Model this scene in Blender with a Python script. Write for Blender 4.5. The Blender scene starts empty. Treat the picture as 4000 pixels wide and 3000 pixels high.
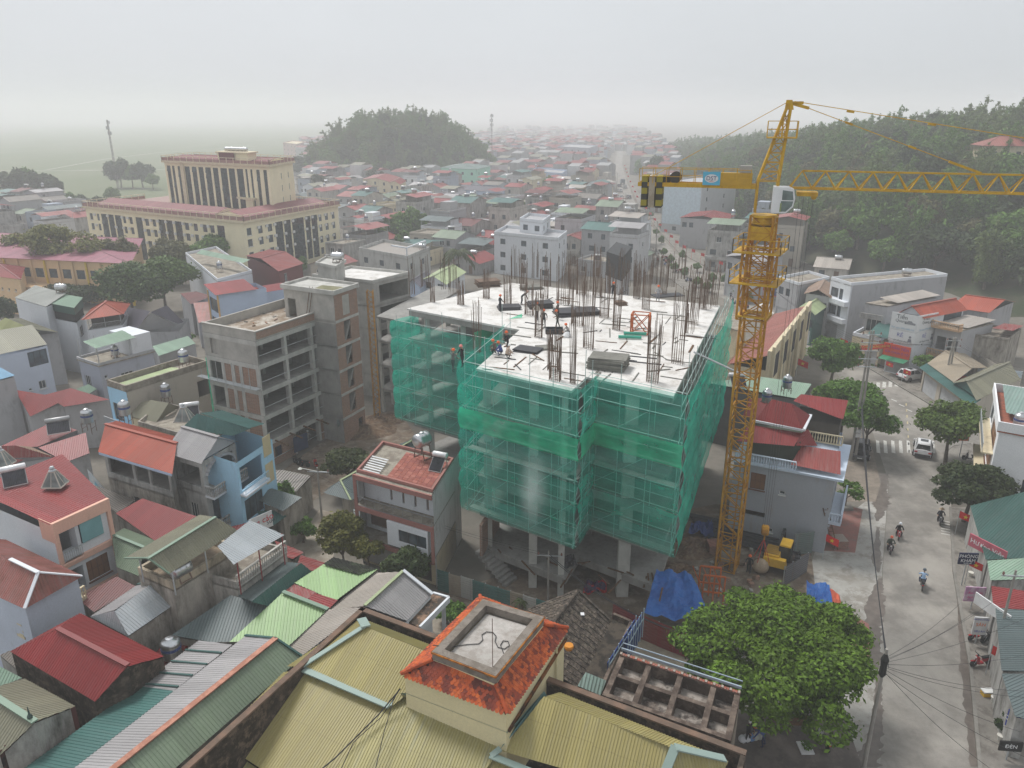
import bpy,math,random
import numpy as np
from mathutils import Vector,Matrix
R_=random.Random(7)
sc=bpy.context.scene
COL=sc.collection
D=bpy.data
FPX,PITCH,CAMH=3000.0,math.radians(19.4),37.0
cam_d=D.cameras.new('camera');cam=D.objects.new('camera',cam_d);COL.objects.link(cam)
cam.location=(0,0,CAMH);cam.rotation_euler=(math.radians(90)-PITCH,0,0)
cam_d.sensor_width=36.0;cam_d.lens=36.0*FPX/4000.0
cam_d.clip_start=0.5;cam_d.clip_end=14000
sc.camera=cam
SUN_EL,SUN_AZ=math.radians(58),math.radians(-40)
world=D.worlds.new('World');sc.world=world;world.use_nodes=True
wn=world.node_tree;wn.nodes.clear()
sky=wn.nodes.new('ShaderNodeTexSky');sky.sky_type='NISHITA';sky.sun_disc=False
sky.sun_elevation=SUN_EL;sky.sun_rotation=SUN_AZ;sky.dust_density=4.0;sky.air_density=1.5
hs=wn.nodes.new('ShaderNodeHueSaturation');hs.inputs['Saturation'].default_value=0.12
mx=wn.nodes.new('ShaderNodeMix');mx.data_type='RGBA';mx.inputs[0].default_value=0.75
mx.inputs[7].default_value=(6.35,6.75,7.2,1)
bg=wn.nodes.new('ShaderNodeBackground');bg.inputs['Strength'].default_value=0.060
wo=wn.nodes.new('ShaderNodeOutputWorld')
cn=wn.nodes.new('ShaderNodeTexNoise');cn.inputs['Scale'].default_value=1.6;cn.inputs['Detail'].default_value=5;cr_=wn.nodes.new('ShaderNodeMapRange');cr_.inputs[1].default_value=.35;cr_.inputs[2].default_value=.65;cr_.inputs[3].default_value=.93;cr_.inputs[4].default_value=1.05
vm=wn.nodes.new('ShaderNodeMix');vm.data_type='RGBA';vm.blend_type='MULTIPLY';vm.inputs[0].default_value=1
wn.links.new(cn.outputs[0],cr_.inputs[0]);wn.links.new(cr_.outputs[0],vm.inputs[7])
wn.links.new(sky.outputs[0],hs.inputs['Color']);wn.links.new(hs.outputs[0],mx.inputs[6])
wn.links.new(mx.outputs[2],vm.inputs[6]);wn.links.new(vm.outputs[2],bg.inputs[0]);wn.links.new(bg.outputs[0],wo.inputs[0])
sl=D.lights.new('sun','SUN');sl.energy=1.5;sl.angle=math.radians(16);sl.color=(1,.98,.955)
so=D.objects.new('sun',sl);COL.objects.link(so)
so.rotation_euler=(math.radians(90)-SUN_EL,0,math.pi+SUN_AZ*-1)
sc.view_settings.view_transform='Standard';sc.view_settings.look='None'
sc.view_settings.exposure=0.98;sc.view_settings.gamma=1.0;sc.view_settings.use_curve_mapping=False
cy=sc.cycles
cy.max_bounces=6;cy.diffuse_bounces=2;cy.glossy_bounces=2;cy.transmission_bounces=2
cy.transparent_max_bounces=14;cy.volume_bounces=3;cy.use_denoising=True
cy.sample_clamp_indirect=4.0;cy.use_adaptive_sampling=True;cy.adaptive_threshold=0.02
_F=Vector((0,math.cos(PITCH),-math.sin(PITCH)));_U=Vector((0,math.sin(PITCH),math.cos(PITCH)))
def W(px,py,z=0.0):
 d=_F*FPX+Vector((px-2000.0,0,0))-_U*(py-1500.0)
 t=(z-CAMH)/d.z
 return Vector((0,0,CAMH))+d*t
def WD(px,py,dist):
 """point on the ray of a pixel at forward distance Y = dist"""
 d=_F*FPX+Vector((px-2000.0,0,0))-_U*(py-1500.0)
 return Vector((0,0,CAMH))+d*(dist/d.y)
class NT:
 def __init__(s,name):
  s.m=D.materials.new(name);s.m.use_nodes=True;s.t=s.m.node_tree;s.t.nodes.clear()
  s.out=s.n('ShaderNodeOutputMaterial');s.p=s.n('ShaderNodeBsdfPrincipled')
  s.l(s.p.outputs[0],s.out.inputs[0])
 def n(s,k,**kw):
  a=s.t.nodes.new(k)
  for q,v in kw.items():setattr(a,q,v)
  return a
 def l(s,a,b):s.t.links.new(a,b)
 def pos(s,scale=(1,1,1),src='pos',off=(0,0,0)):
  if src=='pos':o=s.n('ShaderNodeNewGeometry').outputs['Position']
  elif src=='uv':o=s.n('ShaderNodeTexCoord').outputs['UV']
  else:o=s.n('ShaderNodeTexCoord').outputs['Object']
  m=s.n('ShaderNodeMapping');m.inputs['Scale'].default_value=scale;m.inputs['Location'].default_value=off
  s.l(o,m.inputs[0]);return m.outputs[0]
 def noise(s,vec,scale=1.0,detail=4,rough=.55):
  a=s.n('ShaderNodeTexNoise');a.inputs['Scale'].default_value=scale;a.inputs['Detail'].default_value=detail
  a.inputs['Roughness'].default_value=rough;s.l(vec,a.inputs['Vector']);return a.outputs['Fac']
 def ramp(s,fac,a,b,va=0.0,vb=1.0):
  r=s.n('ShaderNodeMapRange');r.inputs[1].default_value=a;r.inputs[2].default_value=b
  r.inputs[3].default_value=va;r.inputs[4].default_value=vb;s.l(fac,r.inputs[0]);return r.outputs[0]
 def mix(s,fac,a,b,mode='MIX'):
  m=s.n('ShaderNodeMix',data_type='RGBA',blend_type=mode)
  for v,i in((fac,0),(a,6),(b,7)):
   if isinstance(v,(int,float)):m.inputs[i].default_value=v
   elif isinstance(v,tuple):m.inputs[i].default_value=(v[0],v[1],v[2],1)
   else:s.l(v,m.inputs[i])
  return m.outputs[2]
 def math(s,op,a,b=0.0):
  m=s.n('ShaderNodeMath',operation=op)
  for v,i in((a,0),(b,1)):
   if isinstance(v,(int,float)):m.inputs[i].default_value=v
   else:s.l(v,m.inputs[i])
  return m.outputs[0]
 def col(s,c):
  if isinstance(c,tuple):s.p.inputs['Base Color'].default_value=(c[0],c[1],c[2],1)
  else:s.l(c,s.p.inputs['Base Color'])
  return s
 def set(s,rough=.8,metal=0,spec=.3):
  s.p.inputs['Roughness'].default_value=rough;s.p.inputs['Metallic'].default_value=metal
  s.p.inputs['Specular IOR Level'].default_value=spec;return s
 def bump(s,h,strength=.3,dist=.05):
  b=s.n('ShaderNodeBump');b.inputs['Strength'].default_value=strength;b.inputs['Distance'].default_value=dist
  s.l(h,b.inputs['Height']);s.l(b.outputs[0],s.p.inputs['Normal']);return s
_mc={}
def sc3(c,k):return tuple(min(1,max(0,x*k))for x in c)
def plain(c,rough=.7,metal=0,var=.12,spec=.3):
 k=('p',c,rough,metal,var)
 if k not in _mc:
  t=NT('paint');f=t.noise(t.pos(),1.3,5)
  t.col(t.mix(t.ramp(f,.3,.7),sc3(c,1-var),sc3(c,1+var))).set(rough,metal,spec);_mc[k]=t.m
 return _mc[k]
def plaster(c,dirt=.3,streak=(.07,.065,.055)):
 """painted render with rain streaks and mould patches"""
 k=('w',c,dirt)
 if k not in _mc:
  t=NT('plaster');c=sc3(c,1.1)
  a=t.noise(t.pos((1.3,1.3,.42)),.9,8,.7)
  b=t.noise(t.pos(),.35,5,.6)
  g=t.noise(t.pos(),9,4)
  base=t.mix(t.ramp(g,.3,.7),sc3(c,.93),sc3(c,1.05))
  base=t.mix(t.ramp(b,.35,.75,0,.35),base,sc3(c,.72))
  fac=t.math('MULTIPLY',t.ramp(a,.62-dirt*.32,.82-dirt*.2),t.ramp(b,.25,.6,.25,1))
  base=t.mix(t.math('MULTIPLY',fac,min(.95,.3+dirt)),base,streak)
  t.col(base).set(.9,0,.15);t.bump(g,.15,.02);_mc[k]=t.m
 return _mc[k]
def sheet_m(c,rust=.12,stain=(.09,.055,.035),fade=.15,metal=0.0):
 """painted corrugated sheet: seams between panels, faded streaks, stains that run down the slope (UV = metres)"""
 k=('s',c,rust,stain,fade)
 if k not in _mc:
  t=NT('roof_sheet')
  uv=t.pos((1,1,1),'uv')
  a=t.noise(t.pos((2.2,.16,1),'uv'),1.4,6,.7)
  b=t.noise(t.pos(),.45,5,.6)
  g=t.noise(t.pos((6,1.5,1),'uv'),3,4)
  sx=t.n('ShaderNodeSeparateXYZ');t.l(uv,sx.inputs[0])
  cell=t.math('FLOOR',t.math('DIVIDE',sx.outputs[0],1.07))
  wn_=t.n('ShaderNodeTexWhiteNoise',noise_dimensions='1D');t.l(cell,wn_.inputs['W'])
  fr=t.math('FRACT',t.math('DIVIDE',sx.outputs[0],1.07))
  base=t.mix(t.ramp(wn_.outputs[0],0,1),sc3(c,1-.15),sc3(c,1+.1))
  lum=sum(c)/3*1.35+.05
  base=t.mix(t.ramp(a,.45,.8,0,fade*2),base,(lum,lum*.98,lum*.95))
  base=t.mix(t.ramp(g,.3,.75,0,.16),base,sc3(c,.55))
  f=t.math('MULTIPLY',t.ramp(a,.61-rust*.45,.78-rust*.2),t.ramp(b,.35,.6))
  base=t.mix(t.math('MULTIPLY',f,min(.95,.35+rust)),base,stain)
  base=t.mix(t.ramp(fr,.0,.035,.45,0),base,sc3(c,.35))
  fv=t.math('FRACT',t.math('ADD',t.math('DIVIDE',sx.outputs[1],2.6),t.math('MULTIPLY',wn_.outputs[0],.12)))
  base=t.mix(t.ramp(fv,.0,.02,.4,0),base,sc3(c,.4));base=t.mix(t.ramp(t.noise(t.pos(off=(5,8,1)),.22,4),.45,.65,0,.3),base,sc3(c,.62))
  t.col(base).set(.48,metal,.4);t.bump(b,.06,.05);_mc[k]=t.m
 return _mc[k]
def concrete(c=(.42,.40,.37),dirt=.4,blot=.5):
 k=('c',c,dirt,blot)
 if k not in _mc:
  t=NT('concrete')
  a=t.noise(t.pos(),.55,7,.65);b=t.noise(t.pos((1,1,.3)),2.6,6,.65);g=t.noise(t.pos(),14,3)
  base=t.mix(t.ramp(a,.35,.68),sc3(c,.74),sc3(c,1.1))
  base=t.mix(t.ramp(b,.5,.8,0,dirt),base,sc3(c,.35))
  base=t.mix(t.ramp(g,.35,.7,0,.15),base,sc3(c,.6))
  t.col(base).set(.92,0,.15);t.bump(g,.2,.02);_mc[k]=t.m
 return _mc[k]
def blotch(c1,c2,scale=1.0,lo=.45,hi=.55,rough=.9,c3=None):
 k=('b',c1,c2,scale,lo,hi,c3)
 if k not in _mc:
  t=NT('blotched');a=t.noise(t.pos(),scale,8,.68);g=t.noise(t.pos(),scale*9,4)
  base=t.mix(t.ramp(a,lo,hi),c1,c2)
  if c3:base=t.mix(t.ramp(t.noise(t.pos(off=(31,7,2)),scale*1.7,7,.7),.5,.62),base,c3)
  base=t.mix(t.ramp(g,.3,.75,0,.3),base,sc3(c1,.6))
  t.col(base).set(rough,0,.15);t.bump(g,.3,.03);_mc[k]=t.m
 return _mc[k]
def brick_m(c=(.30,.155,.10)):
 k=('brick',c)
 if k not in _mc:
  t=NT('brickwork')
  sp=t.n('ShaderNodeSeparateXYZ');t.l(t.n('ShaderNodeNewGeometry').outputs['Position'],sp.inputs[0])
  u=t.math('ADD',t.math('MULTIPLY',sp.outputs[0],.9),t.math('MULTIPLY',sp.outputs[1],.9))
  cb=t.n('ShaderNodeCombineXYZ');t.l(u,cb.inputs[0]);t.l(sp.outputs[2],cb.inputs[1])
  b=t.n('ShaderNodeTexBrick');t.l(cb.outputs[0],b.inputs[0])
  b.inputs['Color1'].default_value=(*sc3(c,.75),1);b.inputs['Color2'].default_value=(*sc3(c,1.25),1)
  b.inputs['Mortar'].default_value=(.33,.28,.24,1);b.inputs['Scale'].default_value=1.0
  b.inputs['Brick Width'].default_value=.24;b.inputs['Row Height'].default_value=.085;b.inputs['Mortar Size'].default_value=.012
  n_=t.noise(t.pos(),.8,6)
  t.col(t.mix(t.ramp(n_,.4,.75,0,.45),b.outputs['Color'],(.26,.22,.19))).set(.95,0,.1)
  t.bump(b.outputs['Fac'],-.3,.01);_mc[k]=t.m
 return _mc[k]
def foliage(c,var=.45,trans=.25):
 k=('f',c,var)
 if k not in _mc:
  t=NT('leaves')
  g=t.n('ShaderNodeNewGeometry');r=g.outputs['Random Per Island']
  cl=t.noise(t.pos(),.33,3)
  base=t.mix(r,sc3(c,1-var),(c[0]*(1+var*1.1),c[1]*(1+var*.8),c[2]*(1+var*.3)))
  base=t.mix(t.ramp(cl,.35,.65,0,.5),base,(c[0]*1.25,c[1]*1.0,c[2]*.7))
  t.col(base).set(.6,0,.25)
  tr=t.n('ShaderNodeBsdfTranslucent');t.l(base,tr.inputs[0])
  ms=t.n('ShaderNodeMixShader');ms.inputs[0].default_value=trans
  t.l(t.p.outputs[0],ms.inputs[1]);t.l(tr.outputs[0],ms.inputs[2]);t.l(ms.outputs[0],t.out.inputs[0]);_mc[k]=t.m
 return _mc[k]
def glass_m(c=(.03,.045,.05),rough=.12):
 k=('g',c,rough)
 if k not in _mc:
  t=NT('window_glass');f=t.noise(t.pos(),.9,2)
  t.col(t.mix(t.ramp(f,.35,.65),sc3(c,.6),sc3(c,1.7))).set(rough,0,.55);_mc[k]=t.m
 return _mc[k]
def net_m(c=(.01,.42,.27),alpha=.5):
 k=('n',c,alpha)
 if k not in _mc:
  t=NT('mesh_netting')
  a=t.noise(t.pos((.6,.6,1.5)),.7,5,.6)
  base=t.mix(t.ramp(a,.35,.7),sc3(c,.8),(c[0]+.03,c[1]*1.25,c[2]*1.15))
  t.col(base).set(.85,0,.1)
  tl=t.n('ShaderNodeBsdfTranslucent');t.l(base,tl.inputs[0])
  m1=t.n('ShaderNodeMixShader');m1.inputs[0].default_value=.4
  t.l(t.p.outputs[0],m1.inputs[1]);t.l(tl.outputs[0],m1.inputs[2])
  tr=t.n('ShaderNodeBsdfTransparent');tr.inputs[0].default_value=(.84,.98,.95,1)
  m2=t.n('ShaderNodeMixShader');t.l(t.ramp(a,.3,.75,alpha-.09,alpha+.11),m2.inputs[0])
  t.l(tr.outputs[0],m2.inputs[1]);t.l(m1.outputs[0],m2.inputs[2]);t.l(m2.outputs[0],t.out.inputs[0]);_mc[k]=t.m
 return _mc[k]
WHITE=(.72,.72,.70);STEEL=plain((.55,.56,.57),.28,.9,.15)
M_WFR=plain((.62,.62,.6),.6);M_DARK=plain((.02,.02,.022),.8);M_GLASS=glass_m()
M_CONC=concrete();M_WOOD=blotch((.16,.085,.04),(.09,.05,.03),3)
M_GALV=plain((.45,.47,.48),.45,.5)
def V(*a):return Vector(a)
class MB:
 def __init__(s):s.v=[];s.f=[];s.uv=None;s.mi=[];s.cm=0
 def add(s,vs,fs,uvs=None):
  b=len(s.v);s.v.extend([tuple(x)for x in vs])
  for q in fs:s.f.append(tuple(i+b for i in q));s.mi.append(s.cm)
  if uvs is not None:
   if s.uv is None:s.uv={}
   for i,u in enumerate(uvs):s.uv[b+i]=u
  return s
 def poly(s,pts):return s.add(pts,[tuple(range(len(pts)))])
 def hexa(s,p):
  return s.add(p,[(3,2,1,0),(4,5,6,7),(0,1,5,4),(1,2,6,5),(2,3,7,6),(3,0,4,7)])
 def box(s,x0,y0,z0,x1,y1,z1):
  return s.hexa([(x0,y0,z0),(x1,y0,z0),(x1,y1,z0),(x0,y1,z0),(x0,y0,z1),(x1,y0,z1),(x1,y1,z1),(x0,y1,z1)])
 def bar(s,a,b,w,h=None,up=None):
  """square bar from a to b"""
  a=Vector(a);b=Vector(b);h=h or w;d=(b-a).normalized()
  u=Vector(up)if up else(V(0,0,1)if abs(d.z)<.95 else V(1,0,0))
  x=d.cross(u).normalized()*(w/2);y=x.cross(d).normalized()*(h/2)
  return s.hexa([a-x-y,a+x-y,a+x+y,a-x+y,b-x-y,b+x-y,b+x+y,b-x+y])
 def tube(s,a,b,r,n=6,r2=None,cap=True):
  a=Vector(a);b=Vector(b);d=(b-a);r2=r if r2 is None else r2
  if d.length<1e-6:return s
  d.normalize();u=V(0,0,1)if abs(d.z)<.95 else V(1,0,0);x=d.cross(u).normalized();y=x.cross(d)
  vs=[]
  for c,rr in((a,r),(b,r2)):
   for i in range(n):
    t=2*math.pi*i/n;vs.append(c+x*(rr*math.cos(t))+y*(rr*math.sin(t)))
  fs=[(i,(i+1)%n,n+(i+1)%n,n+i)for i in range(n)]
  if cap:fs+=[tuple(range(n))[::-1],tuple(range(n,2*n))]
  return s.add(vs,fs)
 def path(s,pts,r,n=5):
  for i in range(len(pts)-1):s.tube(pts[i],pts[i+1],r,n)
  return s
 def lathe(s,c,prof,n=16,ax=None):
  """profile of (radius, height) turned about the vertical (or about ax)"""
  c=Vector(c);z=Vector(ax).normalized()if ax else V(0,0,1)
  u=V(1,0,0)if abs(z.x)<.9 else V(0,1,0);x=z.cross(u).normalized();y=z.cross(x)
  vs=[]
  for r,h in prof:
   for i in range(n):
    t=2*math.pi*i/n;vs.append(c+z*h+x*(r*math.cos(t))+y*(r*math.sin(t)))
  fs=[]
  for k in range(len(prof)-1):
   for i in range(n):
    j=(i+1)%n;fs.append((k*n+i,k*n+j,(k+1)*n+j,(k+1)*n+i))
  fs.append(tuple(range(n))[::-1]);fs.append(tuple(range((len(prof)-1)*n,len(prof)*n)))
  return s.add(vs,fs)
 def prism(s,pts,z0,z1):
  n=len(pts);vs=[(p[0],p[1],z0)for p in pts]+[(p[0],p[1],z1)for p in pts]
  return s.add(vs,[tuple(range(n))[::-1],tuple(range(n,2*n))]+[(i,(i+1)%n,n+(i+1)%n,n+i)for i in range(n)])
 def wall(s,p0,p1,z0,z1,ops=(),depth=.18):
  """wall face from p0 to p1 with real openings (x, z, w, h) and their reveals"""
  p0=Vector(p0[:2]).to_3d();p1=Vector(p1[:2]).to_3d();L=(p1-p0).length
  if L<.05:return s
  d=(p1-p0)/L;inn=V(-d.y,d.x,0)*depth
  ops=[(max(.05,x),max(z0+.0,z),min(L-.05,x+w),min(z1-.05,z+h))for x,z,w,h in ops]
  ops=[o for o in ops if o[2]-o[0]>.1 and o[3]-o[1]>.1]
  P=lambda x,z:p0+d*x+V(0,0,z)
  if not ops:
   return s.poly([P(0,z0),P(L,z0),P(L,z1),P(0,z1)])
  xs=sorted({0,L,*[o[0]for o in ops],*[o[2]for o in ops]});zs=sorted({z0,z1,*[o[1]for o in ops],*[o[3]for o in ops]})
  for i in range(len(xs)-1):
   for j in range(len(zs)-1):
    cx=(xs[i]+xs[i+1])/2;cz=(zs[j]+zs[j+1])/2
    if any(o[0]<cx<o[2]and o[1]<cz<o[3]for o in ops):continue
    s.poly([P(xs[i],zs[j]),P(xs[i+1],zs[j]),P(xs[i+1],zs[j+1]),P(xs[i],zs[j+1])])
  for a,b,c,e in ops:
   q=[P(a,b),P(c,b),P(c,e),P(a,e)]
   for k in range(4):s.poly([q[k],q[(k+1)%4],q[(k+1)%4]+inn,q[k]+inn])
  return s
 def sheet(s,pts,pitch=.25,amp=.03,fold=None):
  """corrugated sheet filling a convex planar outline, ribs running down the slope"""
  pts=[Vector(p)for p in pts];n=V(0,0,0);m=len(pts)
  for i in range(m):n+=(pts[i]).cross(pts[(i+1)%m])
  n.normalize()
  if n.z<0:n=-n
  c=sum(pts,V(0,0,0))/m
  g=V(0,0,-1)-n*(-n.z)if fold is None else Vector(fold)-n*n.dot(Vector(fold))
  if g.length<.01:g=(pts[2]-pts[1])
  g.normalize();e=g.cross(n).normalized()
  P2=[((p-c).dot(e),(p-c).dot(g))for p in pts]
  x0=min(p[0]for p in P2);x1=max(p[0]for p in P2)
  if pitch:
   xs=[];k=0
   while x0+k*pitch<x1:
    for o,h in((0,0),(.5,0),(.6,amp),(.9,amp)):
     x=x0+(k+o)*pitch
     if x<x1-1e-4:xs.append((x,h))
    k+=1
   xs.append((x1,0))
  else:xs=[(x0,0)]+[(p[0],0)for p in sorted(P2)][1:-1]+[(x1,0)]
  vs=[];uv=[]
  for x,h in xs:
   xx=min(max(x,x0+1e-4),x1-1e-4);ys=[]
   for i in range(m):
    a=P2[i];b=P2[(i+1)%m]
    if(a[0]-xx)*(b[0]-xx)<=0 and a[0]!=b[0]:
     ys.append(a[1]+(b[1]-a[1])*(xx-a[0])/(b[0]-a[0]))
   if not ys:ys=[0,0]
   for y in(min(ys),max(ys)):
    vs.append(c+e*xx+g*y+n*h);uv.append((xx,y))
  fs=[(2*i,2*i+2,2*i+3,2*i+1)for i in range(len(xs)-1)]
  return s.add(vs,fs,uv)
 def build(s,name,mat,parent=None,smooth=False,org=None):
  me=D.meshes.new(name)
  o=org if org is not None else V(0,0,0)
  me.from_pydata([(v[0]-o[0],v[1]-o[1],v[2]-o[2])for v in s.v],[],s.f)
  mats=mat if isinstance(mat,(list,tuple))else[mat]
  for m in mats:me.materials.append(m)
  if len(mats)>1:me.polygons.foreach_set('material_index',s.mi)
  if s.uv:
   ul=me.uv_layers.new(name='UVMap');li=np.empty(len(me.loops),dtype=np.int32);me.loops.foreach_get('vertex_index',li)
   tab=np.zeros((len(s.v),2),dtype=np.float32)
   for k,u in s.uv.items():tab[k]=u
   ul.data.foreach_set('uv',tab[li].ravel())
  if smooth:me.polygons.foreach_set('use_smooth',[True]*len(me.polygons))
  me.update()
  ob=D.objects.new(name,me);COL.objects.link(ob)
  if parent is not None:ob.parent=parent
  return ob
def tag(o,label=None,cat=None,group=None,kind=None):
 if label:o['label']=label
 if cat:o['category']=cat
 if group:o['group']=group
 if kind:o['kind']=kind
 return o
class T:
 """a thing: an Empty at its base; parts are built in world coordinates and parented"""
 def __init__(s,name,label,cat,org,group=None):
  s.e=D.objects.new(name,None);s.e.empty_display_size=.3;COL.objects.link(s.e)
  s.o=Vector(org);s.e.location=s.o;tag(s.e,label,cat,group)
 def part(s,name,mb,mat,parent=None,smooth=False,label=None):
  ob=mb.build(name,mat,parent or s.e,smooth,s.o)
  if label:ob['label']=label
  return ob
 def put(s,name,me,loc,rz=0,parent=None,scale=None):
  ob=D.objects.new(name,me);COL.objects.link(ob);ob.parent=parent or s.e
  base=s.o if parent is None or parent.get('_rel')is None else Vector(parent['_rel'])
  ob.location=Vector(loc)-base;ob.rotation_euler=(0,0,rz)
  if scale:ob.scale=scale
  return ob
def single(name,mb,mat,label,cat,org=None,group=None,kind=None,smooth=False):
 org=Vector(org)if org is not None else(Vector(mb.v[0])if kind is None else V(0,0,0))
 ob=mb.build(name,mat,None,smooth,org);ob.location=org
 return tag(ob,label,cat,group,kind)
def clone(root,loc,rz=0,label=None,group=None,scale=None):
 r=root.copy();COL.objects.link(r);r.location=loc;r.rotation_euler=(0,0,rz)
 if scale:r.scale=(scale,)*3 if isinstance(scale,(int,float))else scale
 if label:r['label']=label
 if group:r['group']=group
 for c in list(root.children):
  k=c.copy();COL.objects.link(k);k.parent=r
  for g in c.children:
   q=g.copy();COL.objects.link(q);q.parent=k
 return r
def structure(name,mb,mat,smooth=False):
 return tag(mb.build(name,mat,None,smooth),kind='structure')
_wc={}
def window_meshes(w,h,nc=2,nr=1,fr=.06,fm=None,gm=None,sill=True):
 k=(round(w,2),round(h,2),nc,nr,fm,gm)
 if k not in _wc:
  b=MB();f=fr
  b.box(0,-.03,0,w,.05,f);b.box(0,-.03,h-f,w,.05,h);b.box(0,-.03,f,f,.05,h-f);b.box(w-f,-.03,f,w,.05,h-f)
  for i in range(1,nc):x=w*i/nc;b.box(x-f*.4,-.025,f,x+f*.4,.045,h-f)
  for i in range(1,nr):z=h*i/nr;b.box(f,-.02,z-f*.35,w-f,.04,z+f*.35)
  if sill:b.box(-.08,-.26,-.09,w+.08,-.031,-.01)
  m1=b.build('frame',fm or M_WFR);me1=m1.data;D.objects.remove(m1)
  pw=(w-2*f)/nc;g=MB().box(.003,0,.003,pw-.003,.02,h-2*f-.003)
  m2=g.build('pane',gm or M_GLASS);me2=m2.data;D.objects.remove(m2)
  _wc[k]=(me1,me2,pw,f)
 return _wc[k]
def put_window(t,p0,d,x,z,w,h,nc=2,nr=1,fm=None,gm=None,depth=.12,each=True,sill=True,name='window'):
 me1,me2,pw,f=window_meshes(w,h,nc,nr,.06,fm,gm,sill)
 rz=math.atan2(d.y,d.x);inn=V(-d.y,d.x,0)
 loc=Vector((p0[0],p0[1],0))+d*x+inn*depth+V(0,0,z)
 wo_=t.put(name,me1,loc,rz)
 for i in range(nc):
  o=D.objects.new('pane',me2);COL.objects.link(o);o.parent=wo_
  o.location=(f+i*pw,.004,f)
  if not each and i==0:
   o.scale=(nc*pw/(pw),1,1);break
 return wo_
class House(T):
 """footprint from three corners seen in the photo at height z: A-B the face towards the camera, C behind B"""
 def __init__(s,name,label,A,B,C,z,cat='house',zb=0.0,group=None,world=False):
  a,b,c=[(Vector((*p,0))if world else W(p[0],p[1],z))for p in(A,B,C)]
  s.A=V(a.x,a.y,0);s.w=(b-a).to_2d().length;s.d=(c-b).to_2d().length
  s.ux=V(b.x-a.x,b.y-a.y,0)/s.w;s.uy=V(c.x-b.x,c.y-b.y,0)/s.d
  s.h=z;s.zb=zb
  super().__init__(name,label,cat,V(a.x,a.y,zb),group)
 def p(s,x,y,z=0.0):
  if x<0 and x>-1e-9:x=0
  q=s.A+s.ux*x+s.uy*y;return V(q.x,q.y,z)
 def face(s,f,ins=0.0):
  a,b={'f':((0,0),(s.w,0)),'r':((s.w,0),(s.w,s.d)),'b':((s.w,s.d),(0,s.d)),'l':((0,s.d),(0,0))}[f]
  return s.p(*a),s.p(*b)
 def walls(s,mat,z0=None,z1=None,f=(),r=(),b=(),l=(),box=None,name='wall',cap=False,each=True,depth=.18):
  """openings (x, z, w, h, style, cols, rows); style w window, s roller shutter, o open, d door; x<=1 and >0 with style: fraction of face"""
  z0=s.zb if z0 is None else z0;z1=s.h if z1 is None else z1
  x0,y0,x1,y1=box or(0,0,s.w,s.d)
  cs={'f':((x0,y0),(x1,y0)),'r':((x1,y0),(x1,y1)),'b':((x1,y1),(x0,y1)),'l':((x0,y1),(x0,y0))}
  mb=MB();wins=[]
  for k,ops in(('f',f),('r',r),('b',b),('l',l)):
   p0,p1=s.p(*cs[k][0]),s.p(*cs[k][1]);L=(p1-p0).length
   if L<.05:continue
   dd=(p1-p0)/L;oo=[]
   for o in ops:
    o=list(o)+['w',2,1][len(o)-4:]if len(o)<7 else list(o)
    x,z,w,h,st,nc,nr=o[:7]
    if x<0:x=L+x-w
    if x+w>L-.05:w=L-.08-x
    if w<.2:continue
    if z+h>z1-.05:h=z1-.08-z
    if h<.2:continue
    oo.append((x,z,w,h));wins.append((p0,dd,x,z,w,h,st,nc,nr))
   mb.wall(p0,p1,z0,z1,oo,depth)
  if cap:mb.poly([s.p(x0,y0,z1),s.p(x1,y0,z1),s.p(x1,y1,z1),s.p(x0,y1,z1)])
  wl=s.part(name,mb,mat)
  for p0,dd,x,z,w,h,st,nc,nr in wins:
   if st=='w':put_window(s,p0,dd,x,z,w,h,nc,nr,each=each)
   elif st=='k':put_window(s,p0,dd,x,z,w,h,nc,nr,fm=plain((.05,.05,.055)),gm=glass_m((.045,.065,.08)),each=each,sill=False)
   elif st=='n':put_window(s,p0,dd,x,z,w,h,nc,nr,fm=plain((.15,.07,.04)),gm=plain((.20,.09,.04),.5),each=each)
   elif st in 'sd':
    q=MB();inn=V(-dd.y,dd.x,0)*(depth-.04);b0=V(p0.x,p0.y,0)+dd*x+inn
    if st=='s':
     nn=max(2,int(h/.16));vs=[];
     for i in range(nn+1):
      for j,off in((0,0),(.5,.03)):
       if i==nn and j:break
       zz=z+h*(i+j)/nn;vs+=[b0+V(0,0,zz)+inn.normalized()*-off,b0+dd*w+V(0,0,zz)+inn.normalized()*-off]
     q.add(vs,[(2*i,2*i+1,2*i+3,2*i+2)for i in range(len(vs)//2-1)])
     s.part('roller_shutter',q,plain((.40,.41,.42),.5))
    else:
     q.poly([b0+V(0,0,z),b0+dd*w+V(0,0,z),b0+dd*w+V(0,0,z+h),b0+V(0,0,z+h)])
     s.part('door',q,plain((.16,.10,.07),.5))
  return wl
 def slab(s,z,t=.2,ov=0,mat=None,name='floor_slab',box=None):
  x0,y0,x1,y1=box or(0,0,s.w,s.d)
  q=[s.p(x0-ov,y0-ov),s.p(x1+ov,y0-ov),s.p(x1+ov,y1+ov),s.p(x0-ov,y1+ov)]
  return s.part(name,MB().prism(q,z-t,z),mat or M_CONC)
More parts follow.
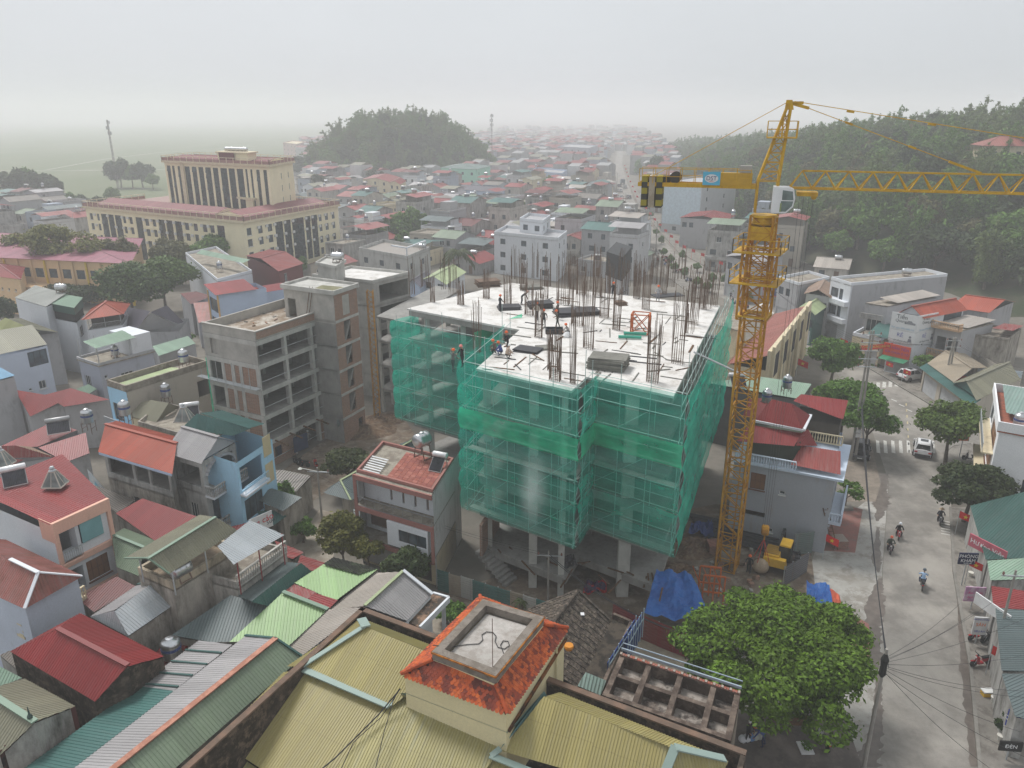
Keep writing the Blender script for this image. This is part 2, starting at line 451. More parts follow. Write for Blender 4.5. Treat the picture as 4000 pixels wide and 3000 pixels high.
 def parapet(s,z0,z1,mat,t=.18,box=None,name='parapet',ov=0):
  x0,y0,x1,y1=box or(0,0,s.w,s.d);x0-=ov;y0-=ov;x1+=ov;y1+=ov
  mb=MB();o=[s.p(x0,y0),s.p(x1,y0),s.p(x1,y1),s.p(x0,y1)];i_=[s.p(x0+t,y0+t),s.p(x1-t,y0+t),s.p(x1-t,y1-t),s.p(x0+t,y1-t)]
  for k in range(4):
   j=(k+1)%4;mb.hexa([o[k]+V(0,0,z0),o[j]+V(0,0,z0),i_[j]+V(0,0,z0),i_[k]+V(0,0,z0),o[k]+V(0,0,z1),o[j]+V(0,0,z1),i_[j]+V(0,0,z1),i_[k]+V(0,0,z1)])
  return s.part(name,mb,mat)
 def flat(s,mat_deck,mat_wall,z=None,ph=.6,box=None,t=.18):
  z=z or s.h
  s.slab(z,.15,0,mat_deck,'roof_deck',box);s.parapet(z+.002,z+ph,mat_wall,t,box)
 def gable(s,mat,z=None,rise=1.5,ax='x',ov=.4,pitch=.25,box=None,ends=None,name='roof',cap=None,amp=.03):
  z=z if z is not None else s.h;x0,y0,x1,y1=box or(0,0,s.w,s.d);e=.06
  mb=MB();w_=MB()
  if ax=='x':
   ym=(y0+y1)/2;k=rise/(ym-y0);dz=k*ov
   mb.sheet([s.p(x0-ov,y0-ov,z-dz+e),s.p(x1+ov,y0-ov,z-dz+e),s.p(x1+ov,ym,z+rise+e),s.p(x0-ov,ym,z+rise+e)],pitch,amp)
   mb.sheet([s.p(x0-ov,ym,z+rise+e),s.p(x1+ov,ym,z+rise+e),s.p(x1+ov,y1+ov,z-dz+e),s.p(x0-ov,y1+ov,z-dz+e)],pitch,amp)
   ra,rb=s.p(x0-ov,ym,z+rise+e),s.p(x1+ov,ym,z+rise+e)
   w_.poly([s.p(x1,y0,z),s.p(x1,y1,z),s.p(x1,ym,z+rise)]).poly([s.p(x0,y1,z),s.p(x0,y0,z),s.p(x0,ym,z+rise)])
  else:
   xm=(x0+x1)/2;k=rise/(xm-x0);dz=k*ov
   mb.sheet([s.p(x0-ov,y0-ov,z-dz+e),s.p(xm,y0-ov,z+rise+e),s.p(xm,y1+ov,z+rise+e),s.p(x0-ov,y1+ov,z-dz+e)],pitch,amp)
   mb.sheet([s.p(xm,y0-ov,z+rise+e),s.p(x1+ov,y0-ov,z-dz+e),s.p(x1+ov,y1+ov,z-dz+e),s.p(xm,y1+ov,z+rise+e)],pitch,amp)
   ra,rb=s.p(xm,y0-ov,z+rise+e),s.p(xm,y1+ov,z+rise+e)
   w_.poly([s.p(x0,y0,z),s.p(x1,y0,z),s.p(xm,y0,z+rise)]).poly([s.p(x1,y1,z),s.p(x0,y1,z),s.p(xm,y1,z+rise)])
  r=s.part(name,mb,mat)
  if ends is not None:s.part('gable_wall',w_,ends)
  if cap is not False:
   s.part('ridge_cap',MB().bar(ra+V(0,0,.05),rb+V(0,0,.05),.34,.07),cap or mat,r)
  return r
 def hip(s,mat,z=None,rise=1.6,ov=.45,pitch=.25,box=None,name='roof',cap=None,amp=.03):
  z=z if z is not None else s.h;x0,y0,x1,y1=box or(0,0,s.w,s.d)
  x0-=ov;y0-=ov;x1+=ov;y1+=ov;z+=.03;hd=min(x1-x0,y1-y0)/2;mb=MB()
  if x1-x0>=y1-y0:r0,r1=s.p(x0+hd,(y0+y1)/2,z+rise),s.p(x1-hd+.01,(y0+y1)/2,z+rise);sw=0
  else:r0,r1=s.p((x0+x1)/2,y0+hd,z+rise),s.p((x0+x1)/2,y1-hd+.01,z+rise);sw=1
  a,b,c,d=s.p(x0,y0,z),s.p(x1,y0,z),s.p(x1,y1,z),s.p(x0,y1,z)
  if not sw:
   mb.sheet([a,b,r1,r0],pitch,amp).sheet([c,d,r0,r1],pitch,amp).sheet([b,c,r1],pitch,amp).sheet([d,a,r0],pitch,amp)
   hips=[(a,r0),(b,r1),(c,r1),(d,r0),(r0,r1)]
  else:
   mb.sheet([b,c,r1,r0],pitch,amp).sheet([d,a,r0,r1],pitch,amp).sheet([a,b,r0],pitch,amp).sheet([c,d,r1],pitch,amp)
   hips=[(a,r0),(b,r0),(c,r1),(d,r1),(r0,r1)]
  r=s.part(name,mb,mat);q=MB()
  for u,v in hips:q.bar(u+V(0,0,.04),v+V(0,0,.04),.26,.06)
  if cap is not False:s.part('ridge_cap',q,cap or mat,r)
  return r
 def shed(s,mat,z0,z1,ax='y',ov=.35,pitch=.25,box=None,name='roof',amp=.03):
  """single slope from z0 (at y0 or x0) to z1"""
  x0,y0,x1,y1=box or(0,0,s.w,s.d);x0-=ov;y0-=ov;x1+=ov;y1+=ov
  zz=(z0,z0,z1,z1)if ax=='y' else(z0,z1,z1,z0)
  return s.part(name,MB().sheet([s.p(x0,y0,zz[0]),s.p(x1,y0,zz[1]),s.p(x1,y1,zz[2]),s.p(x0,y1,zz[3])],pitch,amp),mat)
 def posts(s,z0,z1,box=None,r=.05,n=(2,2),mat=None,dz=None):
  x0,y0,x1,y1=box or(.15,.15,s.w-.15,s.d-.15);me=None
  for i in range(n[0]):
   for j in range(n[1]):
    if 0<i<n[0]-1 and 0<j<n[1]-1:continue
    x=x0+(x1-x0)*i/max(1,n[0]-1);y=y0+(y1-y0)*j/max(1,n[1]-1)
    zt=z1 if dz is None else dz(x,y)
    s.part('post',MB().tube(s.p(x,y,z0),s.p(x,y,zt),r,6),mat or M_GALV)
 def balusters(s,x0,y0,x1,y1,z,h=.8,mat=None,step=.22,name='balustrade'):
  mb=MB();a,b=s.p(x0,y0,z),s.p(x1,y1,z);L=(b-a).length;n=max(1,int(L/step));mat=mat or plain((.55,.54,.5))
  mb.bar(a+V(0,0,h),b+V(0,0,h),.16,.1);mb.bar(a+V(0,0,.06),b+V(0,0,.06),.16,.1)
  for i in range(n+1):
   q=a+(b-a)*(i/n)
   mb.lathe(q+V(0,0,.1),[(.045,0),(.075,h*.3),(.035,h*.6),(.06,h-.15)],6)
  return s.part(name,mb,mat)
 def rail(s,x0,y0,x1,y1,z,h=.9,mat=None,step=.15,name='railing'):
  mb=MB();a,b=s.p(x0,y0,z),s.p(x1,y1,z);L=(b-a).length;n=max(1,int(L/step))
  mb.bar(a+V(0,0,h),b+V(0,0,h),.06);mb.bar(a+V(0,0,.12),b+V(0,0,.12),.04)
  for i in range(n+1):q=a+(b-a)*(i/n);mb.bar(q,q+V(0,0,h),.025)
  return s.part(name,mb,mat or M_GALV)
def sheets_house(name,label,sheets,cat='building',wall=None,zb=0.0,walls=None,group=None,pitch=.22,caps=(),zt=None,amp=.03):
 """building described by its roof planes: each sheet = (material, [(px, py, z), ...]); walls = [(px, py, z), ...] outline of wall tops"""
 P0=[W(*q)for q in sheets[0][1]];o=sum(P0,V(0,0,0))/len(P0)
 t=T(name,label,cat,V(o.x,o.y,zb),group)
 for m,pts in sheets:
  t.part('roof',MB().sheet([W(*q)for q in pts],pitch,amp),m)
 if walls:
  wp=[W(*q)for q in walls];mb=MB();c=sum(wp,V(0,0,0))/len(wp)
  wp=[c+(q-c)*.985 for q in wp]
  for i in range(len(wp)):
   a,b=wp[i],wp[(i+1)%len(wp)]
   mb.poly([V(a.x,a.y,zb),V(b.x,b.y,zb),V(b.x,b.y,b.z-.08),V(a.x,a.y,a.z-.08)])
  t.part('wall',mb,wall or plaster((.4,.38,.35),.6))
 for m,a,b,w in caps:
  t.part('ridge_cap',MB().bar(W(*a)+V(0,0,.06),W(*b)+V(0,0,.06),w,.08),m)
 return t
def make_tank_v(loc,r=.45,h=1.1,stand=.9,label='',group='water tanks on the roofs',rz=0):
 t=T('water_tank',label,'water tank',loc,group);o=Vector(loc);z=o.z+stand
 st=MB()
 for sx in(-1,1):
  for sy in(-1,1):st.bar(o+V(sx*r*.8,sy*r*.8,0),o+V(sx*r*.8,sy*r*.8,stand),.05)
  st.bar(o+V(sx*r*.8,-r*.8,stand*.5),o+V(sx*r*.8,r*.8,stand*.5),.04);st.bar(o+V(-r*.9,sx*r*.8,stand),o+V(r*.9,sx*r*.8,stand),.06)
 t.part('stand',st,plain((.16,.10,.08),.7))
 pr=[(r*.9,0),(r,.04)]
 for i in range(6):zz=.08+(h-.2)*i/6;pr+=[(r,zz),(r*.97,zz+.04),(r,zz+.08)]
 pr+=[(r,h-.1),(r*.8,h+.04),(r*.35,h+.14),(r*.35,h+.2)]
 b=t.part('drum',MB().lathe((o.x,o.y,z),pr,18),STEEL,None,True)
 t.part('lid',MB().lathe((o.x,o.y,z+h+.2),[(r*.3,0),(r*.42,.02),(r*.2,.08)],12),STEEL,b)
 t.part('band',MB().lathe((o.x,o.y,z+h*.52),[(r+.012,0),(r+.012,h*.16)],18),plain((.05,.08,.22)),b)
 t.e.rotation_euler=(0,0,rz);return t.e
def make_tank_h(loc,r=.5,L=1.5,stand=.35,label='',group='water tanks on the roofs',rz=0):
 t=T('water_tank',label,'water tank',loc,group);o=Vector(loc);z=o.z+stand+r;st=MB()
 for sx in(-1,1):
  st.bar(o+V(sx*L*.33,-r,0),o+V(sx*L*.33,-r*.6,stand+r*.4),.06);st.bar(o+V(sx*L*.33,r,0),o+V(sx*L*.33,r*.6,stand+r*.4),.06)
  st.bar(o+V(sx*L*.33,-r*.8,stand),o+V(sx*L*.33,r*.8,stand),.06)
 st.bar(o+V(-L*.33,-r,.05),o+V(L*.33,-r,.05),.05);st.bar(o+V(-L*.33,r,.05),o+V(L*.33,r,.05),.05)
 t.part('stand',st,plain((.16,.10,.08),.7))
 b=t.part('drum',MB().lathe((o.x-L/2,o.y,z),[(r*.5,-.12),(r*.85,-.04),(r,.03),(r,L*.3),(r*.97,L*.33),(r,L*.36),(r,L*.64),(r*.97,L*.67),(r,L*.7),(r,L-.03),(r*.85,L+.04),(r*.5,L+.12)],18,(1,0,0)),STEEL,None,True)
 t.part('lid',MB().lathe((o.x,o.y,z+r-.02),[(r*.3,0),(r*.3,.08),(r*.1,.12)],10),STEEL,b)
 t.e.rotation_euler=(0,0,rz);return t.e
def make_solar(loc,label='',group='solar water heaters on the roofs',rz=0,L=1.7,tc=(.68,.68,.68)):
 t=T('solar_heater',label,'solar heater',loc,group);o=Vector(loc)
 t.part('tank',MB().lathe((o.x-L/2-.1,o.y,o.z+1.15),[(.1,-.02),(.22,0),(.25,.04),(.25,L+.16),(.22,L+.2),(.1,L+.22)],14,(1,0,0)),plain(tc,.35,.3),None,True)
 fr=MB()
 for sx in(-1,1):
  fr.bar(o+V(sx*L/2,-1.1,.05),o+V(sx*L/2,-.1,1.0),.05);fr.bar(o+V(sx*L/2,.15,0),o+V(sx*L/2,.05,1.0),.05);fr.bar(o+V(sx*L/2,-1.1,.03),o+V(sx*L/2,.2,.03),.04)
 fr.bar(o+V(-L/2,-1.1,.06),o+V(L/2,-1.1,.06),.05)
 t.part('frame',fr,plain((.35,.34,.34),.5))
 p=MB();n=14
 for i in range(n):x=-L/2+L*(i+.5)/n;p.tube(o+V(x,-1.05,.14),o+V(x,-.12,1.02),.03,5)
 p.poly([o+V(-L/2,-1.03,.09),o+V(L/2,-1.03,.09),o+V(L/2,-.08,.97),o+V(-L/2,-.08,.97)])
 t.part('collector',p,glass_m((.03,.03,.04),.25))
 t.e.rotation_euler=(0,0,rz);return t.e
# === SETTING
def noise2(x,y,s=1.0):
 from mathutils import noise
 return noise.noise(Vector((x*s,y*s,3.7)))
gm=NT('town_ground')
a=gm.noise(gm.pos(),.05,8,.6);b=gm.noise(gm.pos(),.6,6,.6)
gb=gm.mix(gm.ramp(a,.4,.6),(.15,.135,.115),(.23,.21,.18));gb=gm.mix(gm.ramp(b,.45,.75,0,.5),gb,(.10,.095,.08))
gm.col(gb).set(.95,0,.1)
structure('ground',MB().box(-6000,-60,-.5,6000,9600,0),gm.m)
fm_=NT('field_grass');a=fm_.noise(fm_.pos((1,.25,1)),.03,5);b=fm_.noise(fm_.pos(),.5,5)
fc=fm_.mix(fm_.ramp(a,.4,.62),(.15,.175,.10),(.19,.20,.13));fc=fm_.mix(fm_.ramp(b,.4,.7,0,.5),fc,(.08,.12,.04));fm_.col(fc).set(.95,0,.1)
structure('field',MB().prism([W(-700,800),W(560,790),W(1150,640),W(1250,560),(60,2300,0),(-1400,2300,0)],-.2,.03),fm_.m)
M_PATH=blotch((.42,.40,.36),(.34,.32,.28),.3)
def strip(pts,w,z,name='path',mat=None,kind='structure'):
 mb=MB();P=[Vector((p[0],p[1],0))for p in pts]
 for i in range(len(P)-1):
  d=(P[i+1]-P[i]).normalized();n=V(-d.y,d.x,0)*w/2
  mb.prism([P[i]-n,P[i+1]-n,P[i+1]+n,P[i]+n],z-.1,z)
 return structure(name,mb,mat or M_PATH)
strip([W(-300,668),W(160,668),W(700,662),W(1300,640)],3.4,.09,'field_road')
strip([W(180,664),W(420,620),W(620,596),W(1000,570)],2.2,.08,'field_track')
LE=[(3430,3150),(3448,2600),(3448,2235),(3473,1885),(3423,1733),(3375,1580),(3250,1440),(3120,1350),(2960,1250),(2800,1150),(2680,1075),(2560,990),(2475,900),(2425,790),(2405,700),(2400,640),(2412,590)]
RE=[(3840,3150),(3790,2600),(3726,2235),(3712,1885),(3690,1730),(3650,1590),(3430,1460),(3270,1370),(3090,1250),(2930,1150),(2790,1060),(2640,990),(2550,890),(2480,790),(2445,700),(2430,640),(2434,590)]
asp=NT('asphalt');a=asp.noise(asp.pos(),.22,7,.65);b=asp.noise(asp.pos((3,.35,1)),.8,5);g=asp.noise(asp.pos(),18,3)
ab=asp.mix(asp.ramp(a,.42,.60),(.20,.185,.165),(.33,.305,.27));ab=asp.mix(asp.ramp(b,.5,.8,0,.35),ab,(.15,.14,.13))
ab=asp.mix(asp.ramp(asp.noise(asp.pos(off=(9,4,0)),.09,6,.7),.52,.62,0,.6),ab,(.35,.325,.29));ab=asp.mix(asp.ramp(g,.3,.7,0,.12),ab,(.08,.08,.08))
asp.col(ab).set(.9,0,.2);asp.bump(g,.2,.01)
rd=MB()
for i in range(len(LE)-1):
 q=[W(*LE[i]),W(*RE[i]),W(*RE[i+1]),W(*LE[i+1])]
 rd.poly([V(p.x,p.y,.006)for p in q])
structure('road',rd,asp.m)
sd=[W(3690,1800),W(3760,1840),W(4300,1760),W(4300,1560),W(3655,1600)]
structure('side_road',MB().poly([V(p.x,p.y,.011)for p in sd]),asp.m)
M_PAVE=blotch((.27,.25,.22),(.20,.185,.165),.5,.4,.6,c3=(.14,.125,.11))
M_RPAVE=blotch((.30,.14,.12),(.24,.13,.11),.8,.4,.6,c3=(.20,.15,.13))
M_KERB=concrete((.26,.245,.22),.4)
def pavement(inner,outer,z=.13,mat=None,name='pavement'):
 mb=MB();kb=MB()
 for i in range(len(inner)-1):
  a,b,c,d=[W(*p)for p in(inner[i],inner[i+1],outer[i+1],outer[i])]
  mb.prism([V(a.x,a.y,0),V(b.x,b.y,0),V(c.x,c.y,0),V(d.x,d.y,0)],-.1,z)
  kb.bar(V(a.x,a.y,z/2+.02),V(b.x,b.y,z/2+.02),.22,z+.05)
 structure(name,mb,mat or M_PAVE);structure('kerb',kb,M_KERB)
pavement([(3840,3150),(3790,2600),(3726,2235),(3712,1985)],[(4300,3150),(4200,2600),(4050,2235),(3960,1985)])
pavement([(3700,1950),(3690,1830),(3690,1770),(3720,1745),(3790,1735)],[(3830,1960),(3830,1850),(3820,1800),(3810,1790),(3810,1780)])
pavement([(3640,1585),(3430,1460),(3270,1370),(3090,1250),(2930,1150),(2790,1060),(2650,985),(2560,885),(2490,790),(2450,700)],[(3900,1600),(3560,1440),(3400,1360),(3180,1240),(3010,1140),(2850,1050),(2690,970),(2595,880),(2512,785),(2462,700)])
pavement([(2790,1150),(2670,1075),(2550,990),(2465,900),(2415,790),(2397,700)],[(2720,1165),(2610,1085),(2510,1000),(2432,905),(2390,795),(2382,700)])
def flat_poly(px,z,name,mat):
 return structure(name,MB().poly([V(W(*p).x,W(*p).y,z)for p in px]),mat)
M_APRON=blotch((.40,.385,.355),(.30,.285,.255),.35,.42,.62,c3=(.24,.22,.19))
flat_poly([(3446,2235),(3448,2620),(3435,3150),(2700,3150),(2880,2800),(3100,2430),(3200,2100),(3470,1890)],.018,'concrete_apron',M_APRON)
flat_poly([(3225,1960),(3370,1990),(3340,2160),(3190,2150),(3160,2050)],.026,'red_paving',M_RPAVE)
flat_poly([(3395,2440),(3400,2640),(3300,2640),(3230,2440),(3300,2380)],.026,'red_paving',M_RPAVE)
flat_poly([(3370,1700),(3410,1760),(3440,1890),(3420,1960),(3300,1960),(3300,1800)],.022,'dirt_verge',blotch((.26,.22,.18),(.20,.17,.14),.8))
M_DIRT=blotch((.215,.165,.12),(.14,.105,.08),.55,.4,.6,c3=(.27,.235,.19))
flat_poly([(2100,2520),(2420,2430),(3200,2440),(3160,2080),(2900,1950),(2640,2000),(1950,2250),(1700,2330),(1850,2450)],.02,'site_dirt',M_DIRT)
flat_poly([(1050,1880),(1180,1780),(1400,1630),(1560,1600),(1620,1700),(1500,1800),(1180,1980)],.02,'site_dirt',M_DIRT)
flat_poly([(1060,2230),(1250,1990),(1330,2010),(1300,2190),(1750,2370),(2140,2520),(2120,2570),(1650,2460),(1330,2330)],.024,'alley',blotch((.37,.33,.27),(.30,.26,.21),.4,c3=(.24,.2,.16)))
flat_poly([(2400,2560),(2430,2440),(2700,2540),(2660,2660)],.03,'concrete_yard',blotch((.34,.29,.22),(.28,.24,.19),.6))
flat_poly([(2760,3100),(2830,2780),(3300,2800),(3420,3150)],.028,'forecourt',blotch((.17,.145,.13),(.12,.105,.095),.6))
def heap(px,py,rx,ry,h,mat,name='earth_heap',seed=1):
 c=W(px,py);n=20;vs=[];fs=[]
 for j in range(n+1):
  for i in range(n+1):
   u=(i/n-.5)*2;v=(j/n-.5)*2;r=math.hypot(u,v);k=max(0,1-r*r)
   vs.append((c.x+u*rx,c.y+v*ry,k*h*(.7+.7*noise2(u*2+seed,v*2+seed*3))+.25*k*noise2(u*7+seed,v*7)-.02))
 for j in range(n):
  for i in range(n):q=j*(n+1)+i;fs.append((q,q+1,q+n+2,q+n+1))
 structure(name,MB().add(vs,fs),mat)
M_EARTH=blotch((.17,.11,.07),(.10,.065,.045),1.2,c3=(.22,.17,.12))
heap(2700,2140,2.6,2.2,.8,M_EARTH,seed=4);heap(2780,2060,2,2,.5,M_EARTH,seed=7);heap(3010,2130,2.4,1.2,.4,M_EARTH,seed=9)
heap(1400,1680,5,3.4,1.0,M_EARTH,seed=2);heap(1500,1640,3,2.2,.8,M_EARTH,seed=5);heap(2640,2230,2,1.6,.4,M_EARTH,seed=12)
M_PAINT=blotch((.60,.59,.55),(.42,.40,.36),3,.45,.7);M_YPAINT=blotch((.55,.46,.25),(.40,.34,.22),3)
def mark(p,mat=None,name='crosswalk_stripe',z=.010):flat_poly(p,z,name,mat or M_PAINT)
for x in(3422,3451,3481,3511,3541,3572,3606,3636):
 mark([(x+2,1768),(x+17,1771),(x+12,1723),(x,1720)])
for k in range(6):
 x=3398+k*24;y=1517-k*2;mark([(x,y),(x+14,y+2),(x-14+30,y-26+6),(x-28+30,y-28+6)])
for k in range(6):
 y=2032+k*10;mark([(3676,y),(3722,y+9),(3722,y+12),(3676,y+3)])
for k in range(8):
 y=1575+k*22+k*k*.6;x=3537+k*1.6;mark([(x,y),(x+5,y),(x+5.5,y+10),(x+.5,y+10)],M_YPAINT,'centre_dash')
mark([(3636,1572),(3640,1568),(3300,1386),(3296,1389)],None,'edge_line')
mark([(3070,1258),(3076,1254),(2925,1160),(2920,1163)],None,'edge_line')
for k in range(4):x=3480+k*30;y=1560+k*20;mark([(x,y),(x+22,y+9),(x+24,y+7),(x+2,y-2)],None,'lane_dash')
M_WET=NT('wet_dirt');_f=M_WET.noise(M_WET.pos(),1.5,6);M_WET.col(M_WET.mix(M_WET.ramp(_f,.4,.65),(.105,.085,.07),(.15,.125,.105))).set(.35,0,.4);M_WET=M_WET.m
def stain(pts,wl,z=.021,name='wet_dirt',seed=0):
 rr=random.Random(seed);mb=MB();L=[];Rr=[]
 for i in range(len(pts)-1):
  n=16
  for k in range(n):
   t=k/n;x=pts[i][0]+(pts[i+1][0]-pts[i][0])*t;y=pts[i][1]+(pts[i+1][1]-pts[i][1])*t
   w=(wl[i]+(wl[i+1]-wl[i])*t)*(.55+.9*abs(noise2(y*.03+seed,x*.02))+.25*rr.random());L.append((x-w,y));Rr.append((x+w*(.6+.5*rr.random()),y))
 for i in range(len(L)-1):mb.poly([W(*p).xy.to_3d()+V(0,0,z)for p in(L[i],Rr[i],Rr[i+1],L[i+1])])
 structure(name,mb,M_WET)
stain([(3450,1850),(3440,1930),(3445,1990),(3425,2040)],[30,46,30,4],seed=1)
stain([(3430,2060),(3425,2190),(3432,2240)],[5,26,4],seed=2);stain([(3440,2260),(3425,2340),(3412,2450),(3415,2560),(3430,2620)],[12,40,44,34,16],seed=3)
stain([(3435,2620),(3430,2760),(3428,2850),(3380,3010)],[12,22,34,60],seed=4)
stain([(3728,2110),(3738,2300),(3752,2450),(3770,2600),(3790,2760),(3815,3010)],[2,4,9,22,26,30],seed=5)
stain([(2500,930),(2560,1000)],[3,4],seed=6)
# === HILLS
FOOT=[W(2600,610),W(2690,760),W(2960,930),W(3200,1062),W(3700,1125),W(4000,1240),Vector((260,110,0))]
def hill_r(x,y):
 best=1e9;side=1
 for i in range(len(FOOT)-1):
  a=FOOT[i];b=FOOT[i+1];dx,dy=b.x-a.x,b.y-a.y;t=max(0,min(1,((x-a.x)*dx+(y-a.y)*dy)/(dx*dx+dy*dy)))
  px_,py_=a.x+t*dx,a.y+t*dy;d=math.hypot(x-px_,y-py_)
  if d<best:best=d;side=dx*(y-a.y)-dy*(x-a.x)
 if side<0:return-1
 top=29-max(0,y-300)*.06 if y>300 else 29
 top=max(8,top);return top*(1-math.exp(-best/42))+2.2*noise2(x,y,.02)*min(1,best/25)
def hill_l(x,y):
 c=WD(1560,690,470);r=math.hypot((x-c.x)/56,(y-482)/50)
 if r>1:return-1
 return 29*(1-r**2.1)**.9
def terrain(fn,x0,x1,y0,y1,st,mat):
 nx=int((x1-x0)/st)+1;ny=int((y1-y0)/st)+1;vs=[];fs=[]
 for j in range(ny):
  for i in range(nx):x=x0+i*st;y=y0+j*st;vs.append((x,y,fn(x,y)))
 for j in range(ny-1):
  for i in range(nx-1):
   q=j*nx+i;k=(q,q+1,q+nx+1,q+nx)
   if max(vs[v][2]for v in k)>-.9:fs.append(k)
 return structure('hillside',MB().add(vs,fs),mat,True)
M_SOIL=blotch((.045,.06,.03),(.07,.07,.045),.2)
terrain(hill_r,60,520,100,900,8,M_SOIL)
cl_=WD(1560,690,470);terrain(hill_l,cl_.x-66,cl_.x+66,426,540,6,M_SOIL)
# === TREES
def leaf_cloud(blobs,n,size,seed,droop=0.0,flat=.5,hollow=.55,quad=1.0):
 """leaves near the surface of ellipsoid clumps: (cx, cy, cz, rx, ry, rz, weight)"""
 rs=np.random.RandomState(seed);wts=np.array([b[3]*b[4]+b[3]*b[5]for b in blobs]);wts=wts/wts.sum()
 bi=rs.choice(len(blobs),n,p=wts);B=np.array([b[:6]for b in blobs])[bi]
 d=rs.normal(size=(n,3));d/=np.linalg.norm(d,axis=1)[:,None];d[:,2]=np.where(d[:,2]<-.75,-d[:,2],d[:,2])
 r=hollow+(1.08-hollow)*rs.rand(n)**.6
 r=np.where(rs.rand(n)<.09,r*(1.1+.25*rs.rand(n)),r)
 c=B[:,:3]+d*B[:,3:6]*r[:,None]
 nrm=d*(1-flat)+rs.normal(size=(n,3))*.45+np.array([0,0,flat]);nrm/=np.linalg.norm(nrm,axis=1)[:,None]
 t=rs.normal(size=(n,3));t[:,2]-=droop;t-=nrm*(t*nrm).sum(1)[:,None];t/=np.linalg.norm(t,axis=1)[:,None]
 bt=np.cross(nrm,t);s=size*(.6+.8*rs.rand(n))[:,None]
 a=t*s;b=bt*s*.55*quad
 v=np.stack([c-a,c-b*.9,c+a,c+b*.9],1).reshape(-1,3)
 return v,n
def leaf_mesh(name,v,n,mat):
 me=D.meshes.new(name);me.vertices.add(4*n);me.vertices.foreach_set('co',v.ravel())
 me.loops.add(4*n);me.loops.foreach_set('vertex_index',np.arange(4*n,dtype=np.int32))
 me.polygons.add(n);me.polygons.foreach_set('loop_start',np.arange(0,4*n,4,dtype=np.int32))
 me.materials.append(mat);me.update(calc_edges=True);me.validate();return me
def blobs_for(seed,rx,ry,rz,cz,k=14,sub=.42,q0=.45,q1=.78):
 rr=random.Random(seed);out=[]
 for i in range(k):
  a=rr.random()*6.28;e=rr.uniform(-.75,1.0);q=math.sqrt(max(0,1-e*e))*rr.uniform(q0,q1)
  s=sub*rr.uniform(.7,1.25)
  out.append((math.cos(a)*q*rx,math.sin(a)*q*ry,cz+e*rz*.62,rx*s,ry*s,rz*s*.85,1))
 return out
M_BARK=blotch((.11,.085,.065),(.17,.14,.11),2)
def trunk_mb(h,r,seed,spread,top):
 rr=random.Random(seed);mb=MB();p=V(0,0,0);q=V(rr.uniform(-.1,.1)*h,rr.uniform(-.1,.1)*h,h)
 mb.tube(p,q,r,8,r*.65)
 for i in range(7):
  a=i*.9+rr.random();e=q+V(math.cos(a)*spread*rr.uniform(.45,.8),math.sin(a)*spread*rr.uniform(.45,.8),(top-h)*rr.uniform(.35,.85))
  m=q.lerp(e,.5)+V(0,0,(top-h)*.12);mb.tube(q,m,r*.45,6,r*.28);mb.tube(m,e,r*.28,5,r*.08)
  f=m+V(math.cos(a+1)*spread*.35,math.sin(a+1)*spread*.35,(top-h)*.3);mb.tube(m,f,r*.2,4,r*.06)
 return mb
F_MID=foliage((.085,.185,.035),.55);F_DARK=foliage((.034,.066,.022),.5);F_YEL=foliage((.16,.18,.055),.4);F_BRIGHT=foliage((.085,.175,.02),.8)
F_BAM=foliage((.105,.165,.055),.4);F_OLV=foliage((.105,.115,.05),.35)
def tree(label,px,py,z,rx,ry,rz,mat=None,n=5000,size=.28,seed=1,th=None,cat='tree',name='tree',group=None,k=16,sub=.42,hollow=.5,base=None,pos=None,foot=None,q0=.45,q1=.78):
 """px, py = crown centre in the photo at height z"""
 if foot:
  b0=W(*foot);z=1.0
  while px_of((b0.x,b0.y,z))[1]>py and z<20:z+=.1
  dz=px_of((b0.x,b0.y,z))[2];pos=V((px-2000)/FPX*dz,b0.y,z);base=foot
 c=pos if pos is not None else W(px,py,z);b=V(c.x,c.y,0)if base is None else W(*base)
 t=T(name,label,cat,b,group);off=c-b
 bl=[(x+off.x,y+off.y,zz+z,a,b_,c_,1)for x,y,zz,a,b_,c_,_ in blobs_for(seed,rx,ry,rz,0,k,sub,q0,q1)]
 v,m=leaf_cloud(bl,n,size,seed,.2,.45,hollow)
 o=D.objects.new('crown',leaf_mesh('crown',v,m,mat or F_MID));COL.objects.link(o);o.parent=t.e
 tb=trunk_mb(max(.8,z-rz*.9),max(.1,rx*.055),seed,rx*.9,z+rz*.3).build('trunk',M_BARK,t.e)
 return t.e
def proto(kind,seed):
 rr=random.Random(seed)
 if kind=='bamboo':
  bl=[]
  for i in range(11):
   a=rr.random()*6.28;q=rr.uniform(.5,3.6);h=rr.uniform(7.5,12.5)-q*.5
   for j in range(6):
    f=j/5;lean=q*(.55+.75*f*f)
    bl.append((math.cos(a)*lean,math.sin(a)*lean,h*(.32+.68*f),1.25-.75*f,1.25-.75*f,1.5-.5*f,1))
   bl.append((math.cos(a)*(q*1.3+.9),math.sin(a)*(q*1.3+.9),h*.97,.7,.7,.35,1))
  v,n=leaf_cloud(bl,4200,.42,seed,.9,.1,.2,.7);tr=trunk_mb(5,.25,seed,3,9);mat=(F_BAM,F_MID)[seed%2]
 else:
  rx=rr.uniform(3.2,4.6);rz=rr.uniform(3.4,4.6);cz=rr.uniform(4.4,5.6)
  bl=blobs_for(seed,rx,rx,rz,cz,18,.36);v,n=leaf_cloud(bl,3600,.42,seed,.2,.4,.45);tr=trunk_mb(3,.25,seed,rx*.8,cz)
  mat={'dark':F_DARK,'mid':F_MID,'olive':F_OLV,'yellow':F_YEL}[kind]
 return leaf_mesh('crown',v,n,mat),tr.build('trunk',M_BARK)
PROTO={}
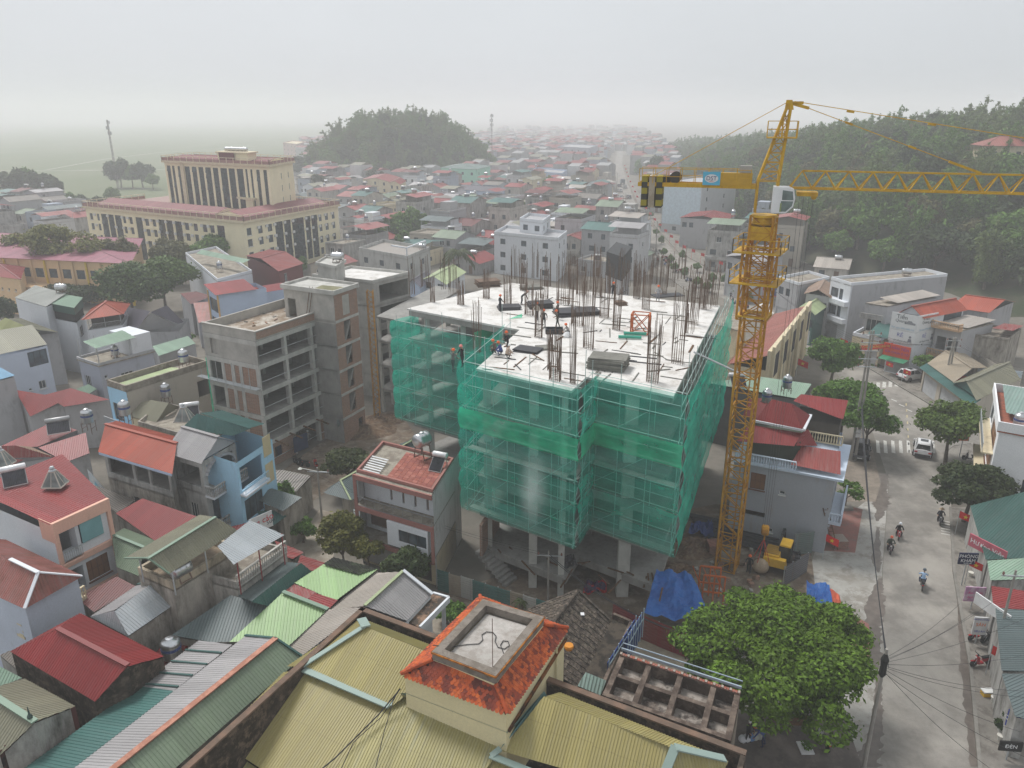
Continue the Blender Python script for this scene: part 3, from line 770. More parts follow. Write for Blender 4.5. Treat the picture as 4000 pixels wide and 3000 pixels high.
for k_,ss in(('bamboo',(1,2,3,4)),('dark',(5,6)),('mid',(7,8)),('olive',(9,10)),('yellow',(11,))):
 PROTO[k_]=[]
 for s_ in ss:
  me,tr=proto(k_,s_);PROTO[k_].append((me,tr.data));D.objects.remove(tr)
def ptree(loc,kind,label,s=1.0,group=None,seed=0,cat='tree',name=None,sz=1.0):
 rr=random.Random(seed*77+5);me,tr=PROTO[kind][seed%len(PROTO[kind])]
 e=D.objects.new(name or('bamboo_clump' if kind=='bamboo' else 'tree'),None);COL.objects.link(e);e.location=loc;e.rotation_euler=(0,0,rr.random()*6.28);e.scale=(s,s,s*sz)
 tag(e,label,cat,group)
 for nm,m in(('crown',me),('trunk',tr)):
  o=D.objects.new(nm,m);COL.objects.link(o);o.parent=e
 return e
def px_of(p):
 v=Vector(p)-Vector((0,0,CAMH));z=v.dot(_F);return(2000+FPX*v.x/z,1500-FPX*v.dot(_U)/z,z)if z>1 else(0,9e9,z)
cand=[];rr=random.Random(3);x=60
while x<420:
 y=110.0
 while y<760:
  qx=x+rr.uniform(-3,3);qy=y+rr.uniform(-3,3);h=hill_r(qx,qy)
  if h>.5:
   p=px_of((qx,qy,h+6))
   if-100<4100-p[0]and p[0]<4150 and p[1]<1500:cand.append((p[2],qx,qy,h,p[0]))
  y+=7.2 if y<330 else 10
 x+=7.2
cand.sort();near=cand[:200];rest=cand[200:]
for i,(dd,qx,qy,h,pxx)in enumerate(near):
 k_=rr.choices(['bamboo','dark','mid','olive'],[5 if qy>185 else 1.2,2.5,3,1.5])[0]
 rw_=int((dd-near[0][0])//12);ix_=1+sum(1 for c_ in near if int((c_[0]-near[0][0])//12)==rw_ and c_[4]<pxx)
 lab={'bamboo':'feathery bamboo clump','dark':'dark round-crowned tree','mid':'mid green bushy tree','olive':'dull olive-brown tree'}[k_]+f' on the right hillside, {ix_} from left in row {rw_ + 1} up'
 ptree((qx,qy,h-.6),k_,lab,rr.uniform(.95,1.45),lab.split(' on ')[0].replace('clump','clumps').replace('tree','trees')+' on the right hillside',i)
def mass(name,label,pts,kinds,seed):
 me=D.meshes.new(name);me.from_pydata([p[:3]for p in pts],[],[]);ob=D.objects.new(name,me);COL.objects.link(ob)
 cl=D.collections.new(name+'_kinds')
 for k_ in kinds:
  for m_,t_ in PROTO[k_]:
   o=D.objects.new('crown',m_);cl.objects.link(o)
 ng=D.node_groups.new(name,'GeometryNodeTree');ng.interface.new_socket('Geometry',in_out='INPUT',socket_type='NodeSocketGeometry');ng.interface.new_socket('Geometry',in_out='OUTPUT',socket_type='NodeSocketGeometry')
 N=ng.nodes;gi=N.new('NodeGroupInput');go=N.new('NodeGroupOutput');ip=N.new('GeometryNodeInstanceOnPoints');ci=N.new('GeometryNodeCollectionInfo')
 ci.inputs[0].default_value=cl;ci.inputs[1].default_value=True;ci.inputs[2].default_value=True
 mp=N.new('GeometryNodeMeshToPoints');rv=N.new('FunctionNodeRandomValue');rv.data_type='FLOAT_VECTOR';rv.inputs[0].default_value=(0,0,0);rv.inputs[1].default_value=(.1,.1,6.28)
 rs=N.new('FunctionNodeRandomValue');rs.data_type='FLOAT';rs.inputs[2].default_value=.8;rs.inputs[3].default_value=1.35
 L=ng.links;L.new(gi.outputs[0],mp.inputs[0]);L.new(mp.outputs[0],ip.inputs['Points']);L.new(ci.outputs[0],ip.inputs['Instance']);ip.inputs['Pick Instance'].default_value=True
 L.new(rv.outputs[0],ip.inputs['Rotation']);L.new(rs.outputs[1],ip.inputs['Scale']);L.new(ip.outputs[0],go.inputs[0])
 md=ob.modifiers.new('scatter','NODES');md.node_group=ng;return tag(ob,label,'wood',None,'stuff')
mass('hillside_wood','hazy mass of bamboo and trees along the top of the right hill',[(a[1],a[2],a[3]-.6)for a in rest],['bamboo','dark','mid','olive'],1)
lp=[];x=cl_.x-62
while x<cl_.x+62:
 y=428.0
 while y<500:
  qx=x+rr.uniform(-2.5,2.5);qy=y+rr.uniform(-2.5,2.5);h=hill_l(qx,qy)
  if h>.3:lp.append((qx,qy,h-1))
  y+=6.5
 x+=6.0
lp.sort(key=lambda p:p[1])
for i,p in enumerate(lp[:90]):
 k_=rr.choice(['bamboo','bamboo','mid','dark'])
 rw_=int((p[1]-lp[0][1])//7);ix_=1+sum(1 for c_ in lp[:90]if int((c_[1]-lp[0][1])//7)==rw_ and c_[0]<p[0])
 lab={'bamboo':'feathery bamboo clump','dark':'dark round-crowned tree','mid':'mid green bushy tree'}[k_]+f' on the hazy knoll, {ix_} from left in row {rw_ + 1} up'
 ptree(p,k_,lab,rr.uniform(.9,1.3),lab.split(' on ')[0]+'s on the knoll',i+3)
mass('knoll_wood','upper mass of bamboo on the round wooded knoll in the haze',lp[90:],['bamboo','mid'],2)
for i,(a_,b_,k_,s_,l_)in enumerate([(70,800,'dark',1.7,'large dark tree at the far left edge of the field'),(120,790,'mid',1.8,'tall twin-topped tree left of the field road'),(165,800,'dark',1.6,'dark bushy tree right of the tall twin-topped one'),(215,800,'dark',1.3,'lower dark tree at the right end of the left field clump'),(290,830,'mid',.9,'bright green rounded tree before the light blue house'),(330,838,'dark',.8,'dark shrubby tree beside the light blue house'),(395,838,'dark',.8,'dark bush left of the slate roofs by the field'),(445,800,'mid',.9,'small tree in the field edge left of the mast'),(475,735,'dark',1.7,'tall dark tree at the foot of the leaning field mast'),(520,735,'mid',1.4,'tree right of the field mast in the haze'),(560,735,'dark',1.5,'round tree in the middle of the hazy row behind the office tower'),(600,742,'mid',1.0,'low bush at the end of the hazy row by the tower'),(418,690,'mid',.55,'lone small tree standing in the green field'),(1180,700,'dark',1.4,'dark tree right of the cream office tower'),(1215,690,'mid',1.6,'tree between the office tower and the knoll'),(1560,960,'mid',1.2,'big green tree among red roofs right of the office block'),(1620,955,'mid',1.25,'second big green tree among red roofs right of the office block'),(1590,990,'mid',.8,'lower green bush below the pair of big trees'),(1480,1000,'mid',.9,'green tree beside the red-roofed sheds'),(1920,800,'mid',.7,'small tree by the pale blue house in the town'),(1730,770,'dark',1.0,'dark tree left of the pale blue shed in the town'),(2070,770,'mid',1.0,'green tree at the yellow chapel in the town'),(2150,770,'mid',1.1,'spreading tree beside the long red roof in town'),(2050,870,'mid',.9,'rounded tree beside the water tanks row'),(2110,690,'mid',1.0,'hazy tree behind the pale blue block'),(2560,720,'dark',1.6,'hazy dark tree by the far end of the street'),(2500,690,'mid',1.2,'hazy tree at the street vanishing point'),(1250,770,'dark',1.1,'hazy tree left of the white villa'),(1400,720,'mid',1.3,'tree at the left foot of the knoll'),(1470,740,'dark',1.2,'dark tree at the front foot of the knoll'),(1320,745,'mid',1.1,'tree between villa and knoll'),(1100,1060,'mid',.5,'small tree along the wall below the office block'),(1180,1070,'mid',.5,'slim tree at the right end of the office garden wall')]):
 q=W(a_,b_);ptree((q.x,q.y,0),k_,l_,s_,'trees out among the houses and fields',i+11)
tree('huge spreading almond tree with bright green leaf rosettes over the forecourt',3060,2550,5.8,6.3,6.0,3.7,F_BRIGHT,52000,.15,21,k=85,sub=.19,hollow=.72,q0=.4,q1=.92)
tree('green street tree nearest the red-tiled hall beside the road bend',3255,1385,5.0,3.9,3.4,2.8,F_MID,11000,.22,22,k=22,sub=.32)
tree('lush street tree behind the double concrete pole',3300,1570,5.2,4.3,4.0,3.0,F_MID,13000,.22,23,k=22,sub=.32)
tree('street tree overhanging the road beside the parked black car',3400,1620,5.0,3.4,3.2,2.9,F_MID,9000,.22,24,k=18,sub=.32)
tree('broad green tree at the street corner by the white block',3725,1650,5.0,4.2,4.0,2.8,foliage((.085,.15,.03)),9000,.22,25,k=24,sub=.32)
tree('dense dark green ficus crown beside the right pavement',3795,1895,4.0,4.0,3.0,2.2,foliage((.04,.065,.022),.35),11000,.2,26,k=26,sub=.3,hollow=.65)
tree('small sparse tree in a square planter on red paving',3322,1918,3.2,1.5,1.4,1.0,F_MID,900,.15,27,k=10,sub=.34,foot=(3300,1985))
tree('round olive-green mango tree beside the alley',1340,2090,3.6,2.3,2.1,2.1,foliage((.11,.125,.03),.4),9000,.17,28,k=24,sub=.34,hollow=.6)
tree('right hand mango tree leaning over the alley house front',1435,2140,3.0,1.4,1.3,1.2,foliage((.11,.125,.03),.4),3600,.17,29,k=14,sub=.36,hollow=.6)
tree('dark rounded tree between the brick frame and the grey canopy',1355,1805,3.4,2.9,2.2,1.5,foliage((.055,.075,.026),.4),8000,.2,30,k=22,sub=.34)
tree('dark leafy tree before the terrace house entrance',1585,2205,3.0,1.9,1.5,1.5,foliage((.055,.095,.035),.4),6000,.17,31,k=18,sub=.36)
tree('low shrub beside the white portico',1745,2385,1.2,1.3,1.0,.8,F_MID,2500,.15,32,k=10,sub=.4,cat='shrub',name='shrub')
tree('climbing greenery between the blue house and the tin roof',1115,1930,3.0,1.1,1.0,1.6,F_MID,2200,.16,33,k=10,sub=.4)
tree('bushes at the foot of the alley pole',1180,2060,1.6,1.6,1.2,1.0,F_MID,2500,.16,34,k=10,sub=.4,cat='shrub',name='shrub')
tree('big dark green tree left of the lilac-walled house',520,1110,5.5,6.6,5,4.2,foliage((.065,.12,.038),.4),11000,.34,35,k=30,foot=(520,1235))
tree('bright green tree above the dark school tree',655,1085,6,6.2,4,4.0,foliage((.08,.15,.036),.4),10000,.34,36,k=28,foot=(650,1220))
tree('green tree before the right part of the long office block',850,965,6.2,5.2,4,3.6,F_MID,8000,.36,37,k=24,foot=(850,1075))
tree('olive tree before the middle of the long office block',660,985,6.5,4.8,4,3.6,F_OLV,7000,.36,38,k=22,foot=(660,1110))
tree('tree before the office block right of the olive one',760,1000,5,4,3.4,2.8,F_MID,6000,.36,39,k=18,foot=(760,1100))
tree('airy yellow-green tree at the left edge before the school',80,975,8,6.2,5,4.2,F_YEL,4200,.36,40,k=22,sub=.3,foot=(70,1130))
tree('tall airy yellow-green tree before the school roof',190,950,8.5,6.2,5,4.6,F_YEL,4400,.36,41,k=24,sub=.3,foot=(185,1150))
tree('bare-branched olive tree before the school front',325,975,8.5,6.0,5,4.4,F_YEL,2300,.34,42,k=22,sub=.3,foot=(325,1150))
tree('sparse tree at the right end of the school front',455,985,8,4.2,3.6,4,F_OLV,2600,.34,43,k=16,sub=.32,foot=(455,1140))
tree('low dark bushes in front of the school',270,1150,2.4,8.2,3.4,2.4,F_DARK,6000,.3,44,k=14,cat='shrub',name='shrub')
tree('tree at the far left edge above the olive roof',5,1210,4,2.6,2.4,2.6,F_DARK,3000,.26,45,k=14)
tree('dark bush beside the green balcony house',360,1315,3.5,1.9,1.6,1.3,F_DARK,3000,.2,46,k=12,cat='shrub',name='shrub')
tree('bushy plants behind the green sheet shelter',720,1308,1.8,1.9,1.2,.8,F_MID,2000,.2,47,k=10,cat='shrub',name='shrub')
tree('young street tree before the white three-storey shop house',3260,1425-10,3.2,1.3,1.2,1.3,F_MID,1800,.2,48,k=10)
tree('small street tree right of the red banner',3170,1220,3.0,1.7,1.5,1.3,F_MID,2400,.22,49,k=10)
tree('street tree trained over the beige shutter shop',3610,1410,3.4,1.6,1.2,.9,F_MID,1500,.2,50,k=9)
tree('bush under the umbrella by the corner shop',3820,1500,2.4,1.4,1.2,1.2,F_MID,2200,.2,51,k=10)
tree('potted bushy plant on the right pavement corner',3925,2810,1.2,.75,.7,.8,F_DARK,2200,.12,52,k=9,cat='plant',name='potted_plant')
for i in range(17):
 a_,b_=[(2570,1010),(2600,1040),(2610,1070),(2650,1090),(2700,1130),(2560,960),(2540,930),(2640,1020),(2740,1150),(2560,905),(2520,860),(2505,830),(2700,1070),(2760,1115),(2850,1165),(2810,1120),(2900,1190)][i]
 q=W(a_+22,b_-6);ptree((q.x,q.y,0),'mid','small pavement tree lining the shop side of the long street',.3,'small trees along the far street',i,name='street_tree')
def palm(label,px,py,z,r,n=16,seed=1):
 c=W(px,py,z);t=T('palm_tree',label,'palm tree',V(c.x,c.y,0));rr=random.Random(seed);cr=MB()
 t.part('trunk',MB().tube(V(c.x,c.y,0),c,.2,8,.14),M_BARK)
 for i in range(n):
  a=6.28*i/n+rr.uniform(-.2,.2);el=rr.uniform(.1,1.1);pv=c
  for j in range(9):
   f=(j+1)/9;L=r*f;d=V(math.cos(a),math.sin(a),0);q=c+d*L*math.cos(el*.7)+V(0,0,r*(math.sin(el)*f-.95*f*f))
   s=V(-math.sin(a),math.cos(a),0)*r*.17*math.sin(math.pi*min(.97,f*.85+.12))
   cr.add([pv,q,q+s-V(0,0,.25*r*f*.6),pv+s*.9-V(0,0,.1*r)],[(0,1,2,3)]);cr.add([pv,q,q-s-V(0,0,.25*r*f*.6),pv-s*.9-V(0,0,.1*r)],[(0,1,2,3)]);pv=q
 t.part('crown',cr,foliage((.05,.075,.025),.4));return t
palm('tall palm with drooping fronds behind the building site',1790,985,8.5,4.2,20,3)
palm('slender betel palm beside the lilac-walled house',797,1035,8,1.9,11,5)
palm('small palm in the green field under the mast',418,655,6,2.6,12,6)
palm('tiny palm beside the tin site fence',2035,2345,1.6,.8,8,7)
# === BUILDING SITE: concrete block wrapped in green netting
LV=[0.0,2.3,6.0,9.0,12.0,15.1,18.2]
OUT=[W(*p,18.2).xy.to_3d()for p in[(1589,1205),(2030,1288),(1860,1440),(2233,1527),(2291,1472),(2631,1548),(2812,1194),(1994,1105)]]
def offset(poly,d):
 n=len(poly);out=[]
 for i in range(n):
  a,b,c=poly[i-1],poly[i],poly[(i+1)%n];e1=(b-a).normalized();e2=(c-b).normalized()
  n1=V(e1.y,-e1.x,0);n2=V(e2.y,-e2.x,0);k=(n1+n2);k=k/max(.3,k.dot(n1));out.append(b+k*d)
 return out
site=T('concrete_building','unfinished white-topped concrete block wrapped in green netting in the middle','building',OUT[2])
M_SLAB=blotch((.76,.74,.71),(.64,.62,.59),.35,.35,.6,c3=(.50,.47,.43));M_CC=concrete((.31,.30,.28),.5);M_COLM=concrete((.52,.51,.475),.35)  # M_CC is darker than the column concrete: interior shade put into its colour
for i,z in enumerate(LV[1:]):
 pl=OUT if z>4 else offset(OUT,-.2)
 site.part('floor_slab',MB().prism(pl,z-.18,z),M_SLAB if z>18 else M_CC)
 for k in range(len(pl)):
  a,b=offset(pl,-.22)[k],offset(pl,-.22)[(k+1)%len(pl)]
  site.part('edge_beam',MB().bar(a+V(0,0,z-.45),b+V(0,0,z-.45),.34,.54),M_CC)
fr_cols=[(1855,2245,.62),(2088,2323,.66),(2205,2317,.48),(2484,2412,.95)]
back=V(.27,.96,0).normalized()
CI=offset(OUT,-.6)
for k,(px,py,w)in enumerate(fr_cols):
 c=(CI[2].lerp(CI[3],.02),CI[2].lerp(CI[3],.62),CI[2].lerp(CI[3],.98),CI[4].lerp(CI[5],.62))[k]
 for r in range(5):
  q=c+back*(6.4*r)
  if r>0 and w==.95:q=q+V(.6,0,0)
  site.part('column',MB().prism([q+V(-w/2,-w*.35,0),q+V(w/2,-w*.35,0),q+V(w/2,w*.35,0),q+V(-w/2,w*.35,0)],0,18.0),M_COLM)
for k in range(3):
 q=OUT[0].lerp(OUT[1],(k+.5)/3)+back*.8
 for r in range(2):site.part('column',MB().prism([q+V(-.25,-.25,0),q+V(.25,-.25,0),q+V(.25,.25,0),q+V(-.25,.25,0)],0,18.0),M_COLM);q=q+back*6
core=W(1990,2200).lerp(W(2150,2200),.5)+back*4
ux_=(OUT[3]-OUT[2]).normalized()
mb=MB()
for a,b in((0,0),(5,0)):q=core+ux_*a;mb.prism([q,q+ux_*.25,q+ux_*.25+back*4,q+back*4],0,18)
mb.prism([core,core+ux_*5,core+ux_*5+back*.25,core+back*.25],0,6)
site.part('shear_wall',mb,M_CC)
q0=W(1875,2170,2.3);site.part('brick_wall',MB().prism([q0,q0+back*5,q0+back*5+ux_*.25,q0+ux_*.25],2.3,5.2),brick_m())
q0=W(1955,2150,2.3);site.part('brick_wall',MB().prism([q0+back*5,q0+back*5+ux_*6,q0+back*5.3+ux_*6,q0+back*5.3],2.3,5.4),brick_m())
st=MB();s0=W(1960,2290,0)
for i in range(9):
 q=s0-ux_*(.0-i*.0)+V(-.28*i,.18*i,0);st.prism([q,q+V(.34,-.2,0),q+V(1.3,1.0,0),q+V(.96,1.2,0)],i*.27,i*.27+.27)
site.part('stair',st,M_CC)
rr=random.Random(5)
for i in range(16):
 px=rr.uniform(1900,2600);py=2140+(px-1900)*.18+rr.uniform(-20,40);a=W(px,py,2.4);d=V(rr.uniform(-1.2,1.2),-rr.uniform(.6,1.6),rr.uniform(-.7,.4))
 single('timber_plank',MB().bar(a,a+d,.12,.07),M_WOOD,'rough brown plank jutting from the first floor edge of the site','plank',a,'planks lying about the first floor')
sc_t=T('scaffolding','steel tube scaffold standing all round the netted concrete block','scaffold',OUT[2]+V(-1,-1,0))
def pole_mesh():
 o=MB().tube((0,0,0),(0,0,1),.027,5).build('pole',plain((.42,.52,.49),.5,.1));m=o.data;D.objects.remove(o);return m
PM=pole_mesh()
def pole(t,a,b,name='pole',sc_=1.0):
 a=Vector(a);b=Vector(b);o=D.objects.new(name,PM);COL.objects.link(o);o.parent=t.e;o.location=a-t.o
 d=b-a;o.rotation_euler=d.to_track_quat('Z','Y').to_euler();o.scale=(sc_,sc_,d.length);return o
SO=offset(OUT,.75);NO=offset(OUT,1.15)
LH=[6.2,8.0,9.8,11.6,13.4,15.2,17.0,18.9]
for k in range(6):
 a,b=SO[k],SO[(k+1)%8];L=(b-a).length;n=max(1,round(L/2.2));top=17.6 if k==0 else 19.9
 for i in range(n+(1 if k==5 else 0)):
  q=a.lerp(b,i/n);zt=top+(rr.uniform(-.5,1.4)if i%2 else 0);pole(sc_t,q+V(0,0,5.9),q+V(0,0,zt),'standard')
  if k in(2,3,4):
   dd=(b-a).normalized();nn=V(dd.y,-dd.x,0)*-.95;pole(sc_t,q+nn+V(0,0,6),q+nn+V(0,0,18),'standard')
 for j,z in enumerate(LH[:-1]if k==0 else LH):
  pole(sc_t,a+V(0,0,z)-(b-a).normalized()*.3,b+V(0,0,z)+(b-a).normalized()*.3,'ledger')
  if j%2==0 and k in(2,3,4,5):pole(sc_t,a+V(0,0,z+.9),b+V(0,0,z+.9),'ledger',.8)
 for j in range(0,len(LH)-2,2):
  for i in range(0,n,3):pole(sc_t,a.lerp(b,i/n)+V(0,0,LH[j]),a.lerp(b,min(1,(i+2)/n))+V(0,0,LH[j+2]),'brace',.8)
for k in(2,3,4):
 a,b=SO[k],SO[k+1];dd=(b-a).normalized();nn=V(-dd.y,dd.x,0)
 for z in(6.15,11.55):sc_t.part('walk_board',MB().prism([a+nn*.15,b+nn*.15,b+nn*.75,a+nn*.75],z,z+.05),M_CONC)
net=T('safety_net','green mesh netting hung in lifts round the scaffold','net',NO[2])
NM=[net_m((.02,.56,.42),.40),net_m((.02,.62,.47),.46),net_m((.015,.66,.38),.58),net_m((.02,.52,.41),.36)]
NRS=net_m((.015,.58,.42),.55)
for k in(7,0,1,2,3,4,5):
 a,b=(NO[k],NO[(k+1)%8])
 if k==7:a,b=NO[0].lerp(NO[7],.22),NO[0]
 L=(b-a).length;dd=(b-a)/L;nn=V(dd.y,-dd.x,0);zs=([6.2,8.0,9.8,11.6,13.4,15.2,17.0]if k in(0,7)else LH)
 for j in range(len(zs)-1):
  nx=max(2,int(L/.8));nz=5;vs=[];fs=[]
  for v in range(nz+1):
   f=v/nz
   for u in range(nx+1):
    x=L*u/nx;bul=.22*math.sin(math.pi*f)+.10*noise2(x*.9+j*3.1+k*9,f*2+k)*(1 if 0<v<nz else.4)
    sag=.14*abs(noise2(x*.35+j*5,k*3.3))if v==nz else 0
    q=a+dd*x+nn*bul;vs.append((q.x,q.y,zs[j]+(zs[j+1]-zs[j])*f-sag+.02))
  for v in range(nz):
   for u in range(nx):i0=v*(nx+1)+u;fs.append((i0,i0+1,i0+nx+2,i0+nx+1))
  if k==5 and j==len(zs)-2:
   vs=[(x,y,z if i<nx+1 else z-.9*abs(math.sin(3.1*((i%(nx+1))/nx)*2))*(i//(nx+1))/nz)for i,(x,y,z)in enumerate(vs)]
  m=NM[2]if(k in(2,3,4)and j==4)else NRS if k==5 else NM[(j*2+k)%2 if j%3 else 3]
  net.part('net_panel',MB().add(vs,fs),m,None,True)
a,b=W(1850,1300,17.2),W(2040,1225,18.6);net.part('net_panel',MB().poly([a-V(0,0,1.6),b-V(0,0,2),b,a]),NM[2])
M_REBAR=blotch((.15,.10,.075),(.20,.145,.11),4)
CG=[(2168,1484,.9,3.3),(2103,1317,.7,3.4),(1864,1375,.6,3.6),(1983,1187,.8,2.6),(2067,1230,.9,2.7),(2125,1165,.9,2.8),(1800,1190,.7,2.2),(2161,1447,.9,2.6),(2237,1498,.4,4.6),(2200,1187,1.4,4),(2298,1360,.9,5.2),(2255,1270,1.2,4.4),(2407,1288,.7,3.8),(2486,1165,.7,3.2),(2522,1208,.8,4),(2548,1491,.9,4.2),(2645,1418,.95,5),(2710,1266,.8,4),(2330,1155,.9,4.6),(2747,1208,.7,4),(1900,1165,.7,2.6),(2046,1135,.8,3),(2270,1150,1.0,3.4),(2590,1150,.8,3.4),(1690,1180,.5,2.6),(2360,1240,.9,3.6),(2790,1195,.6,3.6)]
for i,(px,py,w,h)in enumerate(CG):
 c=W(px,py,18.2);mb=MB();n=6 if w>.6 else 4
 for a in range(n):
  for b in range(n):
   if 0<a<n-1 and 0<b<n-1:continue
   q=c+ux_*(w*(a/(n-1)-.5))+back*(w*.7*(b/(n-1)-.5));lean=V(rr.uniform(-.12,.12),rr.uniform(-.1,.1),h*rr.uniform(.75,1.08))
   mb.tube(q,q+lean*1.2,.018,4,cap=False)
 for s in range(rr.choice((2,3,8,10))):
  z=.15+s*.14;k=w/2;cs=[c+ux_*(sx*k)+back*(sy*k*.7)+V(0,0,z)for sx,sy in((-1,-1),(1,-1),(1,1),(-1,1))]
  for e in range(4):mb.bar(cs[e],cs[(e+1)%4],.02)
 where=['front','middle','back'][0 if py>1400 else 1 if py>1230 else 2]+' of the pale slab'
 single('rebar_cage',mb,M_REBAR,f'rusty starter bar cage, {sum(1 for q in CG if (0 if q[1] > 1400 else 1 if q[1] > 1230 else 2) == (0 if py > 1400 else 1 if py > 1230 else 2) and q[0] <= px)} from left at the {where}','rebar',c,'starter bar cages on the roof slab')
for i,(px,py)in enumerate([(1010+600,1150),(1660,1120),(1740,1130),(2000,1090),(2090,1085),(2420,1090),(2470,1120),(2560,1110),(2620,1120),(2660,1090),(2030,1115),(2140,1118),(2210,1122),(2240,1140),(2320,1130),(2380,1150),(2440,1150),(2500,1140),(2700,1180),(2760,1230),(2690,1330),(1770,1150)]):
 c=W(px,py,17.5);mb=MB()
 for a in range(10):q=c+V(rr.uniform(-.5,.5),rr.uniform(-.3,.3),0);mb.tube(q,q+V(rr.uniform(-.1,.1),0,rr.uniform(2.6,4.4)),.024,4,cap=False)
 single('rebar_bundle',mb,M_REBAR,f'thin bundle of brown starter bars beyond the slab edge, number {i + 1} from left','rebar',c,'starter bars beyond the slab edge')
def stack(px,py,z,w,l,n,mat,label,cat='boards',rz=.25,th=.06,name='board_stack'):
 c=W(px,py,z);t=T(name,label,cat,c);rs=random.Random(int(px))
 for i in range(n):
  a=rz+rs.uniform(-.09,.09);ca,sa=math.cos(a),math.sin(a);o=V(rs.uniform(-.12,.12),rs.uniform(-.12,.12),0)
  p=[c+o+V(x*ca-y*sa,x*sa+y*ca,0)for x,y in((-l/2,-w/2),(l/2,-w/2),(l/2,w/2),(-l/2,w/2))]
  t.part('board',MB().prism(p,z+i*th*1.15,z+i*th*1.15+th),mat)
M_FORM=concrete((.23,.225,.20),.5);M_FORMD=plain((.045,.045,.05),.6)
stack(2375,1435,18.2,1.9,2.9,12,M_FORM,'big stack of weathered formwork boards near the front of the slab',th=.07,rz=-.35)
stack(2065,1370,18.2,1.5,2.2,3,M_FORMD,'low stack of dark formwork boards left of the white heap',rz=-.4);stack(2130,1360,18.2,1.2,1.6,2,M_FORM,'pair of grey boards beside the low dark stack')
stack(1990,1205,18.2,1.6,2.2,3,M_FORMD,'dark panel stack beside the walking worker',th=.09);stack(2110,1200,18.2,1.6,2.4,5,M_FORMD,'thick black box of panels at the slab centre',th=.1)
stack(2075,1127,18.2,1.4,2.4,4,M_FORM,'small stack of dark planks at the slab back',th=.07);stack(2610,1155,18.2,1.6,3.4,2,M_FORMD,'flat dark sheets at the back right of the slab',th=.05)
stack(1905,1115,18.2,1.8,2.6,6,M_REBAR,'heap of rusty steel at the slab back left',th=.1);stack(2250,1225,18.2,2.2,4.2,4,M_FORMD,'wide pile of black formwork steel in the slab centre',th=.1)
stack(2425,1190,18.2,1.0,1.0,4,M_REBAR,'round tangle of tie wire on the slab',th=.08)
heap_c=W(2215,1316,18.2);single('white_lump',MB().lathe(heap_c,[(.35,0),(.4,.15),(.25,.4),(.06,.5)],10),plain((.75,.75,.75)),'small white lump for the welding glow by the crouching worker','sack')  # plain white lump standing in for the welding glow
t=T('cement_trough','black mixing trough with a blue label on the slab','trough',W(2165,1300,18.2));o=t.o
t.part('tray',MB().box(o.x-.8,o.y-.5,o.z,o.x+.8,o.y+.5,o.z+.12).box(o.x-.8,o.y-.5,o.z+.12,o.x-.72,o.y+.5,o.z+.45).box(o.x+.72,o.y-.5,o.z+.12,o.x+.8,o.y+.5,o.z+.45).box(o.x-.72,o.y-.5,o.z+.12,o.x+.72,o.y-.42,o.z+.45).box(o.x-.72,o.y+.42,o.z+.12,o.x+.72,o.y+.5,o.z+.45),M_FORMD)
t.part('label_plate',MB().box(o.x-.3,o.y-.1,o.z+.125,o.x+.05,o.y+.25,o.z+.2),plain((.1,.5,.7)))
for i in range(110):
 px=rr.uniform(1850,2720);py=rr.uniform(1150,1500)
 if py>1440+(px-1860)*.13 or px<1870+(1440-py)*.5:continue
 c=W(px,py,18.2);a=rr.choice((-.5,-.35,1.1,1.2,rr.uniform(0,3)));L=rr.uniform(.6,3.0);e=c+V(math.cos(a)*L,math.sin(a)*L,0)
 single('batten',MB().bar(c+V(0,0,.03),e+V(0,0,.04),rr.choice((.05,.09,.16)),.05),rr.choice((M_WOOD,M_FORM,M_FORMD,M_FORM)),'loose timber or steel batten lying on the pale roof slab','batten',c,'battens scattered on the roof slab')
for i,(px,py)in enumerate([(2480,1308),(2460,1322)]):
 c=W(px,py,18.25);single('green_roll',MB().tube(c+V(-1,.1,.14),c+V(1,-.15,.14),.14,10),plain((.05,.35,.25)),('upper' if i==0 else 'lower')+' of two rolls of green netting on the slab','roll')
t=T('crane_section','orange lattice mast section standing on the roof slab','crane section',W(2500,1300,18.2));o=t.o;mbx=MB();dx=V(1.5,-.5,0);dy=V(.35,1.2,0)
cr=[o-dx/2-dy/2,o+dx/2-dy/2,o+dx/2+dy/2,o-dx/2+dy/2];UP=V(0,0,1.8);M_OR=plain((.50,.12,.03),.55)
for i in range(4):
 a,b=cr[i],cr[(i+1)%4]
 t.part('corner_post',MB().bar(a,a+UP,.11),M_OR);t.part('brace',MB().bar(a,b+UP,.07).bar(b,a+UP,.07).bar(a,b,.08).bar(a+UP,b+UP,.08),M_OR)
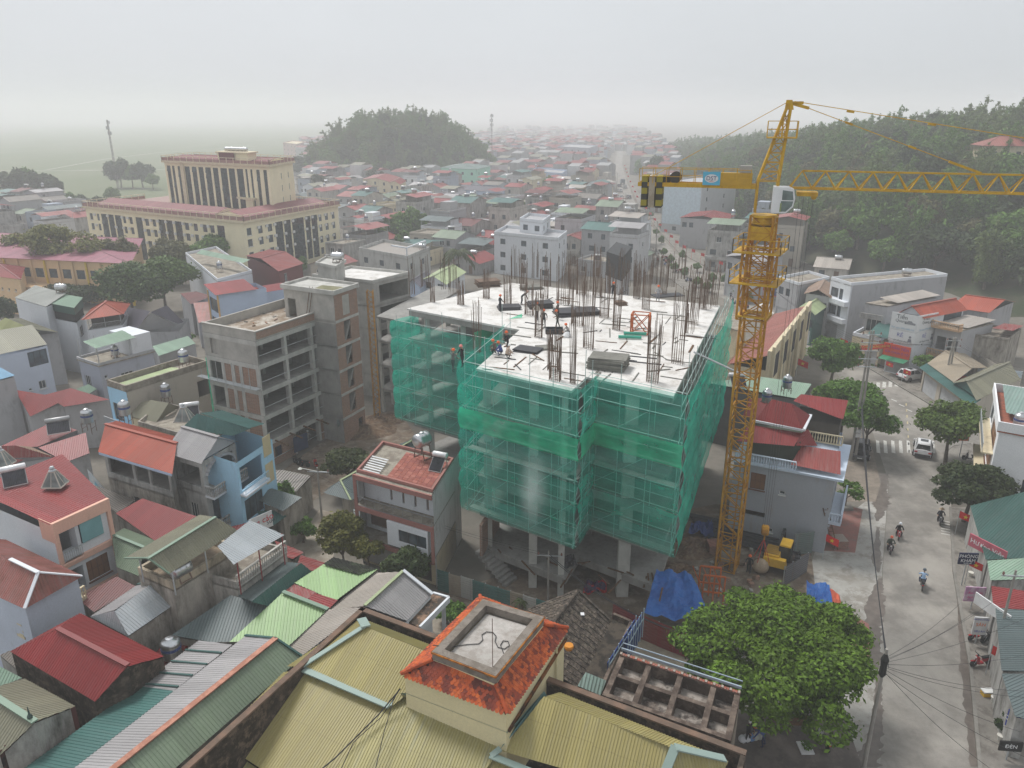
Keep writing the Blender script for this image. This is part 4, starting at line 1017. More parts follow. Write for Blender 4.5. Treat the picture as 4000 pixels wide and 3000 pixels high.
# === people
def body_mesh(joints,edges,rad,name):
 me=D.meshes.new(name);me.from_pydata(joints,edges,[]);o=D.objects.new(name,me);COL.objects.link(o)
 sk=o.modifiers.new('s','SKIN');sk.use_smooth_shade=True
 for i,r in enumerate(rad):me.skin_vertices[0].data[i].radius=r if isinstance(r,tuple)else(r,r)
 me.skin_vertices[0].data[0].use_root=True;sb=o.modifiers.new('b','SUBSURF');sb.levels=1
 dg=bpy.context.evaluated_depsgraph_get();dg.update();m2=D.meshes.new_from_object(o.evaluated_get(dg));m2.name='body';D.objects.remove(o);return m2
def pose(kind):
 hip=.92;lean=0;arm='down'
 J={}
 if kind=='stand':ch=(0,0,1.28);kn=[(-.11,.03,.5),(.12,-.02,.5)];ft=[(-.13,0,.07),(.14,-.08,.07)];el=[(-.3,.02,1.1),(.3,.1,1.12)];ha=[(-.3,.18,.88),(.22,.34,1.0)]
 if kind=='reach':ch=(0,.05,1.28);kn=[(-.11,.1,.5),(.12,-.1,.48)];ft=[(-.13,.12,.07),(.14,-.25,.07)];el=[(-.36,.2,1.4),(.3,.1,1.1)];ha=[(-.42,.35,1.62),(.3,.33,1.0)]
 if kind=='bend':ch=(0,.33,1.12);kn=[(-.12,.08,.48),(.13,-.02,.48)];ft=[(-.15,0,.07),(.16,-.12,.07)];el=[(-.27,.5,.88),(.27,.52,.88)];ha=[(-.2,.6,.6),(.2,.62,.62)]
 if kind=='crouch':hip=.38;ch=(0,.16,.72);kn=[(-.18,.36,.46),(.18,.34,.46)];ft=[(-.16,.12,.06),(.17,.1,.06)];el=[(-.3,.34,.55),(.3,.34,.55)];ha=[(-.14,.52,.4),(.14,.54,.38)]
 if kind=='ride':hip=.78;ch=(0,.1,1.15);kn=[(-.24,.4,.66),(.24,.4,.66)];ft=[(-.2,.28,.28),(.2,.28,.28)];el=[(-.33,.28,.98),(.33,.28,.98)];ha=[(-.3,.55,.98),(.3,.55,.98)]
 c=Vector(ch);pv=V(0,0,hip);d=(c-pv).normalized();nk=c+d*.2;hd=nk+d*.09+V(0,.02,.03);ht=hd+V(0,.01,.12)
 P=[pv,pv.lerp(c,.5),c,nk,hd,ht]
 R=[(.15,.11),(.135,.1),(.16,.105),(.055,.055),(.085,.095),(.07,.085)];E=[(0,1),(1,2),(2,3),(3,4),(4,5)]
 for s in(0,1):
  sx=-1 if s==0 else 1;sh=c+V(sx*.19,0,.1 if kind!='bend' else.04)
  i=len(P);P+=[sh,Vector(el[s]),Vector(ha[s]),Vector(ha[s])+(Vector(ha[s])-Vector(el[s])).normalized()*.09];R+=[.07,.048,.035,.038];E+=[(2,i),(i,i+1),(i+1,i+2),(i+2,i+3)]
  j=len(P);P+=[pv+V(sx*.1,0,-.05),Vector(kn[s]),Vector(ft[s]),Vector(ft[s])+V(0,.16,-.03)];R+=[.1,.065,.045,.04];E+=[(0,j),(j,j+1),(j+1,j+2),(j+2,j+3)]
 return body_mesh([tuple(p)for p in P],E,R,kind),P
POSES={}
for k_ in('stand','reach','bend','crouch','ride'):POSES[k_]=pose(k_)
SKIN=plain((.36,.22,.15),.6)
_hel={}
def person(loc,kind,top,leg,hat,label,rz=0,group=None,s=1.0,hatkind='helmet'):
 me,P=POSES[kind];key=(kind,top,leg);hd=P[4]
 if key not in _hel:
  m=me.copy();mt,ml=plain(top,.8),plain(leg,.85)
  for q in(mt,ml,SKIN):m.materials.append(q)
  hip=P[0]
  for p in m.polygons:
   c=p.center
   isleg=(c-hip).dot((P[2]-hip).normalized())<.02 and min((c-P[8]).length,(c-P[9]).length,(c-P[16]).length if len(P)>16 else 9,(c-P[17]).length if len(P)>17 else 9)>.14
   p.material_index=1 if isleg else 0
   if(c-hd).length<.19 and c.z>P[3].z-.01:p.material_index=2
   if min((c-P[8]).length,(c-P[9]).length,(c-P[16]).length,(c-P[17]).length)<.11:p.material_index=2
   p.use_smooth=True
  _hel[key]=m
 e=D.objects.new('person',None);COL.objects.link(e);e.location=loc;e.rotation_euler=(0,0,rz);e.scale=(s,s,s);tag(e,label,'person',group)
 b=D.objects.new('body',_hel[key]);COL.objects.link(b);b.parent=e
 top_=P[5]
 if hatkind=='helmet':mb=MB().lathe(hd+V(0,0,.05),[(.15,-.01),(.135,.02),(.13,.07),(.09,.13),(.03,.155)],12)
 elif hatkind=='cone':mb=MB().lathe(hd+V(0,0,.08),[(.24,-.02),(.12,.09),(.015,.18)],14)
 else:mb=MB().lathe(hd+V(0,-.01,.02),[(.10,-.04),(.11,.02),(.1,.09),(.05,.13)],12)
 o=mb.build(hatkind if hatkind!='cone' else 'conical_hat',plain(hat,.4));o.parent=e
 fm=MB().lathe(hd+V(0,.095,-.01),[(.012,-.02),(.018,0),(.006,.03)],6);fm.box(hd.x-.045,hd.y+.088,hd.z+.012,hd.x-.02,hd.y+.098,hd.z+.024).box(hd.x+.02,hd.y+.088,hd.z+.012,hd.x+.045,hd.y+.098,hd.z+.024)
 o=fm.build('face_features',plain((.12,.07,.05)));o.parent=e
 return e
BLK,NAVY,OH=(.02,.02,.025),(.03,.04,.09),(.75,.13,.03)
S=lambda x,y,z=18.2:W(x,y,z)
WK='workers in helmets on the building site'
person(S(1954,1218),'stand',BLK,BLK,OH,'worker in black walking past the dark panels, orange helmet',-1,WK)
person(S(2038,1190),'bend',BLK,BLK,(.5,.3,.25),'worker in black bending over between two panel stacks',-1.5,WK)
person(S(2097,1250),'stand',(.45,.42,.36),(.05,.05,.06),OH,'worker in pale shirt and orange helmet right of the black panel box',2.5,WK)
person(S(2124,1280),'stand',(.06,.06,.06),BLK,OH,'dark-clad worker with hands in front at the slab centre',3.0,WK)
person(S(2178,1247),'stand',(.10,.07,.06),BLK,OH,'upper of two workers right of the trough',1.0,WK)
person(S(2177,1283),'reach',(.09,.08,.06),(.04,.05,.04),OH,'lower of two workers standing over the trough',1.6,WK)
person(S(2222,1312),'crouch',(.28,.26,.25),(.10,.10,.11),OH,'crouching worker in grey beside the white lump',1.8,WK)
person(S(1983,1372),'reach',BLK,BLK,OH,'worker in black pointing at the edge of the court',2.0,WK)
person(S(1960,1388),'crouch',(.05,.08,.25),NAVY,OH,'crouching worker in blue at the slab edge',1.2,WK)
person(S(1936,1382),'crouch',(.15,.10,.08),BLK,OH,'crouching worker in brown left of the blue one',.8,WK)
person(S(1978,1400),'crouch',(.40,.30,.24),BLK,(.7,.7,.68),'crouching worker with pale helmet over the open formwork',-1.0,WK)
person(S(1770,1450,18.6),'reach',(.12,.14,.13),(.03,.08,.07),OH,'left worker on the scaffold corner in orange helmet',-.6,WK)
person(S(1806,1432,18.6),'reach',BLK,BLK,(.8,.25,.22),'worker in black with raised arm on the scaffold corner, pink helmet',2.4,WK)
person(S(2569,1178),'stand',(.35,.36,.38),(.2,.2,.22),OH,'worker in grey standing at the far right of the slab',2.9,WK)
person(S(2395,1165),'stand',BLK,BLK,OH,'tiny dark worker behind the tall central rebar',0,WK)
person(W(2923,2237),'stand',BLK,BLK,OH,'worker in black standing by the crane foot',2.6,WK)
person(W(1385,1698),'stand',(.5,.05,.05),(.3,.04,.04),(.7,.7,.7),'worker in red in the yard of the brick frame',0,WK)
person(W(1205,1735,.3),'stand',(.25,.25,.24),(.2,.2,.2),(.5,.5,.5),'worker in grey inside the ground floor of the brick frame',0,WK)
person(W(2920,2900),'stand',BLK,BLK,(.75,.75,.75),'person in black with a white hat under the big tree',-2.6,None,1,'cap')
person(W(2980,2915),'bend',(.05,.08,.22),NAVY,OH,'person in blue with orange cap under the big tree',1.2,None,1,'cap')
person(W(2975,2830),'stand',(.12,.08,.07),(.1,.08,.07),BLK,'person in brown at the trunk of the big tree',2,None,1,'cap')
# === motorbikes and cars
def motorbike(loc,rz,col,label,group=None,lean=0.0):
 t=T('motorbike',label,'motorbike',(0,0,0),group);M=plain(col,.3);K=plain((.02,.02,.02),.5)
 for y in(-.62,.62):
  w=t.part('wheel',MB().lathe((-.045,y,.29),[(.22,.0),(.29,.01),(.30,.045),(.29,.08),(.22,.09)],16,(1,0,0)),K)
  t.part('rim',MB().lathe((-.03,y,.29),[(.05,0),(.2,.01),(.2,.05),(.05,.06)],10,(1,0,0)),M_GALV,w)
 b=MB().hexa([(-.1,-.75,.55),(.1,-.75,.55),(.13,-.1,.38),(-.13,-.1,.38),(-.06,-.85,.72),(.06,-.85,.72),(.13,-.05,.66),(-.13,-.05,.66)])
 b.hexa([(-.14,.28,.25),(.14,.28,.25),(.12,.42,.3),(-.12,.42,.3),(-.18,.32,.85),(.18,.32,.85),(.08,.52,.88),(-.08,.52,.88)])
 b.hexa([(-.12,-.1,.22),(.12,-.1,.22),(.12,.3,.22),(-.12,.3,.22),(-.12,-.1,.34),(.12,-.1,.34),(.12,.3,.34),(-.12,.3,.34)])
 b.hexa([(-.06,.5,.5),(.06,.5,.5),(.05,.9,.52),(-.05,.9,.52),(-.06,.5,.56),(.06,.5,.56),(.04,.88,.58),(-.04,.88,.58)])
 t.part('body',b,M)
 t.part('seat',MB().hexa([(-.12,-.7,.7),(.12,-.7,.7),(.13,.02,.68),(-.13,.02,.68),(-.1,-.68,.8),(.1,-.68,.8),(.1,0,.76),(-.1,0,.76)]),K)
 t.part('handlebar',MB().bar((-.33,.36,1.0),(.33,.36,1.0),.035).bar((0,.42,.85),(0,.36,1.0),.08).tube((-.34,.34,1.0),(-.34,.34,1.14),.012).tube((.34,.34,1.0),(.34,.34,1.14),.012),K)
 t.part('fork',MB().bar((-.07,.44,.75),(-.07,.62,.29),.03).bar((.07,.44,.75),(.07,.62,.29),.03),M_GALV)
 t.part('headlight',MB().lathe((0,.5,.78),[(.07,0),(.075,.03),(.03,.06)],10,(0,1,0)),plain((.7,.7,.68),.2));t.part('tail_light',MB().box(-.06,-.87,.6,.06,-.84,.66),plain((.6,.03,.02)))
 t.e.location=loc;t.e.rotation_euler=(0,lean,rz);return t.e
def rider(px,py,rz,col,top,leg,hat,what,hk='helmet'):
 l=W(px,py,.02);motorbike(l,rz,col,what[0],'motorbikes being ridden on the street');person(l+V(0,0,0),'ride',top,leg,hat,what[1],rz,'riders on the street',1,hk)
rider(3507,2098,2.75,(.45,.02,.03),BLK,BLK,(.7,.72,.75),('red motorbike coming down the street','rider in black with white helmet on the red motorbike'))
rider(3472,2152,2.85,(.12,.07,.08),(.05,.07,.05),BLK,(.6,.12,.06),('dark motorbike by the wet verge','rider in dark green with red helmet by the wet verge'))
rider(3600,2292,-.45,(.03,.03,.035),(.35,.50,.70),NAVY,(.08,.1,.12),('black scooter going away up the street','rider in light blue shirt going away up the street'))
rider(3668,2040,2.75,(.05,.05,.06),(.03,.03,.04),BLK,(.50,.36,.22),('small dark motorbike at the right crosswalk','rider with straw conical hat at the right crosswalk'),'cone')
rider(3440,1580,-.4,(.06,.06,.07),BLK,(.05,.1,.06),BLK,('dark motorbike beside the street tree','rider in black beside the street tree'))
rider(3163,1328,2.2,(.06,.06,.07),BLK,BLK,BLK,('dark motorbike at the corner of the hall','rider in black at the corner of the hall'))
rider(3170,1316,.6,(.05,.05,.05),(.03,.03,.03),BLK,(.4,.1,.1),('second motorbike turning by the hall corner','second rider turning by the hall corner'))
motorbike(W(3815,2495,.13),1.9,(.4,.02,.02),'red motorbike parked before the massage shop sign','parked motorbikes')
motorbike(W(3830,2600,.13),1.75,(.35,.02,.03),'red and black motorbike with a load rack parked on red tiles','parked motorbikes')
motorbike(W(3870,2510,.13),1.7,(.03,.03,.03),'black motorbike parked behind the red one near the sign','parked motorbikes')
motorbike(W(3212,2905),.1,(.35,.34,.33),'grey scooter parked under the edge of the big tree','parked motorbikes')
motorbike(W(1165,1815),.9,(.03,.03,.03),'left black motorbike in the yard of the brick frame','parked motorbikes');motorbike(W(1185,1822),1.2,(.04,.04,.045),'middle black motorbike in the yard','parked motorbikes');motorbike(W(1235,1828),.4,(.4,.03,.02),'red motorbike in the yard of the brick frame','parked motorbikes')
motorbike(W(3790,1800,.1),1.2,(.03,.03,.03),'black motorbike parked by the white block corner','parked motorbikes')
for i,(px,py)in enumerate([(2585,1010),(2592,1020),(2600,1028),(2870,1190),(2886,1196),(2898,1204),(2640,1062),(2560,985),(2680,1100),(3050,1255),(2905,1225)]):
 motorbike(W(px+10,py,.14),1.0+.1*i,rr.choice(((.03,.03,.03),(.3,.03,.03),(.05,.08,.2))),f'hazy motorbike parked along the far street pavement, number {i + 1} in the row','motorbikes along the far pavement')
def car(loc,rz,col,label,group=None,suv=True,s=1.0):
 t=T('parked_car' if group else 'car',label,'car',(0,0,0),group);M=plain(col,.22,0,.04,.6);G=glass_m((.015,.02,.022),.08);K=plain((.02,.02,.02),.7)
 L,Wd,H=2.2,.9,1.62 if suv else 1.4;b=MB()
 secs=[(-L,.35,.62,.95),(-L+.12,.28,.98,.98),(-L*.55,.25,1.02,1),(-.1,.25,1.0,1),(1.05,.25,.98,1),(1.75,.28,.88,.97),(L-.05,.32,.70,.9),(L+.04,.4,.55,.82)]
 vs=[];n=len(secs)
 for y,z0,z1,k in secs:
  w=Wd*k;vs+=[(-w,y,z0),(-w*1.0,y,(z0+z1)/2),(-w*.95,y,z1),(0,y,z1+.045),(w*.95,y,z1),(w,y,(z0+z1)/2),(w,y,z0)]
 fs=[(i*7+j,i*7+j+1,(i+1)*7+j+1,(i+1)*7+j)for i in range(n-1)for j in range(6)]+[tuple(range(7)),tuple(range((n-1)*7,n*7))[::-1],]+[(i*7,(i+1)*7,(i+1)*7+6,i*7+6)for i in range(n-1)]
 body=t.part('body',MB().add(vs,fs),M,None,False)
 zt=H
 t.part('cabin_glass',MB().hexa([(-.82,-1.95,.98),(.82,-1.95,.98),(.82,1.0,.99),(-.82,1.0,.99),(-.66,-1.55,zt-.05),(.66,-1.55,zt-.05),(.66,.15,zt-.05),(-.66,.15,zt-.05)]),G)
 t.part('roof_panel',MB().hexa([(-.68,-1.72,zt-.07),(.68,-1.72,zt-.07),(.68,.2,zt-.07),(-.68,.2,zt-.07),(-.6,-1.55,zt+.02),(.6,-1.55,zt+.02),(.6,.05,zt+.02),(-.6,.05,zt+.02)]),M)
 if suv:t.part('sunroof',MB().box(-.4,-.9,zt+.021,.4,-.15,zt+.035),G)
 pl=MB()
 for sx in(-1,1):
  pl.bar((sx*.8,.98,1.0),(sx*.66,.17,zt-.03),.07).bar((sx*.83,-.45,1.0),(sx*.68,-.45,zt-.04),.07).bar((sx*.8,-1.93,1.0),(sx*.66,-1.6,zt-.04),.1).bar((sx*.83,-1.3,1.0),(sx*.68,-1.2,zt-.04),.1)
 t.part('pillars',pl,M)
 for sx in(-1,1):
  for y in(-1.35,1.38):
   w=t.part('wheel',MB().lathe((sx*.92-(.12 if sx>0 else.1),y,.34),[(.2,0),(.34,.01),(.35,.1),(.34,.2),(.2,.22)],18,(1,0,0)),K)
   t.part('rim',MB().lathe((sx*.93-.03+(.06 if sx>0 else-.12),y,.34),[(.02,0),(.21,.01),(.21,.05),(.02,.06)],10,(1,0,0)),M_GALV,w)
  t.part('headlight',MB().hexa([(sx*.5,2.12,.62),(sx*.8,2.02,.62),(sx*.84,1.85,.66),(sx*.5,2.0,.66),(sx*.5,2.1,.76),(sx*.78,2.0,.77),(sx*.8,1.85,.8),(sx*.5,1.98,.78)]),plain((.7,.72,.72),.15))
  t.part('tail_light',MB().box(min(sx*.55,sx*.87),-2.235,.72,max(sx*.55,sx*.87),-2.15,.86),plain((.45,.02,.02),.3))
  t.part('mirror',MB().box(sx*1.0-.08,.75,.98,sx*1.0+.08,.88,1.12),M)
 t.part('bumper',MB().box(-.8,-2.27,.34,.8,-2.18,.55).box(-.74,2.16,.36,.74,2.26,.52),plain((.08,.08,.08)))
 t.part('number_plate',MB().box(-.25,-2.29,.58,.25,-2.26,.7).box(-.25,2.265,.4,.25,2.28,.5),plain((.7,.7,.68)))
 t.e.location=loc;t.e.rotation_euler=(0,0,rz);t.e.scale=(s,s,s);return t.e
car(W(3603,1765,.02),-.5,(.75,.75,.76),'white car driving over the striped crosswalk')
car(W(3560,1480,.14),-1.2,(.72,.72,.73),'white hatchback parked on the shop pavement','parked cars')
car(W(3360,1775,.02),2.68,(.015,.015,.02),'black saloon parked under the double pole','parked cars',False)
for i,(px,py,c_)in enumerate([(2468,1000-35,(.7,.7,.7)),(2462,930,(.6,.6,.6)),(2450,900,(.7,.7,.7)),(2432,860,(.1,.1,.1)),(2425,830,(.65,.65,.65)),(2420,810,(.3,.3,.32)),(2412,775,(.7,.7,.7)),(2410,750,(.6,.6,.6)),(2406,730,(.1,.1,.12)),(2455,775,(.05,.05,.06)),(2440,735,(.5,.5,.5))]):
 car(W(px+(12 if i<9 else 0),py,.05),.1,c_,f'hazy car parked along the left side of the far street, number {i + 1} going away','cars along the far street',True)
t=T('truck','small dark truck far down the hazy street','truck',W(2432,720));o=t.o
t.part('cargo_box',MB().box(o.x-1,o.y-2.5,.8,o.x+1,o.y+1.5,2.9),plain((.1,.12,.14)));t.part('cab',MB().box(o.x-.95,o.y+1.55,.5,o.x+.95,o.y+3,2.3),plain((.2,.25,.3)))
for sx in(-1,1):
 for y in(-1.6,2.1):t.part('wheel',MB().lathe((o.x+sx*.85-.15,o.y+y,.45),[(.3,0),(.45,.02),(.45,.28),(.3,.3)],12,(1,0,0)),plain((.02,.02,.02)))
# === TOWER CRANE
M_YEL=blotch((.60,.36,.02),(.42,.22,.02),1.6,.45,.68,.5);M_MAST=blotch((.52,.26,.022),(.32,.13,.02),1.2,.42,.65,.55)
CB=W(2838,2215);crn=T('tower_crane','tall yellow-orange tower crane with a white cab beside the netted block','crane',CB)
ca=math.radians(-17);JX=V(math.cos(ca),math.sin(ca),0);JY=V(-JX.y,JX.x,0)
def lattice(b,p0,axis,sx,sy,L,hw,hh,sec,ch=.155,br=.07,part=None):
 n=round(L/sec);cs=[p0+sx*(a*hw)+sy*(c*hh)for a,c in((-1,-1),(1,-1),(1,1),(-1,1))]
 for i in range(n):
  m=MB();z0=axis*(i*sec);z1=axis*((i+1)*sec);zm=axis*((i+.5)*sec)
  for k in range(4):
   a,c=cs[k],cs[(k+1)%4];m.bar(a+z0,a+z1,ch);m.bar(a+z0,c+z0,br*1.2)
   m.bar(a+z0,c+zm,br);m.bar(c+zm,a+z1,br);m.bar(a+zm,c+zm,br*.8)
  m.bar(cs[0]+z0,cs[2]+z0,br)
  crn.part(b,m,M_MAST)
ma=math.radians(62);MX=V(math.cos(ma),math.sin(ma),0);MY=V(-MX.y,MX.x,0);Z=V(0,0,1)
lattice('mast_section',V(CB.x,CB.y,0),Z,MX,MY,30,.8,.8,2.5)
lattice('climbing_frame',V(CB.x,CB.y,22.2),Z,MX,MY,6.0,1.08,1.08,3.0,.14,.07)
for z,hw in((25.0,1.75),(27.3,1.7),(22.4,1.15)):
 m=MB();c=V(CB.x,CB.y,z)
 for a,w_ in((1,.6),(-1,.6)):
  m.prism([c+MX*(a*hw)-MY*hw,c+MX*(a*(hw-w_))-MY*hw,c+MX*(a*(hw-w_))+MY*hw,c+MX*(a*hw)+MY*hw],z,z+.1)
  m.prism([c+MY*(a*hw)-MX*(hw-w_),c+MY*(a*(hw-w_))-MX*(hw-w_),c+MY*(a*(hw-w_))+MX*(hw-w_),c+MY*(a*hw)+MX*(hw-w_)],z,z+.1)
 if hw>1.2:
  for i in range(12):
   f=i%3-1;s_=[(1,f),(f,1),(-1,-f),(-f,-1)][i//3];q=c+MX*(s_[0]*hw)+MY*(s_[1]*hw);m.bar(q,q+Z*1.05,.05)
  for a in range(4):
   s0,s1=[(-1,-1),(1,-1),(1,1),(-1,1),(-1,-1)][a:a+2]
   for hz in(.55,1.05):m.bar(c+MX*(s0[0]*hw)+MY*(s0[1]*hw)+Z*hz,c+MX*(s1[0]*hw)+MY*(s1[1]*hw)+Z*hz,.045)
 crn.part('platform',m,M_YEL)
crn.part('slewing_ring',MB().lathe((CB.x,CB.y,29.3),[(.85,0),(1.0,.12),(.8,.2),(.8,.45),(1.0,.55),(.9,.7)],20).hexa([tuple(V(CB.x,CB.y,28.2)+MX*a+MY*b)for a,b in((-.8,-.8),(.8,-.8),(.8,.8),(-.8,.8))]+[tuple(V(CB.x,CB.y,29.2)+MX*a+MY*b)for a,b in((-.8,-.8),(.8,-.8),(.8,.8),(-.8,.8))]),M_YEL)
C0=V(CB.x,CB.y,0);m=MB();apex=C0+JX*.9+Z*37.6
feet=[C0+JX*a+JY*b+Z*30.2 for a,b in((-.7,-.6),(.7,-.6),(.7,.6),(-.7,.6))]
for i,f_ in enumerate(feet):
 m.bar(f_,f_+Z*2.2,.17);m.bar(f_+Z*2.2,apex+(f_-C0-Z*30.2)*.15,.17)
for j in range(7):
 for i in range(4):
  a=(feet[i]+Z*2.2).lerp(apex,j/8);b=(feet[(i+1)%4]+Z*2.2).lerp(apex,(j+1)/8);c=(feet[(i+1)%4]+Z*2.2).lerp(apex,j/8);m.bar(a,b,.06);m.bar(a,c,.06)
m.hexa([tuple(apex+JX*a+JY*b-Z*.35)for a,b in((-.3,-.2),(.3,-.2),(.3,.2),(-.3,.2))]+[tuple(apex+JX*a+JY*b+Z*.3)for a,b in((-.25,-.15),(.15,-.15),(.15,.15),(-.25,.15))])
crn.part('tower_head',m,M_YEL)
m=MB();pf=C0+JX*.6+Z*35.4
m.prism([pf+JX*a+JY*b for a,b in((-1,-.8),(1,-.8),(1,.8),(-1,.8))],35.35,35.43)
for a,b in((-1,-.8),(0,-.8),(1,-.8),(1,.8),(0,.8),(-1,.8)):m.bar(pf+JX*a+JY*b,pf+JX*a+JY*b+Z*1.1,.05)
for hz in(.55,1.1):
 for(a,b),(c,d)in(((-1,-.8),(1,-.8)),((1,-.8),(1,.8)),((1,.8),(-1,.8)),((-1,.8),(-1,-.8))):m.bar(pf+JX*a+JY*b+Z*hz,pf+JX*c+JY*d+Z*hz,.04)
crn.part('platform',m,M_YEL)
JL=34;sec=1.55
for i in range(int(JL/sec)):
 m=MB();a=1.5+i*sec;L0=C0+JX*a+Z*31.95;L1=C0+JX*(a+sec)+Z*31.95;Lm=C0+JX*(a+sec/2)+Z*33.15
 for s_ in(-.55,.55):
  m.bar(L0+JY*s_,L1+JY*s_,.1);m.bar(L0+JY*s_,Lm,.07);m.bar(Lm,L1+JY*s_,.07)
 m.bar(L0-JY*.55,L0+JY*.55,.06);m.bar(Lm-JX*sec,Lm,.12)if i else None
 crn.part('jib_section',m,M_YEL)
m=MB()
for s_ in(-.6,.6):m.bar(C0-JX*.8+JY*s_+Z*32,C0-JX*9.3+JY*s_+Z*32,.14,.3)
m.prism([C0-JX*1-JY*.55,C0-JX*1+JY*.55,C0-JX*9.3+JY*.55,C0-JX*9.3-JY*.55],31.98,32.04)
for s_ in(-.75,.75):
 for i in range(9):q=C0-JX*(1.2+i)+JY*s_+Z*32.1;m.bar(q,q+Z*1.05,.04)
 for hz in(.55,1.1):m.bar(C0-JX*1.2+JY*s_+Z*(32.05+hz),C0-JX*9.2+JY*s_+Z*(32.05+hz),.04)
crn.part('counter_jib',m,M_YEL)
cwm=NT('striped_counterweight');s_=cwm.n('ShaderNodeSeparateXYZ');cwm.l(cwm.n('ShaderNodeNewGeometry').outputs['Position'],s_.inputs[0])
fr_=cwm.math('FRACT',cwm.math('MULTIPLY',s_.outputs[2],1.15));cwm.col(cwm.mix(cwm.math('GREATER_THAN',fr_,.5),(.30,.25,.03),(.045,.043,.035))).set(.8)
for i in range(3):
 q=C0-JX*(7.7+i*.55);crn.part('counterweight',MB().prism([q+JX*.22-JY*.7,q+JX*.22+JY*.7,q-JX*.22+JY*.7,q-JX*.22-JY*.7],30.3,32.6),cwm.m if i!=1 else blotch((.42,.36,.28),(.32,.27,.2),1))
q=C0-JX*2.8+Z*32.1;bx=MB();p_=[q-JX*1.7-JY*.75,q+JX*1.7-JY*.75,q+JX*1.7-JY*.2,q-JX*1.7-JY*.2]
bx.prism(p_,32.1,32.95);crn.part('control_box',bx,plain((.50,.29,.02),.45));
q2=C0-JX*1.6+Z*32.96;crn.part('ballast_block',MB().prism([q2-JX*.4-JY*.6,q2+JX*.4-JY*.6,q2+JX*.4,q2-JX*.4],32.96,33.45),M_CONC)
def text(body,loc,u,up,size,mat,parent=None,rel=V(0,0,0),align='CENTER',ext=.004):
 cu=D.curves.new('lettering','FONT');cu.body=body;cu.size=size;cu.align_x=align;cu.align_y='CENTER';cu.extrude=ext;cu.resolution_u=3
 o=D.objects.new('lettering',cu);COL.objects.link(o);x=Vector(u).normalized();y=Vector(up).normalized();z=x.cross(y)
 dg=bpy.context.evaluated_depsgraph_get();me=D.meshes.new_from_object(o);D.objects.remove(o);o=D.objects.new('lettering',me);COL.objects.link(o);me.materials.clear();me.materials.append(mat)
 R3=Matrix((x,y,z)).transposed();o.rotation_euler=R3.to_euler();o.location=Vector(loc)-rel
 if parent:o.parent=parent
 return o
M_SKY=plain((.10,.42,.60),.5,0,.03);M_WS=plain((.70,.70,.70),.5,0,.03);M_NB=plain((.03,.04,.16),.5,0,.03)
q=C0-JX*3.95-JY*.78+Z*32.05
sg=crn.part('sign_board',MB().prism([q-JX*.62,q+JX*.62,q+JX*.62+JY*.02,q-JX*.62+JY*.02],32.06,33.0),M_SKY)
cx=q+Z*.48-JY*.012
el=MB();el.add([tuple(cx+JX*(.48*math.cos(t_*.314))+Z*(.3*math.sin(t_*.314)))for t_ in range(20)],[tuple(range(20))]);crn.part('emblem',el,M_WS,sg)
text('DST',cx-JY*.012,JX,Z,.42,M_NB,sg,crn.o);text('GROUP',cx-JY*.012-Z*.2,JX,Z,.1,plain((.6,.05,.04)),sg,crn.o)
wq=C0-JX*6.6+Z*32.5;crn.part('winch',MB().lathe(wq-JY*.5,[(.42,0),(.42,.06),(.3,.08),(.3,.8),(.42,.82),(.42,.9)],14,tuple(JY)).box(wq.x-.9,wq.y-.1,32.1,wq.x-.4,wq.y+.5,32.6),plain((.05,.045,.04),.6))
m=MB();A=apex+Z*.1
for s_ in(-.45,.45):m.tube(A-JX*.25,C0-JX*8.9+JY*s_+Z*32.2,.024,5)
e1=C0+JX*13.6+Z*33.2;e2=C0+JX*30+Z*33.2;m.tube(A+JX*.3,e1,.026,5);m.tube(A+JX*.3+Z*.1,e2,.026,5)
for e_,t_ in((e1,.62),(e1,.28),(e2,.3),(e2,.12)):c_=(A+JX*.3).lerp(e_,t_);m.bar(c_,c_+(e_-A).normalized()*.5,.14)
m.bar(e1+(A-e1).normalized()*2.2,e1,.16);m.bar(A,A+JX*.9+Z*.0,.2);m.bar(A,A+JX*1.3-Z*.35,.2)
crn.part('tie_bar',m,M_YEL)
hb0=W(2968,2240);tq=C0+JX*max(2.2,(hb0-C0).dot(JX))+Z*31.6;crn.part('trolley',MB().prism([tq+JX*a+JY*b for a,b in((-.7,-.7),(.7,-.7),(.7,.7),(-.7,.7))],31.5,31.72).bar(tq-JX*.7-JY*.7-Z*.1,tq+JX*.7-JY*.7-Z*.1,.1).lathe(tq+JX*.5-Z*.25,[(.2,0),(.2,.3)],10,tuple(JY)),M_YEL)
hk=V(hb0.x,hb0.y,4.7);m=MB()
for a,b in((-.5,-.35),(-.2,-.35),(.2,.35),(.5,.35)):m.tube(tq+JX*a+JY*b,hk+JX*a*.5+JY*b*.5,.012,4)
crn.part('hoist_rope',m,plain((.08,.08,.08)))
crn.part('hook_block',MB().lathe(hk-Z*.5-JX*.3,[(.35,0),(.45,.1),(.45,.5),(.35,.6)],12,tuple(JX)).bar(hk-Z*.9,hk-Z*1.4,.12),M_MAST)
hb=V(hk.x,hk.y,0)
t=T('lifting_bag','beige bulk bag hung on red slings from the crane hook','bag',hb)
m=MB();
for a,b in((-.5,-.5),(.5,-.5),(.5,.5),(-.5,.5)):m.tube(hk-Z*1.3,hb+V(a,b,1.35),.03,4)
t.part('sling',m,plain((.45,.04,.03)));t.part('sack',MB().lathe(hb+Z*.25,[(.3,0),(.62,.15),(.7,.5),(.55,.85),(.25,1.1)],12),blotch((.42,.33,.24),(.33,.25,.18),2),None,True)
cb=C0+JX*1.0-JY*.95;m=MB();prof=[(-.6,30.3),(.4,30.3),(.85,30.75),(.93,31.35),(.8,31.95),(.45,32.1),(-.6,32.12)]
